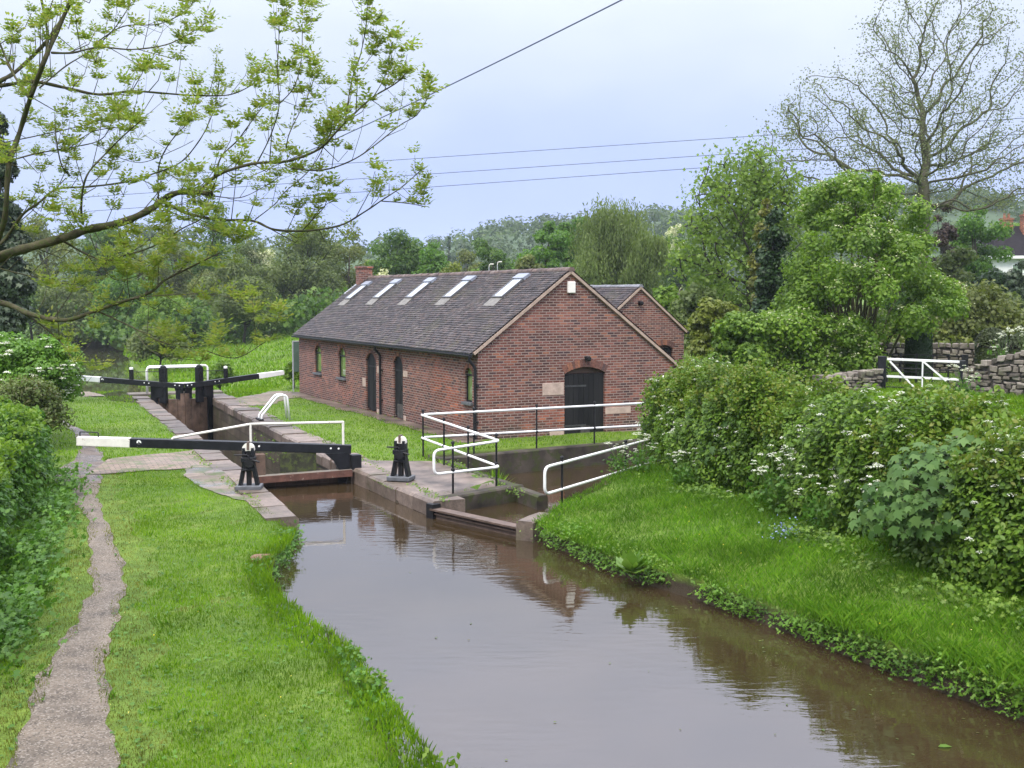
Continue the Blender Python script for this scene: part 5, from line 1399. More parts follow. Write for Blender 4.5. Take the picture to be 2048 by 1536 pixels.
def hedge(name, label, path, width, heights, n, leaf, mat, seed, top_mat=None, ground=H1, tmpl=OVAL, cat='hedge', bump=0.22, front=0.0, sq=0.55):
    """path: front foot line; grows `width` to the left side of travel"""
    global rng
    rng = np.random.default_rng(seed)
    P = [Vector((*p, 0)) for p in path]; seg = [(P[i + 1] - P[i]).length for i in range(len(P) - 1)]; tot = sum(seg)
    def along(t):
        s = t * tot
        for i, l_ in enumerate(seg):
            if s <= l_ or i == len(seg) - 1:
                d = (P[i + 1] - P[i]).normalized(); return P[i] + d * s, Vector((-d.y, d.x, 0)), (i + s / l_) / len(seg)
            s -= l_
    t = thing(name, label, cat, (P[0].x, P[0].y, ground(P[0].x, P[0].y)))
    K = 240; tab = [along(k / (K - 1)) for k in range(K)]
    px = np.array([[a.x, a.y] for a, b, c in tab]); pn = np.array([[b.x, b.y] for a, b, c in tab]); fr = np.linspace(0, 1, K)
    gz = H(px[:, 0] + pn[:, 0] * width * 0.3, px[:, 1] + pn[:, 1] * width * 0.3)
    hh = np.interp(fr, np.linspace(0, 1, len(heights)), heights)
    def surf(tt, ang, rad):
        i = np.clip(tt * (K - 1), 0, K - 1.001); a = i.astype(int); f = (i - a)[:, None]
        b = px[a] * (1 - f) + px[a + 1] * f; nn = pn[a] * (1 - f) + pn[a + 1] * f; f = f[:, 0]
        g_ = gz[a] * (1 - f) + gz[a + 1] * f; h_ = hh[a] * (1 - f) + hh[a + 1] * f
        end = np.minimum(1, np.minimum(tt, 1 - tt) * tot / (width * 0.5)); es = np.sqrt(np.maximum(0.05, 1 - (1 - end) ** 2))
        ca_, sa_ = np.cos(ang), np.sin(ang)
        x = -np.sign(ca_) * np.abs(ca_) ** sq; z = np.abs(sa_) ** sq * np.sign(sa_)
        off = width / 2 + x * width / 2 * rad * es
        return np.column_stack([b + nn * off[:, None], g_ + z * h_ * rad * (0.6 + 0.4 * es)]), np.column_stack([nn * x[:, None], z * 0.9 + 0.15])
    def pts(m, r0, r1):
        tt = rng.random(m); ang = np.pi * rng.random(m) ** 1.0 * 0.86
        p, nn = surf(tt, ang, np.ones(m))
        b = vnoise(p, 1.6, seed) * bump + vnoise(p, 5.5, seed + 1) * bump * 0.45
        rad = (1 + b) * (r0 + (r1 - r0) * rng.random(m) ** 0.6)
        return surf(tt, ang, rad)
    # woody inside: a loose tangle of stems
    mb = MB()
    for k in range(int(tot * 5)):
        a, b, _ = along(random.random()); q = a + b * width * rnd(0.15, 0.85); i = min(K - 1, int(random.random() * K))
        g_ = ground(q.x, q.y); hh_ = float(np.interp(random.random(), np.linspace(0, 1, len(heights)), heights))
        mb.tube([(q.x, q.y, g_ - 0.1), (q.x + rnd(-0.2, 0.2), q.y + rnd(-0.2, 0.2), g_ + hh_ * 0.45), (q.x + rnd(-0.4, 0.4), q.y + rnd(-0.4, 0.4), g_ + hh_ * 0.85)], [0.022, 0.016, 0.006], 4, cap=False)
    mb.build('stems', M['darkbark'], t, fix=False)
    c, nn = pts(n, 0.80, 1.04); c2, n2 = pts(n // 2, 0.45, 0.85)
    c = np.concatenate([c, c2]); nn = np.concatenate([nn, n2])
    N_ = nn * 0.9 + rng.normal(size=c.shape) * 0.5 + np.array([[0, 0, 0.25]])
    leafpart('foliage', tmpl, c, N_, leaf * (0.55 + 0.9 * rng.random(len(c))), M[mat], t)
    if top_mat:
        c, nn = pts(n // 2, 0.98, 1.09); k = nn[:, 2] > 0.75; c = c[k]
        nz = vnoise(c, 1.1, seed + 5) > -0.25; c = c[nz]
        c[:, 2] += np.abs(rng.normal(size=len(c))) * 0.05
        leafpart('young_shoots', tmpl, c, rng.normal(size=c.shape) + np.array([[0, 0, 0.6]]), leaf * (0.5 + 0.8 * rng.random(len(c))), M[top_mat], t)
    return t, pts

def umbels(c, n_each=14, r=0.05, size=0.016, droop=0.35):
    """flat topped flower heads of many small florets around each centre"""
    m = len(c) * n_each; a = rng.random(m) * 6.283; q = np.sqrt(rng.random(m)) * r
    o = np.column_stack([q * np.cos(a), q * np.sin(a), -droop * q * q / r + rng.normal(size=m) * 0.004])
    return np.repeat(c, n_each, axis=0) + o

HP = [(3.0, 25.7), (3.15, 22.8), (4.2, 19.8), (5.0, 16.6), (5.55, 14.2), (6.9, 11.0), (8.4, 8.2)]
hd, hp = hedge('hedge', 'thick mixed hedge with white umbels and pale young tips on the right bank', HP, 1.8, [1.45, 1.80, 1.82, 1.76, 1.84, 1.74, 1.74, 1.68, 1.6], 115000, 0.075, 'l_hedge', 5, 'l_hedgetip', bump=0.34, sq=0.7)
c, nn = hp(2200, 1.0, 1.08); sel = (nn[:, 2] > 0.1) & (vnoise(c, 0.9, 3) + 0.5 * (nn[:, 2] > 0.8) * ((c[:, 1] < 17.5) | (c[:, 1] > 22)) > 0.18); c = c[sel][:560]
u_ = umbels(c, 26, 0.055, droop=0.5)
leafpart('blossom', DIAMOND, u_, np.array([[0, -0.15, 1]]) + rng.normal(size=u_.shape) * 0.35, 0.026, M['flower'], hd)
# rounded hump of the hedge nearest the brick gable
tree_at('rounded elder at the hedge end, flat white flower heads in front of the brick gable', 1350, 738, 25.4, 126, 'l_bright2', 'bush', 11000, 0.10, 90, 0.0, H1(3.6, 25.4), 'elder_bush', 34, None, 'bush', 'darkbark', OVAL)
def add_flowers(parent_name_obj, pts_, n_each=24, r=0.06, s=0.03, mat='flower'):
    u_ = umbels(pts_, n_each, r); leafpart('blossom', DIAMOND, u_, np.array([[0, -0.2, 1]]) + rng.normal(size=u_.shape) * 0.35, s, M[mat], parent_name_obj)
elder = [o for o in COL.objects if o.name.startswith('elder_bush') and 'rounded elder' in o.get('label', '')][0]
ev = [c_ for c_ in elder.children if c_.name.startswith('crown')][0]
co = np.empty(len(ev.data.vertices) * 3, np.float32); ev.data.vertices.foreach_get('co', co); co = co.reshape(-1, 3) + np.array(elder.location)
ctr = co.reshape(-1, 6, 3).mean(1); mid = np.array(elder.location) + np.array([0, 0, 1.1])
dd = np.linalg.norm((ctr - mid) * np.array([1, 1, 0.9]), axis=1); o_ = np.argsort(-dd)[:1400]; o_ = o_[ctr[o_, 2] > mid[2] - 0.5]
add_flowers(elder, ctr[rng.choice(o_, 42, replace=False)] + np.array([0, -0.04, 0.04]), 30, 0.065, 0.03)

# young sycamore with large leaves growing through the hedge
def sycamore(label, centre, rx, ry, rz, n, size, seed, redtop=0.25):
    global rng
    rng = np.random.default_rng(seed); random.seed(seed)
    x, y = centre; zb = H1(x, y); t = thing('sycamore_sapling', label, 'sapling', (x, y, zb))
    d = rand_unit(n); d[:, 1] = -np.abs(d[:, 1]) * 0.9 + 0.35 * rng.random(n); d[:, 2] = np.abs(d[:, 2]) * 1.2 - 0.55
    r = 0.72 + 0.33 * rng.random(n)
    c = np.column_stack([x + d[:, 0] * rx * r, y + d[:, 1] * ry * r, zb + rz * 0.52 + d[:, 2] * rz * 0.52 * r])
    nn = d * 0.75 + np.array([[0, -0.35, 0.7]]) + rng.normal(size=c.shape) * 0.28
    s = size * (0.5 + 0.8 * rng.random(n))
    red = (c[:, 2] > zb + rz * 0.80) & (rng.random(n) < redtop)
    leafpart('foliage', PALM, c[~red], nn[~red], s[~red], M['l_syc'], t, (0, -0.6, -1), 0.5)
    leafpart('young_shoots', PALM, c[red], nn[red], s[red] * 0.8, M['l_sycred'], t, (0, -0.6, -1), 0.5)
    mb = MB()
    for k in range(0, n, 9):
        f = Vector((x + rnd(-0.12, 0.12), y + rnd(-0.1, 0.1), zb)); q = Vector(c[k])
        mb.tube([f, f.lerp(q, 0.55) + Vector((0, 0, 0.25)), q], [0.02, 0.012, 0.004], 4, cap=False)
    mb.build('stems', M['bark'], t, fix=False)
    return t
sycamore('young sycamore with large lobed leaves bulging out of the hedge at right', (6.5, 14.9), 1.95, 1.25, 2.15, 1700, 0.15, 8)
sycamore('smaller reddish topped sycamore shoot in the middle of the hedge', (4.1, 21.3), 0.6, 0.9, 1.95, 130, 0.17, 9, 0.6)

# left side: hedge, blossom bush, nettles
LP = [(-4.9, 7.0), (-5.7, 10.0), (-6.5, 13.0), (-7.2, 15.8), (-8.4, 19.6), (-9.8, 23.6), (-10.6, 25.8)]
hedge('hedge', 'bright green bushy hedge along the left of the towpath', LP, 2.4, [1.0, 1.0, 1.05, 1.1, 1.25, 1.4, 1.45, 1.3], 62000, 0.095, 'l_nettle', 15, 'l_shrub', cat='hedge', bump=0.34, sq=0.7)
tree_at('dark leaved bush bulging from the left hedge above the path', 40, 905, 21.5, 110, 'l_hedge', 'bush', 7000, 0.09, 91, 0.0, 0.1, 'hawthorn_bush', 24, None, 'bush', 'darkbark', OVAL)
haw = tree_at('hawthorn bush in white blossom at the left of the far grass', 58, 648, 31.5, 220, 'l_bright2', 'bush', 20000, 0.10, 95, 0.0, 0.1, 'hawthorn_bush', 60, None, 'bush', 'darkbark', OVAL)
def surface_points(t, k, mid_dz, n):
    ev = [c_ for c_ in t.children if c_.name.startswith('crown')][0]
    co = np.empty(len(ev.data.vertices) * 3, np.float32); ev.data.vertices.foreach_get('co', co); co = co.reshape(-1, 3) + np.array(t.location)
    ctr = co.reshape(-1, k, 3).mean(1); mid = np.array(t.location) + np.array([0, 0, mid_dz])
    o_ = np.argsort(-np.linalg.norm(ctr - mid, axis=1))[:len(ctr) // 5]; o_ = o_[ctr[o_, 1] < mid[1] + 0.3]
    return ctr[rng.choice(o_, min(n, len(o_)), replace=False)]
add_flowers(haw, surface_points(haw, 6, 1.6, 90) + np.array([0, -0.05, 0.03]), 30, 0.10, 0.055)
tree_at('reddish brown tangle of stems and leaves under the white blossom', 52, 748, 29.3, 170, 'l_bramble', 'bush', 9000, 0.08, 93, 0.0, 0.1, 'bramble_bush', 50, None, 'bush', 'darkbark', OVAL)
tree_at('green bush between the path bend and the white hawthorn', 55, 800, 27.0, 90, 'l_nettle', 'bush', 6000, 0.10, 94, 0.0, 0.1, 'hawthorn_bush', 20, None, 'bush', 'darkbark', OVAL)

# cow parsley standing against the hedges: one plant, then copies
def cow_parsley(label):
    t = thing('cow_parsley', label, 'wild flower', (0, 0, 0), 'cow parsley along the hedges')
    mb = MB(); heads = []
    for k in range(9):
        a = rnd(0, 6.28); r = rnd(0.1, 0.34); h = rnd(0.55, 1.0)
        q = (r * math.cos(a), r * math.sin(a), h); mb.tube([(0, 0, 0), (q[0] * 0.35, q[1] * 0.35, h * 0.55), q], [0.007, 0.005, 0.003], 4, cap=False); heads.append(q)
        for j in range(2): heads.append((q[0] + rnd(-0.1, 0.1), q[1] + rnd(-0.1, 0.1), q[2] - rnd(0.0, 0.12)))
    mb.build('stems', M['l_dock'], t, fix=False)
    u_ = umbels(np.array(heads), 22, 0.045); leafpart('blossom', DIAMOND, u_, np.array([[0, 0, 1]]) + rng.normal(size=u_.shape) * 0.35, 0.024, M['flower'], t)
    c = rng.normal(size=(160, 3)) * np.array([0.16, 0.16, 0.14]) + np.array([0, 0, 0.28]); leafpart('foliage', CLUMP, c, rng.normal(size=c.shape) + np.array([[0, 0, 1]]), 0.09, M['l_nettle'], t)
    return t
random.seed(5); rng = np.random.default_rng(5)
proto = cow_parsley('cow parsley by the bank railing end, in front of the elder')
spots = [(2.62, 22.9, 0.9, None), (2.15, 23.1, 0.7, 'cow parsley poking through the lower white rail'), (3.2, 21.4, 0.8, 'cow parsley low at the foot of the hedge nearest the railing'), (4.3, 18.7, 1.2, 'tall cow parsley halfway along the foot of the hedge'), (4.75, 17.3, 1.1, 'cow parsley leaning from the hedge left of the sycamore'), (6.35, 13.3, 1.0, 'cow parsley beneath the large lobed leaves'), (6.5, 14.6, 1.9, 'tall cow parsley against the top right of the hedge'), (5.9, 18.2, 2.0, 'cow parsley on top of the hedge beside the grass slope'), (5.2, 21.4, 2.0, 'cow parsley rising above the hedge below the stone wall'), (3.9, 24.3, 2.1, 'cow parsley above the hedge top near the gable door'), (13.0, 33.0, 1.2, 'cow parsley in front of the field gate'), (17.3, 38.6, 2.3, 'white flowering cow parsley over the right stone wall'), (16.6, 38.9, 2.2, 'cow parsley behind the sloping end of the right stone wall'), (5.3, 15.9, 1.5, 'cow parsley half hidden in the face of the hedge')]
for i, (x, y, s, lb) in enumerate(spots):
    if i == 0: o = proto
    else:
        o = proto.copy(); COL.objects.link(o)
        for ch_ in proto.children: c_ = ch_.copy(); COL.objects.link(c_); c_.parent = o
        o['label'] = lb
    o.location = (x, y, H1(x, y)); o.rotation_euler = (0, 0, i * 1.3); o.scale = (min(s, 1.2),) * 2 + (s,)

# ------------------------------------------------------------------ foreground ash bough, traced boughs then grown twigs
ASH_D = 11.5
ash = thing('ash_tree', 'overhanging ash tree with mossy boughs and bursts of new yellow green leaves', 'tree', (-6.2, 11.6, 0))
random.seed(21); rng = np.random.default_rng(21)
ZS = 2.2756
BOUGHS = [   # (photo points, start thickness px, end thickness px, depth start, depth end)
 ([(-330, 1330), (0, 1170), (120, 1130), (300, 1080), (400, 1045), (560, 1010), (690, 950), (740, 910), (820, 875), (960, 880)], 44, 22, 11.6, 11.2, 2.2756),
 ([(900, 885), (985, 800), (1150, 745), (1300, 735), (1450, 680), (1540, 590), (1620, 510), (1700, 440), (1800, 380), (1850, 330)], 15, 4, 11.2, 10.6, ZS),
 ([(740, 915), (850, 970), (1000, 1000), (1150, 1005), (1250, 1045), (1400, 1050), (1550, 1025), (1650, 970), (1740, 910), (1830, 850), (1910, 780)], 15, 4, 11.2, 11.8, ZS),
 ([(1735, 915), (1850, 925), (1935, 940)], 5, 3, 11.7, 11.9, ZS),
 ([(1330, 765), (1420, 775), (1510, 765), (1620, 720), (1720, 650), (1820, 570), (1900, 520), (1955, 430)], 8, 3, 11.0, 11.5, ZS),
 ([(975, 800), (1010, 710), (1080, 640), (1140, 560), (1205, 480), (1260, 475)], 8, 3, 11.2, 11.6, ZS),
 ([(260, 1080), (380, 1150), (480, 1185), (560, 1165), (700, 1120), (830, 1040), (910, 1000), (960, 950)], 10, 4, 11.4, 10.6, ZS),
 ([(-300, 420), (0, 390), (150, 372), (300, 400), (450, 430), (600, 415), (750, 425), (900, 435), (1050, 430), (1160, 380)], 20, 4, 11.9, 12.2, ZS),
 ([(-40, 1170), (20, 1000), (40, 760), (90, 600), (140, 440), (200, 280), (270, 120), (340, -40)], 24, 16, 11.5, 10.9, ZS),
 ([(-160, 480), (0, 370), (60, 335), (150, 255), (230, 165), (300, 55), (350, -30)], 20, 13, 12.0, 12.4, ZS),
 ([(140, 440), (200, 290), (215, 150), (185, -20)], 14, 9, 11.2, 11.0, ZS),
 ([(-60, 60), (0, 200), (60, 335), (135, 450)], 6, 12, 12.3, 11.3, ZS),
 ([(-100, 1200), (20, 1090), (100, 980), (180, 920), (260, 860), (400, 850), (560, 830), (700, 790), (820, 740), (900, 650), (950, 560), (985, 460), (1000, 350)], 14, 3, 11.6, 12.3, ZS),
 ([(-100, 770), (0, 745), (160, 700), (330, 670), (450, 640), (500, 580), (525, 490)], 9, 3, 12.0, 12.4, ZS),
 ([(378, 1020), (370, 930), (395, 800), (480, 700), (560, 620), (640, 550)], 11, 4, 11.4, 11.0, ZS),
 ([(250, 520), (255, 620), (280, 750), (320, 800)], 4, 7, 12.0, 11.8, ZS),
 ([(235, 240), (330, 240), (450, 215), (600, 225), (750, 205), (850, 160), (945, 100)], 10, 3, 11.0, 11.4, ZS),
 ([(180, 400), (300, 300), (420, 225), (520, 130), (600, 10)], 7, 4, 11.2, 11.8, ZS),
 ([(430, 200), (560, 120), (720, 110), (830, 60), (885, 5)], 6, 3, 11.6, 11.9, ZS),
 ([(720, 905), (722, 760), (760, 670), (815, 600), (880, 540)], 7, 3, 11.2, 10.8, ZS),
 ([(1165, 750), (1230, 620), (1270, 480), (1262, 340), (1270, 160), (1270, 120)], 6, 3, 11.0, 10.7, ZS),
 ([(1268, 475), (1335, 400), (1370, 280), (1376, 110)], 5, 3, 10.9, 10.8, ZS),
 ([(1300, 690), (1320, 600), (1400, 440), (1432, 345)], 5, 3, 11.0, 11.2, ZS),
 ([(1570, 560), (1600, 370), (1640, 250), (1665, 120), (1672, 10)], 6, 3, 10.8, 10.5, ZS),
 ([(1640, 320), (1710, 230), (1720, 200)], 3, 2, 10.6, 10.6, ZS),
 ([(1700, 440), (1755, 340), (1785, 190)], 4, 3, 10.7, 10.9, ZS),
 ([(1160, 1000), (1250, 930), (1290, 880), (1420, 760), (1520, 580), (1600, 500)], 5, 3, 11.4, 11.2, ZS),
 ([(1390, 1050), (1440, 970), (1500, 920)], 4, 2, 11.6, 11.4, ZS),
 ([(1310, 1045), (1350, 960), (1380, 930)], 4, 2, 11.6, 11.3, ZS),
 ([(1690, 930), (1710, 860), (1715, 840)], 3, 2, 11.7, 11.7, ZS),
 ([(640, 960), (760, 960), (880, 1010), (1000, 1060), (1090, 1090), (1160, 1070)], 5, 2, 11.2, 10.5, ZS),
 ([(300, 810), (240, 890), (250, 1000)], 4, 2, 11.6, 11.4, ZS),
 ([(560, 505), (420, 560), (250, 600), (60, 640), (-60, 660)], 3, 6, 12.4, 12.2, ZS),
 ([(700, 430), (600, 560), (420, 600), (300, 690)], 3, 4, 12.2, 12.0, ZS),
 ([(880, 640), (800, 680), (640, 740), (500, 700)], 3, 3, 12.1, 12.0, ZS),
 ([(960, 890), (1090, 900), (1200, 850), (1290, 790)], 5, 2, 11.2, 10.8, ZS),
 ([(60, 340), (20, 280), (-40, 240)], 5, 4, 12.0, 12.0, ZS),
 # low boughs, in full picture pixels
 ([(-150, 590), (0, 605), (60, 628), (130, 640), (190, 622), (240, 605), (300, 585), (330, 560), (380, 535), (440, 505)], 22, 4, 11.6, 10.6, 1),
 ([(40, 620), (110, 672), (150, 725)], 8, 4, 11.4, 10.9, 1),
 ([(195, 622), (260, 652), (330, 686), (400, 698), (470, 716), (530, 684)], 6, 2.5, 11.2, 10.4, 1),
 ([(270, 660), (300, 700), (350, 715), (410, 722)], 3, 2, 10.9, 10.4, 1),
 ([(260, 598), (330, 590), (420, 588), (480, 600)], 4, 2, 11.0, 10.4, 1),
 ([(-60, 520), (30, 545), (100, 560), (170, 580), (220, 610)], 5, 2.5, 11.6, 11.2, 1),
 ([(180, 470), (205, 530), (235, 560), (300, 540), (340, 500)], 3, 2, 11.2, 10.8, 1),
 ([(60, 550), (120, 500), (200, 520), (270, 500), (330, 450)], 3, 2, 11.5, 11.0, 1),
]
wood = MB(); twigs = wood; bursts = []; bdir = []
def catmull(P, k=6):
    out = []
    for i in range(len(P) - 1):
        a = P[max(i - 1, 0)]; b = P[i]; c = P[i + 1]; d = P[min(i + 2, len(P) - 1)]
        for j in range(k):
            t = j / k
            out.append(0.5 * ((2 * b) + (c - a) * t + (2 * a - 5 * b + 4 * c - d) * t * t + (3 * b - a - 3 * c + d) * t ** 3))
    out.append(P[-1]); return out
for bi, (pts_, w0, w1, d0, d1_, sc_) in enumerate(BOUGHS):
    n_ = len(pts_); P = []
    for i, (u, v) in enumerate(pts_):
        f = i / (n_ - 1); d_ = d0 + (d1_ - d0) * f + 0.18 * math.sin(i * 1.9 + bi)
        P.append(Vector(far(u / sc_, v / sc_, d_)))
    C_ = catmull(P); m_ = len(C_)
    k_ = ASH_D / FPX / 2 * (1.08 / sc_ if sc_ > 1 else 0.60)
    rad = [(w0 + (w1 - w0) * (i / (m_ - 1)) ** 0.8) * k_ * (1 + 0.10 * math.sin(i * 1.3)) for i in range(m_)]
    wood.tube(C_, rad, 8 if w0 > 9 else 5)
    # twigs: upward side shoots ending in a burst of leaves
    L_ = 0; nxt = rnd(0.08, 0.3); side = 1
    for i in range(1, m_):
        L_ += (C_[i] - C_[i - 1]).length
        if L_ > nxt and i > m_ * (0.22 if w0 > 15 else 0.06):
            if C_[i].x / C_[i].y * FPX + 1024 > -60:
                tg = (C_[i] - C_[i - 1]).normalized(); side = -side
                up = Vector((0, 0, 1)); outv = Vector((tg.x * 0.5 + rnd(-0.3, 0.3), rnd(-0.6, 0.6), 0.55 + rnd(-0.3, 0.5)))
                if random.random() < 0.28: outv.z = -abs(outv.z) * 0.4
                ln = rnd(0.08, 0.34); q0 = C_[i]; q1 = q0 + outv.normalized() * ln; q2 = q1 + (outv.normalized() * 0.5 + up * 0.6).normalized() * ln * 0.6
                r_ = min(rad[i] * 0.55, 0.0055)
                twigs.tube([q0, q1, q2], [r_, r_ * 0.75, r_ * 0.5], 4, cap=False)
                bursts.append(q2); bdir.append((q2 - q1).normalized())
                if random.random() < 0.45: bursts.append(q1); bdir.append((q1 - q0).normalized())
            nxt = L_ + rnd(0.06, 0.27)
    bursts.append(C_[-1]); bdir.append((C_[-1] - C_[-3]).normalized())
    if w1 <= 4:
        for j in (3, 6, 9):
            if j < m_: bursts.append(C_[-j]); bdir.append(Vector((rnd(-1, 1), rnd(-1, 1), 0.8)).normalized())
trunk_pts = [Vector((-6.3, 11.5, -0.2)), Vector((-6.25, 11.55, 1.6)), Vector((-6.35, 11.6, 3.4)), Vector((-6.5, 11.7, 5.5)), Vector((-6.6, 11.9, 8.0)), Vector((-6.4, 12.2, 11.0))]
wood.tube(catmull(trunk_pts), [0.34 - 0.26 * i / 30 for i in range(31)], 10)
wood.build('trunk', M['bark'], ash, fix=False, smooth=True)
LC, LNn, LU, LS = [], [], [], []
for q, d in zip(bursts, bdir):
    k = random.randint(5, 13); big = rnd(0.4, 1.35)
    for j in range(k):
        a = 6.283 * j / k + rnd(-0.4, 0.4); el = rnd(-0.15, 1.1)
        d_ = Vector((math.cos(a) * math.cos(el), math.sin(a) * math.cos(el), math.sin(el) * 0.9 + 0.15)) + d * 0.5
        d_.normalize(); stem = rnd(0.07, 0.18) * big
        # a pinnate spray: paired leaflets along a short rachis
        sidev = d_.cross(Vector((0, 0, 1)));
        if sidev.length < 0.1: sidev = Vector((1, 0, 0))
        sidev.normalize()
        for f in (0.3, 0.52, 0.74, 0.98):
            for sg in ((-1, 1) if f < 0.95 else (0,)):
                ax = (d_ * 0.65 + sidev * sg * 0.9 + Vector((0, 0, -0.15))).normalized()
                sz = rnd(0.030, 0.054) * big ** 0.8 * (1.25 - 0.25 * f)
                LC.append(q + d_ * stem * f + ax * sz * 0.5); LU.append(ax); n_ = ax.cross(sidev if sg == 0 else d_); n_ = n_ if n_.z > 0 else -n_
                LNn.append(n_ + Vector((rnd(-0.4, 0.4), rnd(-0.4, 0.4), rnd(-0.2, 0.4)))); LS.append(sz)
build_np('leaves', scatter(DIAMOND * np.array([0.72, 1, 1]), np.array(LC), np.array(LNn), np.array(LS), np.array(LU)), 4, M['l_ash'], ash)
print('ash bursts', len(bursts), 'leaves', len(LC))

# ------------------------------------------------------------------ dry stone walls, gate, fence, cottage
def dry_wall(label, line, tops, thick=0.5, name='dry_stone_wall'):
    P = [Vector((*p, 0)) for p in line]; o0 = (P[0].x, P[0].y, H1(P[0].x, P[0].y)); t = thing(name, label, 'wall', o0)
    seg = [(P[i + 1] - P[i]).length for i in range(len(P) - 1)]; tot = sum(seg)
    def at_(s):
        for i, l_ in enumerate(seg):
            if s <= l_ or i == len(seg) - 1:
                f = min(1, s / l_); d = (P[i + 1] - P[i]).normalized(); return P[i].lerp(P[i + 1], f), d, tops[i] + (tops[i + 1] - tops[i]) * f
            s -= l_
    def stone(mb, c, d, lx, ly, lz):
        nn = Vector((-d.y, d.x, 0)); V = []
        for sx, sy, sz in ((-1, -1, -1), (1, -1, -1), (1, 1, -1), (-1, 1, -1), (-1, -1, 1), (1, -1, 1), (1, 1, 1), (-1, 1, 1)):
            V.append(c + d * sx * lx / 2 * rnd(0.6, 1.03) + nn * sy * ly / 2 * rnd(0.75, 1.15) + Vector((0, 0, sz * lz / 2 * rnd(0.62, 1.08))))
        mb.hexa(V)
    core = MB(); mb = MB()
    s = 0
    n = max(2, int(tot / 0.5)); rows = []
    for i in range(n + 1):
        c, d, zt = at_(tot * i / n); nn = Vector((-d.y, d.x, 0)); zb = H1(c.x, c.y) - 0.3
        rows.append([c - nn * thick * 0.36 + Vector((0, 0, zb)), c + nn * thick * 0.36 + Vector((0, 0, zb)), c + nn * thick * 0.32 + Vector((0, 0, zt - 0.12)), c - nn * thick * 0.32 + Vector((0, 0, zt - 0.12))])
    for i in range(n): core.add(rows[i] + rows[i + 1], [(0, 4, 5, 1), (1, 5, 6, 2), (2, 6, 7, 3), (3, 7, 4, 0)])
    core.build('wall_core', plain('wall_core', (0.05, 0.045, 0.038), 0.9, 0.3, 5), t)
    z_lo = min(H1(p.x, p.y) for p in P) - 0.2; z = z_lo
    while z < max(tops) - 0.14:
        hh = rnd(0.08, 0.19); s = rnd(0, 0.2)
        while s < tot:
            l_ = rnd(0.13, 0.48); c, d, zt = at_(s + l_ / 2); hh_ = hh * rnd(0.75, 1.25)
            if z + hh < zt - 0.10 and z > H1(c.x, c.y) - 0.25 and s + l_ < tot + 0.1:
                nn = Vector((-d.y, d.x, 0))
                for sg in (-1, 1):
                    stone(mb, c + nn * sg * (thick * 0.38 + rnd(-0.025, 0.025)) + Vector((0, 0, z + hh / 2 + rnd(-0.03, 0.03))), (d + Vector((rnd(-0.1, 0.1), rnd(-0.1, 0.1), rnd(-0.16, 0.16)))).normalized(), l_ * 0.98, thick * rnd(0.26, 0.36), hh_)
            s += l_
        z += hh
    s = 0
    while s < tot:
        l_ = rnd(0.16, 0.34); c, d, zt = at_(min(tot, s + l_ / 2)); stone(mb, c + Vector((0, 0, zt - 0.04 + rnd(-0.02, 0.02))), d, l_ * 0.97, thick * 0.98, rnd(0.17, 0.24)); s += l_
    mb.build('stones', M['drystone'], t, bevel=0.025)
    return t
random.seed(33)
p1 = far(1632, 755, 36.2); p2 = far(1755, 740, 37.0)
dry_wall('low dry stone wall left of the white barred gate', [(p1[0], p1[1]), (p2[0], p2[1])], [p1[2], p2[2]])
w0 = far(1925, 760, 36.6); w1 = far(1985, 722, 35.6); w2 = far(2060, 702, 34.8)
dry_wall('dry stone wall climbing away at the right picture edge', [(far(1905, 775, 36.9)[0], 36.9), (w0[0], w0[1]), (w1[0], w1[1]), (w2[0], w2[1]), (w2[0] + 3, w2[1] - 1.0)], [far(1905, 772, 36.9)[2], far(1925, 745, 36.6)[2], w1[2], w2[2], w2[2] + 0.2])
b0 = far(1735, 688, 47); b1 = far(2080, 690, 45)
dry_wall('old stone wall behind the gate under the clipped bushes', [(b0[0], b0[1]), (b1[0], b1[1])], [b0[2], b1[2]], 0.6)

ga = far(1768, 778, 37.2); gb = far(1922, 778, 36.4)
gt_ = thing('field_gate', 'white barred metal field gate hung between black posts', 'gate', (ga[0], ga[1], H1(ga[0], ga[1])))
zb_ = H1(ga[0], ga[1])
A_ = V3(ga[0], ga[1], 0); B_ = V3(gb[0], gb[1], 0)
zt = far(1770, 718, 37.2)[2]
g_ = lambda f, z: A_.lerp(B_, f) + V3(0, 0, z)
zl, zm = zt - 0.56, zt - 0.28
for nm, pts_, m_ in (('top_rail', [g_(0.03, zt), g_(0.985, zt - 0.05)], 'white'), ('middle_rail', [g_(0.03, zl), g_(0.985, zl - 0.05)], 'white'), ('thin_rail', [g_(0.03, zm), g_(0.985, zm - 0.05)], 'iron'), ('bottom_rail', [g_(0.03, zt - 0.90), g_(0.985, zt - 0.95)], 'iron')):
    mb = MB(); mb.bar(pts_[0], pts_[1], 0.05, 0.075 if m_ == 'white' else 0.035); mb.build(nm, M[m_], gt_, bevel=0.008)
for a_, b_ in (((0.06, zt - 0.06), (0.40, zt - 0.92)), ((0.50, zt - 0.06), (0.80, zt - 0.66)), ((0.49, zt - 0.06), (0.49, zt - 0.92))):
    mb = MB(); off = V3(0, -0.055, 0); mb.bar(g_(*a_) + off, g_(*b_) + off, 0.035, 0.055); mb.build('brace', M['white'], gt_)
for f, h_, w_ in ((-0.035, zt + 0.1, 0.26), (1.01, zt + 0.0, 0.18)):
    mb = MB(); q = g_(f, 0); mb.box((q.x, q.y, (zb_ - 0.3 + h_) / 2), (w_, w_, h_ - zb_ + 0.3), (B_ - A_).to_2d()); mb.build('post', M['black'], gt_, bevel=0.02)
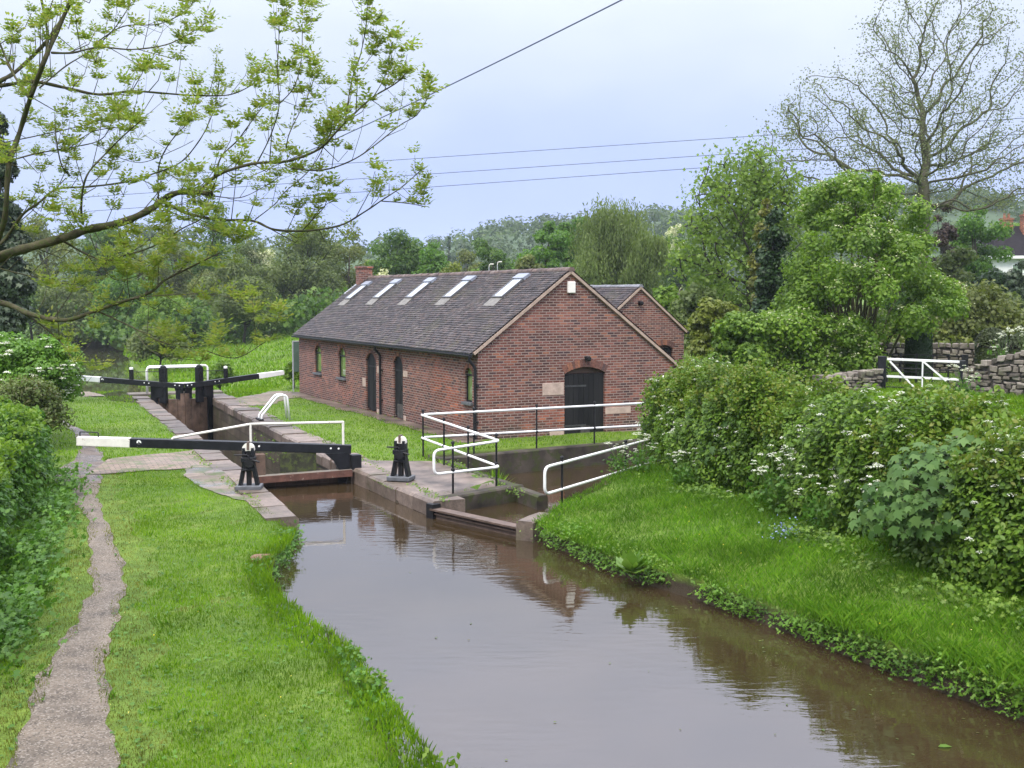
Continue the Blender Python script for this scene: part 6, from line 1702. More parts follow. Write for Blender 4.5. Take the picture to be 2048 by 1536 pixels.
# thin black estate railing behind the gate
e0 = far(1770, 708, 40.5); e1 = far(1930, 712, 40.0)
er = thing('estate_fence', 'thin black iron fence close behind the field gate', 'fence', (e0[0], e0[1], H1(e0[0], e0[1])))
for dz in (0, 0.3, 0.6):
    mb = MB(); mb.bar((e0[0], e0[1], e0[2] - dz), (e1[0], e1[1], e1[2] - dz), 0.02, 0.03); mb.build('rail', M['iron'], er)
for f in (0, 0.2, 0.4, 0.6, 0.8, 1.0):
    q = Vector(e0).lerp(Vector(e1), f); zz = H1(q.x, q.y); mb = MB(); mb.box((q.x, q.y, (zz + q.z) / 2), (0.05 if 0 < f < 0.95 else 0.22, 0.05, q.z - zz + 0.1)); mb.build('post', M['iron'], er)
# clipped yews
def clipped(label, u, v, d, wpx, dome, seed):
    global rng
    rng = np.random.default_rng(seed); x, y, zt = far(u, v, d); zb = H1(x, y); w_ = wpx / FPX * d; h = zt - zb
    t = thing('clipped_yew', label, 'bush', (x, y, zb)); n = 11000
    a = rng.random(n) * 6.283; f = rng.random(n); cap_ = rng.random(n) < 0.35
    r = w_ / 2 * (0.94 + 0.05 * rng.random(n)); z = h * f * (1 - dome); q = np.sqrt(rng.random(n))
    rr = np.where(cap_, r * q, r * (1 - 0.05 * f)); zz = np.where(cap_, h * (1 - dome) + h * dome * np.sqrt(np.maximum(0, 1 - q ** 2.4)), z)
    c = np.column_stack([x + rr * np.cos(a), y + rr * np.sin(a), zb + zz])
    nn = np.column_stack([np.cos(a) * np.where(cap_, q, 1), np.sin(a) * np.where(cap_, q, 1), np.where(cap_, 1, 0.1)]) + rng.normal(size=(n, 3)) * 0.3
    leafpart('foliage', DIAMOND, c, nn, 0.10 * (0.6 + 0.8 * rng.random(n)), M['l_yew2' if seed % 2 else 'l_dark'], t)
    mb = MB(); mb.lathe((x, y, zb - 0.1), [(w_ * 0.40, 0), (w_ * 0.44, h * 0.4), (w_ * 0.42, h * (1 - dome)), (w_ * 0.30, h * (1 - dome * 0.35)), (w_ * 0.05, h * 0.96)], 14); mb.build('stems', M['darkbark'], t, fix=False)
lm('l_yew2', (0.032, 0.050, 0.014), (0.048, 0.070, 0.020), (0.065, 0.088, 0.028), trans=0.15)
clipped('dark clipped yew like a barrel behind the field gate', 1838, 660, 43, 54, 0.12, 2)
clipped('olive domed yew topping the right stone wall', 1985, 656, 43, 66, 0.4, 3)
clipped('second domed yew cut off by the right picture edge', 2052, 664, 44, 70, 0.4, 5)
# board fence beyond the outbuilding
f0 = far(1305, 582, 72); f1 = far(1392, 580, 70)
bf = thing('board_fence', 'weathered board fence beyond the brick outbuilding', 'fence', (f0[0], f0[1], H1(f0[0], f0[1])))
for i in range(9):
    q = Vector(f0).lerp(Vector(f1), (i + 0.5) / 9); d_ = (Vector(f1) - Vector(f0)); l_ = d_.length / 9
    mb = MB(); mb.box((q.x, q.y, q.z - 0.62), (l_ - 0.03, 0.04, 1.2 + 0.05 * (i % 2)), d_.to_2d()); mb.build('panel', M['timber'], bf)
for i in range(0, 10, 3):
    q = Vector(f0).lerp(Vector(f1), i / 9); mb = MB(); mb.box((q.x, q.y - 0.08, q.z - 1.4), (0.12, 0.12, 3.0)); mb.build('post', M['darkbark'], bf)
# cottage
M['cottageroof'] = plain('cottage_roof_tiles', (0.020, 0.017, 0.020), 0.9, 0.3, 3, 0.4, 0.1)
M['render'] = plain('white_render', (0.66, 0.66, 0.66), 0.8, 0.08, 2)
M['cbrick'] = brickmat('cottage_brick', (0.30, 0.115, 0.065), (0.18, 0.08, 0.06), (0.30, 0.22, 0.18))
cx, cy, _ = far(2072, 500, 110); ce = far(1985, 512, 106)[2]; cr = far(2010, 452, 110)[2]; cg = H1(cx, cy)
ct = thing('cottage', 'white walled cottage with a dark tiled hipped roof and two brick chimneys', 'house', (cx, cy, cg))
xl = far(1984, 500, 107)[0]; xr_ = 2 * cx - xl
mb = MB(); mb.box(((xl + xr_) / 2 + 0.3, cy, (cg - 1 + ce) / 2), (xr_ - xl, 7.0, ce - cg + 1)); mb.build('wall', M['render'], ct)
mb = MB(); x0, x1, y0, y1 = xl - 0.15, xr_ + 0.7, cy - 4.0, cy + 4.0; hip = 1.5
mb.add([(x0, y0, ce), (x1, y0, ce), (x1, y1, ce), (x0, y1, ce), (x0 + hip, cy, cr), (x1 - hip, cy, cr), (x0, y0, ce - 0.12), (x1, y0, ce - 0.12), (x1, y1, ce - 0.12), (x0, y1, ce - 0.12)],
       [(0, 1, 5, 4), (1, 2, 5), (2, 3, 4, 5), (3, 0, 4), (6, 7, 1, 0), (7, 8, 2, 1), (8, 9, 3, 2), (9, 6, 0, 3), (9, 8, 7, 6)]); crf = mb.build('roof', M['cottageroof'], ct)
mb = MB(); mb.box(((x0 + x1) / 2, y0 - 0.04, ce - 0.10), (x1 - x0 + 0.1, 0.07, 0.26)); mb.box((x0 - 0.04, cy, ce - 0.10), (0.07, 8.0, 0.26)); mb.build('fascia', M['white'], ct)
for u, vt, ww in ((2013, 436, 0.95), (2046, 430, 0.9)):
    q = far(u, vt, 110); mb = MB(); mb.box((q[0], cy if u < 2030 else cy - 0.8, (q[2] + cr - 1.6) / 2), (ww, 0.8, q[2] - cr + 1.6)); mb.box((q[0], cy if u < 2030 else cy - 0.8, q[2] - 0.12), (ww + 0.16, 0.95, 0.13))
    for dx in (-0.2, 0.2): mb.lathe((q[0] + dx, cy if u < 2030 else cy - 0.8, q[2] - 0.02), [(0.13, 0), (0.11, 0.4), (0.14, 0.45)], 8)
    mb.build('chimney', M['cbrick'], crf)
for dx in (2.2, 4.6):
    mb = MB(); mb.box((xl + dx, cy - 3.52, ce - 1.2), (1.1, 0.06, 1.0)); f_ = mb.build('window', M['white'], ct); mb = MB(); mb.box((xl + dx, cy - 3.56, ce - 1.2), (0.9, 0.04, 0.8)); mb.build('pane', M['glass'], f_)

# notice board end on behind the far corner of the long building
nb_ = thing('notice_board', 'pale framed green board at the far corner of the long building', 'board', HB(17.9, 0.05))
q = V3(*HB(17.9, 0.16))
mb = MB(); mb.box((q.x, q.y, 1.45), (0.40, 0.04, 1.25), HD2); mb.build('panel', plain('green_board', (0.085, 0.14, 0.11), 0.5, 0.2, 5), nb_)
mb = MB()
for s_ in (-0.22, 0.22): mb.box((q.x + HD2[0] * s_, q.y + HD2[1] * s_, 1.05), (0.04, 0.06, 2.12), HD2)
mb.box((q.x, q.y, 2.09), (0.395, 0.06, 0.045), HD2); mb.build('frame', M['lead'], nb_)
for i, (u, d0) in enumerate(((978, 98), (995, 101))):
    x, y, z = far(u, 527, d0); zb = H1(x, y)
    lp = thing('street_lamp', ('shorter' if i == 0 else 'taller') + ' grey lamp post just showing over the roof ridge', 'street lamp', (x, y, zb))
    mb = MB(); mb.tube([(x, y, zb), (x, y, z - 0.3 + 0.2 * i)], [0.05, 0.035], 8); mb.build('pole', M['lead'], lp)
    mb = MB(); mb.tube([(x, y, z - 0.32 + 0.2 * i), (x + 0.03, y, z - 0.1 + 0.2 * i), (x + 0.15, y, z - 0.05 + 0.2 * i)], 0.035, 6); mb.box((x + 0.25, y, z - 0.04 + 0.2 * i), (0.3, 0.16, 0.09)); mb.build('lamp_head', M['whitebox'], lp)
# dark bank wall at the canal bend
q0 = far(150, 700, 143); q1 = far(248, 690, 150)
cwl = thing('canal_bank_wall', 'low dark wall on the far side of the pool bend', 'wall', (q0[0], q0[1], LOW_Z))
mb = MB(); mb.bar((q0[0], q0[1], LOW_Z + 0.3), (q1[0], q1[1], LOW_Z + 0.35), 1.2, 1.6); mb.build('wall_body', M['concrete'], cwl)
# overhead cables
def cable(label, a, b, r, sag=0.0):
    a = Vector(a); b = Vector(b); mb = MB(); P = []
    for i in range(25):
        f = i / 24; P.append(a.lerp(b, f) - Vector((0, 0, sag * 4 * f * (1 - f))))
    mb.tube(P, r, 5); o = mb.build('power_cable', M['wire'], None, origin=tuple(a)); return tag(o, label, 'cable')
cable('thick cable slanting down from the top edge of the sky', far(1420, -90, 24), far(300, 430, 62), 0.017, 0.35)
cable('thin cable, uppermost of the three crossing the sky behind the big tree', far(2200, 226, 150), far(100, 366, 190), 0.045)
cable('thin cable, middle of the three crossing the sky', far(2200, 258, 148), far(100, 399, 188), 0.045)
cable('thin cable, lowest of the three crossing the sky', far(2200, 279, 146), far(100, 428, 186), 0.045)

# ------------------------------------------------------------------ far hills
rng = np.random.default_rng(9)
def hill(name, label, prof, d, back, mat, zb=-3, n=9000, size=6.0):
    us = [p[0] for p in prof]; X = np.linspace(us[0], us[-1], 70); V = np.interp(X, us, [p[1] for p in prof])
    rows = []
    for k, (dd, f) in enumerate(((d * 0.6, -0.02), (d * 0.8, 0.45), (d, 0.9), (d * 1.1, 0.97), (back, 0.9))):
        r = []
        for u, v in zip(X, V):
            p = far(u, v, d); z = zb + (p[2] - zb) * f; r.append((p[0] * dd / d, dd, z if k else zb))
        rows.append(r)
    W = [q for r in rows for q in r]; m_ = len(X); F = [(i * m_ + j, i * m_ + j + 1, (i + 1) * m_ + j + 1, (i + 1) * m_ + j) for i in range(4) for j in range(m_ - 1)]
    mb = MB(); mb.add(W, F); o = mb.build(name, M['hill'], fix=False, smooth=True); tag(o, label, 'hill', kind='structure')
    A = np.array(rows[0:4]); nt = max(60, n // 60)
    i = rng.random(nt) * 2.99; j = rng.random(nt) * (m_ - 1.01); a, b = i.astype(int), j.astype(int); fi, fj = (i - a)[:, None], (j - b)[:, None]
    base = (A[a, b] * (1 - fj) + A[a, b + 1] * fj) * (1 - fi) + (A[a + 1, b] * (1 - fj) + A[a + 1, b + 1] * fj) * fi
    rr = size * (0.5 + 0.8 * rng.random(nt))
    c, dn = clump_points(base + np.column_stack([np.zeros(nt), np.zeros(nt), rr * 0.5]), rr, n, 0.8, 0.35)
    s = leafpart('woodland', CLUMP, c, dn + rng.normal(size=c.shape) * 0.5 + np.array([[0, 0, 0.4]]), size * 0.28 * (0.6 + 0.8 * rng.random(n)), M['l_far'], None)
    tag(s, label.replace('hill', 'trees covering the hill') , 'woodland', kind='stuff')
hill('far_hill', 'wooded hill far off behind the willow', [(780, 500), (880, 490), (940, 468), (965, 458), (1010, 452), (1060, 450), (1150, 440), (1250, 430), (1330, 422), (1385, 425), (1480, 440), (1600, 460)], 520, 800, 'hill', n=22000, size=5.5)
hill('far_hill', 'higher wooded hill behind the cottage', [(1560, 440), (1700, 400), (1800, 375), (1880, 372), (1940, 384), (2000, 392), (2060, 398), (2250, 400)], 430, 700, 'hill', n=22000, size=5.0)
hill('far_hill', 'low wooded rise behind the far pool', [(-500, 450), (-200, 452), (0, 455), (200, 462), (400, 470), (560, 480), (700, 492), (820, 500)], 360, 600, 'hill', n=9000, size=4.5)

# ------------------------------------------------------------------ grass and bank plants
rng = np.random.default_rng(12); random.seed(12)
PATHPOLY = PATH_L + PATH_R[::-1]; PATH2POLY = PATH2_L + PATH2_R[::-1]
PAVE = pix((175, 951), (300, 941), (400, 938), (448, 938)) + pix((215, 920), (320, 909), (385, 902), (412, 897))[::-1]
SLABS = [xy(LK(s, w)) for s, w in ((2.2, -2.2), (8.6, -2.2), (8.6, -2.9), (7, -3.55), (4.6, -3.4), (3.3, -3.1), (2.2, -2.8), (-0.2, -2.7), (-0.2, -2.2))]
ISLAND = [CORNER, xy(LK(2.4, 0)), xy(LK(9.0, 0)), xy(LK(9.0, 0.75)), (-3.3, 27.5), (-1.6, 27.6), (0.05, 24.1), (-1.3, 22.9)]
LCOPE = [xy(LK(6, 0.62)), xy(LK(29, 0.7)), xy(LK(29, -2.82)), xy(LK(6, -2.85))]
LOWPAVE = pix((60, 797), (290, 791)) + pix((290, 778), (60, 785))
FARPAVE = [xy(LK(21.5, 0.5)), xy(LK(28.5, 0.5)), xy(LK(28.5, 3.4)), xy(LK(24, 3.0))]
WALLP = [xy(HB(-0.4, -0.62)), xy(HB(17.4, -0.62)), xy(HB(17.4, 0)), xy(HB(-0.4, 0))]
NOGRASS = [(CANAL, 0.10), (CHANNEL, 0.15), (POND, 0.18), (CHAMBER, 0.2), (LOWPOUND, 0), (HOUSE, 0), (PATHPOLY, -0.07), (PATH2POLY, -0.05), (PAVE, -0.04), (SLABS, 0.0), (ISLAND, -0.08), (LCOPE, -0.03), (LOWPAVE, -0.05), (FARPAVE, -0.1), (WALLP, -0.08)]
def field(n, xr, yr, inv=1.0):
    """points on open grass, denser towards the camera"""
    y = yr[0] * (yr[1] / yr[0]) ** rng.random(n) if inv else yr[0] + (yr[1] - yr[0]) * rng.random(n)
    x = xr[0] + (xr[1] - xr[0]) * rng.random(n)
    k = np.abs(x) < y * 0.47 + 0.6; x, y = x[k], y[k]
    P = np.stack([x, y], 1); ok = np.ones(len(P), bool)
    for poly, m_ in NOGRASS:
        d = seg_dist(P, poly); thr = -m_
        # ragged margins
        ok &= d < thr + 0.07 * np.sin(P[:, 0] * 9 + P[:, 1] * 5) if m_ < 0.1 else d < -m_
    return P[ok]
def blades(name, P, hgt, wid, mat, label, lean=0.5):
    n = len(P); z = H(P[:, 0], P[:, 1])
    a = rng.random(n) * 6.283; w = wid * (0.6 + 0.8 * rng.random(n)); h = hgt * (0.5 + 0.9 * rng.random(n))
    L_ = lean * h * rng.random(n); b = rng.random(n) * 6.283
    base = np.column_stack([P, z - 0.01]); t = np.column_stack([np.cos(a) * w / 2, np.sin(a) * w / 2, np.zeros(n)])
    ld = np.column_stack([np.cos(b) * L_, np.sin(b) * L_, np.zeros(n)])
    v = np.stack([base - t, base + t, base + t * 0.7 + ld * 0.35 + np.column_stack([np.zeros((n, 2)), h * 0.6]), base + ld + np.column_stack([np.zeros((n, 2)), h])], 1)
    o = build_np(name, v.reshape(-1, 3), 4, M[mat]); return tag(o, label, 'grass', kind='stuff')
def split_bank(P):
    e = (P[:, 0] - 0.3) * 0.80 + (P[:, 1] - 19.8) * 0.60 ; r = (P[:, 0] > (19.77 - P[:, 1]) * 0.55 - 0.2) & (P[:, 1] < 27) & (P[:, 0] > 0.1)
    return P[~r], P[r]
P = field(560000, (-10, 9), (8.5, 27)); Lp, Rp = split_bank(P)
hl = 0.045 + 0.02 * vnoise(np.column_stack([Lp, np.zeros(len(Lp))]), 1.2, 4)
dl = seg_dist(Lp, CANAL); edge = np.clip(1 + dl / 0.8, 0, 1) * (Lp[:, 1] < 19.5)
dp = np.maximum(seg_dist(Lp, PATHPOLY), seg_dist(Lp, PATH2POLY)); q3 = np.column_stack([Lp, np.zeros(len(Lp))])
worn = ((dp > -0.42 + 0.35 * vnoise(q3, 2.2, 41)) | (vnoise(q3, 1.7, 43) + 0.5 * vnoise(q3, 6.0, 44) > 0.78)) & (edge < 0.5)
thin = worn & (rng.random(len(Lp)) < 0.35)
hgt_ = np.maximum(0.025, hl) + 0.10 * edge ** 2
blades('lawn_grass', Lp[~worn], hgt_[~worn], 0.009, 'blade', 'short mown grass along the towpath side')
blades('worn_grass', Lp[worn & ~thin], hgt_[worn & ~thin] * 0.75, 0.009, 'blade_worn', 'trodden yellowish grass beside the path and in bare patches')
hr_ = 0.10 + 0.05 * vnoise(np.column_stack([Rp, np.zeros(len(Rp))]), 1.3, 6)
blades('bank_grass', Rp, np.maximum(0.045, hr_ * 0.85), 0.0085, 'blade2', 'lush uncut grass on the right bank', 0.9)
P = field(210000, (-22, 22), (27, 60)); k = ~((P[:, 0] > 7.0) & (P[:, 1] < 30))
blades('far_grass', P, 0.06, 0.022, 'blade', 'short grass round the lock chamber and the building')
P = field(90000, (4, 16), (15, 38)); k = (P[:, 0] - 2.8) * 0.923 + (P[:, 1] - 22.2) * 0.385 > 1.5; P = P[k]
blades('slope_grass', P, 0.12, 0.02, 'blade', 'bright grass on the slope behind the hedge', 0.8)
P = field(60000, (-45, -5), (52, 125)); blades('meadow_grass', P, 0.22, 0.07, 'blade', 'rough meadow grass beyond the lock', 0.8)

# leafy fringe hanging over the right bank and tufts along the left edge
def fringe(line, n, spread, zr, size, mat, name, label, tmpl=CLUMP):
    Pn = np.array(line); t = rng.random(n) * (len(line) - 1); i = np.minimum(t.astype(int), len(line) - 2); f = (t - i)[:, None]
    c = Pn[i] * (1 - f) + Pn[i + 1] * f
    cl = vnoise(np.column_stack([c, np.zeros(n)]), 2.2, 8)
    off = rng.normal(size=(n, 2)) * spread; z = zr[0] + (zr[1] - zr[0]) * rng.random(n) * (0.75 + 0.6 * cl)
    c3 = np.column_stack([c + off, z]); k = cl > -0.45 ; c3 = c3[k]
    o = leafpart(name, tmpl, c3, rng.normal(size=c3.shape) * 0.5 + np.array([[-0.3, -0.3, 0.9]]), size * (0.5 + rng.random(len(c3))), M[mat], None)
    return tag(o, label, 'bank plants', kind='stuff')
rb = [(p[0] + 0.28, p[1] + 0.14) for p in RBANK[3:]]
fringe(rb, 11000, 0.12, (-0.26, 0.11), 0.066, 'l_bright2', 'bank_plants', 'leafy weeds overhanging the right canal edge', CLUMP * np.array([0.55, 1, 1]))
bq = np.array(rb); tq = rng.random(9000) * (len(rb) - 1); iq = np.minimum(tq.astype(int), len(rb) - 2); cq = bq[iq] * (1 - (tq - iq)[:, None]) + bq[iq + 1] * (tq - iq)[:, None] + rng.normal(size=(9000, 2)) * 0.13
cq = cq[vnoise(np.column_stack([cq, np.zeros(len(cq))]), 1.9, 51) > 0.0]
blades('edge_grass', cq, 0.11 * (0.6 + 0.8 * rng.random(len(cq))), 0.008, 'blade2', 'long grass drooping over the right canal edge', 1.3)
fringe([(p[0] + 0.5, p[1] + 0.25) for p in RBANK[3:]], 4000, 0.26, (0.02, 0.13), 0.042, 'l_shrub', 'bank_plants', 'low fresh weeds set back from the right edge')
fringe([(p[0] - 0.22, p[1]) for p in LBANK[1:15]], 3600, 0.10, (-0.28, 0.10), 0.055, 'l_nettle', 'bank_plants', 'weeds fringing the left canal edge')
fringe([(2.4, 22.9), (3.6, 19.9), (4.5, 16.9), (5.1, 14.4), (6.2, 11.6)], 4200, 0.20, (0.2, 0.55), 0.06, 'l_hedge', 'bank_plants', 'nettles and weeds at the foot of the right hedge')
fringe([(-5.3, 11.0), (-6.2, 13.6), (-6.9, 15.9), (-8.0, 19.6), (-9.5, 24.2)], 6500, 0.24, (0.02, 0.45), 0.085, 'l_nettle', 'bank_plants', 'nettles spilling from the left hedge onto the grass')
fringe([(-2.0, 28.2), (-1.2, 26.3), (-0.4, 24.5), (0.2, 23.2)], 500, 0.10, (-0.1, 0.12), 0.05, 'l_shrub', 'bank_plants', 'weeds rooted along the pond kerb')
def band(pts_, n, spread, h, size, mat, name, label):
    Pn = np.array(pts_); t = rng.random(n) * (len(pts_) - 1); i = np.minimum(t.astype(int), len(pts_) - 2); f = (t - i)[:, None]
    c = Pn[i] * (1 - f) + Pn[i + 1] * f + rng.normal(size=(n, 2)) * spread
    top = h * (0.62 + 0.45 * vnoise(np.column_stack([c, np.zeros(n)]), 0.22, 14)); z = H(c[:, 0], c[:, 1]) + np.maximum(0.3, top) * rng.random(n) ** 0.7
    o = leafpart(name, CLUMP, np.column_stack([c, z]), rng.normal(size=(n, 3)) + np.array([[0, -0.4, 0.6]]), size * (0.5 + rng.random(n)), M[mat], None)
    return tag(o, label, 'undergrowth', kind='stuff')
band([(-75, 158), (-52, 150), (-44, 138), (-36, 128), (-28, 122), (-20, 126), (-12, 138)], 16000, 4.0, 5.5, 0.5, 'l_oak', 'undergrowth', 'shadowy scrub under the trees beyond the lower pound')
band([(-10, 118), (0, 112), (10, 100), (16, 80), (18, 64)], 12000, 3.0, 3.4, 0.4, 'l_grey', 'undergrowth', 'scrub behind the brick buildings')
band([(18, 58), (24, 54), (31, 52), (36, 50)], 9000, 1.6, 2.0, 0.25, 'l_olive', 'undergrowth', 'scrub behind the garden walls')
JOINTS = [(1.2, 0.62), (3.0, 0.66), (5.5, 0.64), (7.5, 0.7), (11, 0.68), (16, 0.66), (20, 0.7), (24, 0.66)]
fringe([xy(LK(s, w)) for s, w in JOINTS], 900, 0.07, (0.0, 0.06), 0.045, 'l_shrub', 'joint_weeds', 'grass and moss in the joints of the right hand quay')
fringe([xy(LK(s, w)) for s, w in ((1.0, -2.72), (3.2, -2.8), (6, -2.85), (10, -2.86), (16, -2.85), (24, -2.84))], 800, 0.07, (0.0, 0.06), 0.045, 'l_shrub', 'joint_weeds', 'grass and moss along the towpath side coping')
fringe([xy(LK(s, 0.01)) for s in (8.5, 11, 14, 17.5)], 420, 0.035, (-1.0, -0.05), 0.06, 'l_hedge', 'wall_moss', 'moss and ferns on the lock chamber wall')
q3 = np.column_stack([Lp, np.zeros(len(Lp))]); tf = (vnoise(q3, 4.5, 61) > 0.72) & (rng.random(len(Lp)) < 0.55) & (edge < 0.9)
blades('lawn_tufts', Lp[tf], 0.085 * np.ones(tf.sum()), 0.009, 'blade2', 'darker tufts standing up in the mown grass', 0.8)
dx = np.array([at(u, v, WATER_Z)[:2] for u, v in zip(rng.uniform(700, 1900, 400), rng.uniform(1000, 1530, 400))]); dx = dx[seg_dist(dx, CANAL) > 0.15][:22]
dx = np.concatenate([dx, np.array([[p[0] - 0.35, p[1] - 0.15] for p in RBANK[3:]]).repeat(9, axis=0) + rng.normal(size=(9 * len(RBANK[3:]), 2)) * 0.22])
tag(leafpart('water_debris', OVAL, np.column_stack([dx, np.full(len(dx), WATER_Z + 0.008)]), np.array([[0, 0, 1.0]]) + rng.normal(size=(len(dx), 3)) * 0.03, 0.035 * (0.5 + rng.random(len(dx))), M['l_bramble'], None), 'small leaves and bits floating on the canal', 'debris', kind='stuff')
m_ = 26000; pp = np.column_stack([rng.uniform(-7.5, -2.8, m_), 8.8 * (25.0 / 8.8) ** rng.random(m_)]); dpp = np.maximum(seg_dist(pp, PATHPOLY), seg_dist(pp, PATH2POLY)); q3 = np.column_stack([pp, np.zeros(m_)])
pp = pp[(dpp > -0.02) & (dpp < 0.05 + 0.22 * np.maximum(0, vnoise(q3, 2.6, 71))) & (rng.random(m_) < 0.8)]
blades('path_grass', pp, 0.035 * (0.6 + 0.8 * rng.random(len(pp))), 0.009, 'blade_worn', 'thin trodden grass creeping over the path margins')
# yellow and white specks of flowers in the grass
P = np.concatenate([Rp[rng.choice(len(Rp), 110, replace=False)], Lp[rng.choice(len(Lp), 70, replace=False)]])
c = np.column_stack([P, H(P[:, 0], P[:, 1]) + 0.10])
tag(leafpart('meadow_flowers', DIAMOND, c, np.array([[0, -0.3, 1]]) + rng.normal(size=c.shape) * 0.3, 0.018 * (0.6 + 0.8 * rng.random(len(c))), M['yellowflower'], None), 'tiny buttercups and daisies in the grass', 'flowers', kind='stuff')
# dry leaves, clods and clover patches that break up the lawn
P = Lp[rng.choice(len(Lp), 2200, replace=False)]; P = P[vnoise(np.column_stack([P, np.zeros(len(P))]), 1.0, 31) > 0.05]
c = np.column_stack([P, H(P[:, 0], P[:, 1]) + 0.03])
tag(leafpart('lawn_weeds', CLUMP, c, np.array([[0, 0, 1]]) + rng.normal(size=c.shape) * 0.3, 0.045 * (0.5 + rng.random(len(c))), M['l_nettle'], None), 'flat weeds scattered through the mown grass', 'weeds', kind='stuff')

def leafy_plant(name, label, x, y, z, n, size, mat, h, tmpl=OVAL, spread=0.5):
    t = thing(name, label, 'plant', (x, y, z)); d = rand_unit(n); d[:, 2] = np.abs(d[:, 2]) * 0.8 + 0.15; d = unit(d)
    c = np.array([[x, y, z]]) + d * size * 0.5 * np.array([[1, 1, h]])
    nn = np.cross(d, np.cross(np.array([[0, 0, 1.0]]), d)) * -1 + rng.normal(size=d.shape) * 0.15
    T = unit(np.cross(d, nn)); s = size * (0.7 + 0.5 * rng.random(n))
    v = c[:, None, :] + s[:, None, None] * (tmpl[None, :, 0:1] * T[:, None] * spread * 1.6 + tmpl[None, :, 1:2] * d[:, None] + tmpl[None, :, 2:3] * nn[:, None])
    build_np('leaf_rosette', v.reshape(-1, 3), len(tmpl), M[mat], t)
    mb = MB()
    for k in range(0, n, 2): mb.tube([(x, y, z - 0.05), tuple(c[k])], [0.008, 0.003], 4, cap=False)
    mb.build('stems', M[mat], t, fix=False); return t
dq = at(1262, 1135, 0.0); leafy_plant('dock_plant', 'broad leaved dock leaning over the right canal edge', dq[0], dq[1], -0.05, 22, 0.36, 'l_dock', 1.0)
gq = at(1000, 930, -0.1); leafy_plant('grass_tuft', 'tuft of long grass growing in the corner of the pond', -0.35, 25.3, -0.42, 90, 0.55, 'blade', 1.5, STRAND, 0.3)
def tall_weed(label, u, v0, v1, kind):
    p = at(u, v0, -0.1); h = (v0 - v1) / FPX * p[1]; t = thing('tall_weed', label, 'plant', (p[0], p[1], -0.15))
    mb = MB(); pts_ = []; tipsl = []
    for k in range(3 if kind else 1):
        a = rnd(-0.12, 0.12); q = Vector((p[0] + a, p[1] + rnd(-0.05, 0.05), -0.15)); e = q + Vector((rnd(-0.05, 0.1), 0, h * rnd(0.8, 1.05)))
        mb.tube([q, q.lerp(e, 0.5) + Vector((0.02, 0, 0)), e], [0.008, 0.006, 0.003], 4, cap=False); tipsl.append(e)
        if not kind:
            for f, s_ in ((0.5, -0.09), (0.65, 0.12), (0.8, -0.05)): b = q.lerp(e, f); mb.tube([b, b + Vector((s_, 0, abs(s_) * 0.9))], [0.004, 0.002], 3, cap=False)
    mb.build('stems', M['bark'] if not kind else M['l_dock'], t, fix=False)
    if kind:
        c = np.array([tuple(e) for e in tipsl]).repeat(16, axis=0) + rng.normal(size=(16 * len(tipsl), 3)) * np.array([0.05, 0.05, 0.035])
        leafpart('leaves', DIAMOND, c, rng.normal(size=c.shape) + np.array([[0, 0, 0.7]]), 0.08, M['l_shrub'], t)
    else:
        c = np.array([tuple(tipsl[0])]).repeat(5, axis=0) + rng.normal(size=(5, 3)) * 0.03; leafpart('leaves', DIAMOND, c, rng.normal(size=c.shape), 0.03, M['l_bud'], t)
tall_weed('pair of leafy shoots standing at the left water edge', 748, 1400, 1345, 1)
tall_weed('thin dry stalk standing at the left water edge', 672, 1310, 1240, 0)
tall_weed('short young shoot at the bottom of the left bank', 885, 1550, 1498, 1)
fg = at(1575, 1072, 0.35); t = thing('forget_me_not', 'patch of small blue flowers at the foot of the hedge', 'flower', (fg[0], fg[1], 0.3))
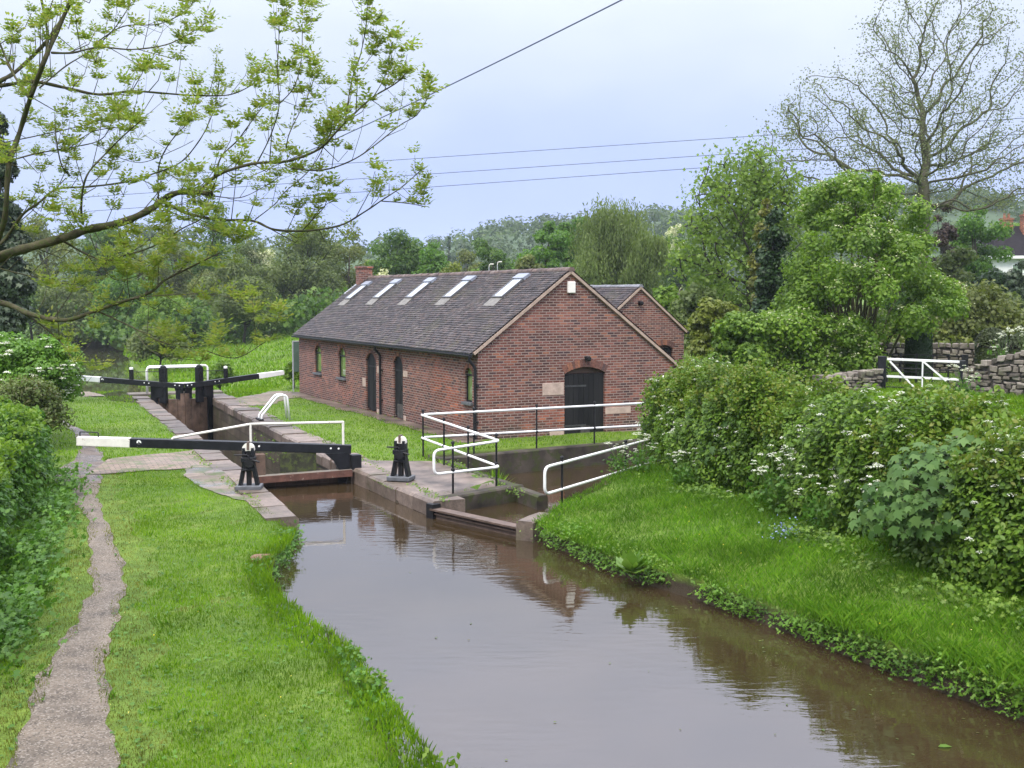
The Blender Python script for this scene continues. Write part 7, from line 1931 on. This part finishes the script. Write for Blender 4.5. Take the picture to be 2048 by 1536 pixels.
c = np.array([[fg[0], fg[1], 0.42]]) + rng.normal(size=(130, 3)) * np.array([0.16, 0.12, 0.10]); leafpart('blossom', DIAMOND, c, rng.normal(size=c.shape) + np.array([[0, -0.5, 1]]), 0.035, M['blue'], t)
c = np.array([[fg[0], fg[1], 0.36]]) + rng.normal(size=(160, 3)) * np.array([0.18, 0.14, 0.10]); leafpart('foliage', OVAL, c, rng.normal(size=c.shape) + np.array([[0, 0, 1]]), 0.07, M['l_nettle'], t)
fl = at(1890, 1495, WATER_Z); t = thing('floating_leaf', 'single green leaf floating on the water near the right corner', 'leaf', (fl[0], fl[1], WATER_Z))
leafpart('leaf_blade', OVAL, np.array([[fl[0], fl[1], WATER_Z + 0.012]]), np.array([[0, 0, 1.0]]), 0.14, M['l_dock'], t, (1, 0.1, 0))
rk = at(522, 1120, 0); rs = thing('bank_stone', 'brown stone bedded in the grass of the left bank', 'stone', (rk[0], rk[1], -0.05))
mb = MB(); q = V3(rk[0], rk[1], -0.02); mb.hexa([q + V3(x * 0.19 + rnd(-0.05, 0.05), y_ * 0.14 + rnd(-0.04, 0.04), z * 0.10 + rnd(-0.02, 0.02)) for x, y_, z in ((-1, -1, -1), (1, -1, -1), (1, 1, -1), (-1, 1, -1), (-0.8, -0.8, 1), (0.8, -0.8, 0.7), (0.8, 0.8, 0.9), (-0.8, 0.8, 1))]); mb.build('stone_body', plain('brown_stone', (0.17, 0.105, 0.06), 0.85, 0.35, 9, 0.5), rs, bevel=0.05)

# ------------------------------------------------------------------ haze: damp air fading the far trees and hills
hz = MB(); hz.hexa([(-660, -45, -4.5), (720, -45, -4.5), (720, 1490, -4.5), (-660, 1490, -4.5), (-660, -45, 70), (720, -45, 70), (720, 1490, 70), (-660, 1490, 70)])
ht = NT('haze_air'); pv = ht.n('ShaderNodeVolumePrincipled')
pv.inputs['Color'].default_value = (0.80, 0.88, 1.0, 1); pv.inputs['Density'].default_value = 0.00021; pv.inputs['Anisotropy'].default_value = 0.1
ht.l(pv.outputs[0], ht.out.inputs['Volume'])
ho = hz.build('haze', ht.m); tag(ho, 'thin damp haze over the whole valley', 'haze', kind='stuff')
scene.cycles.volume_bounces = 1
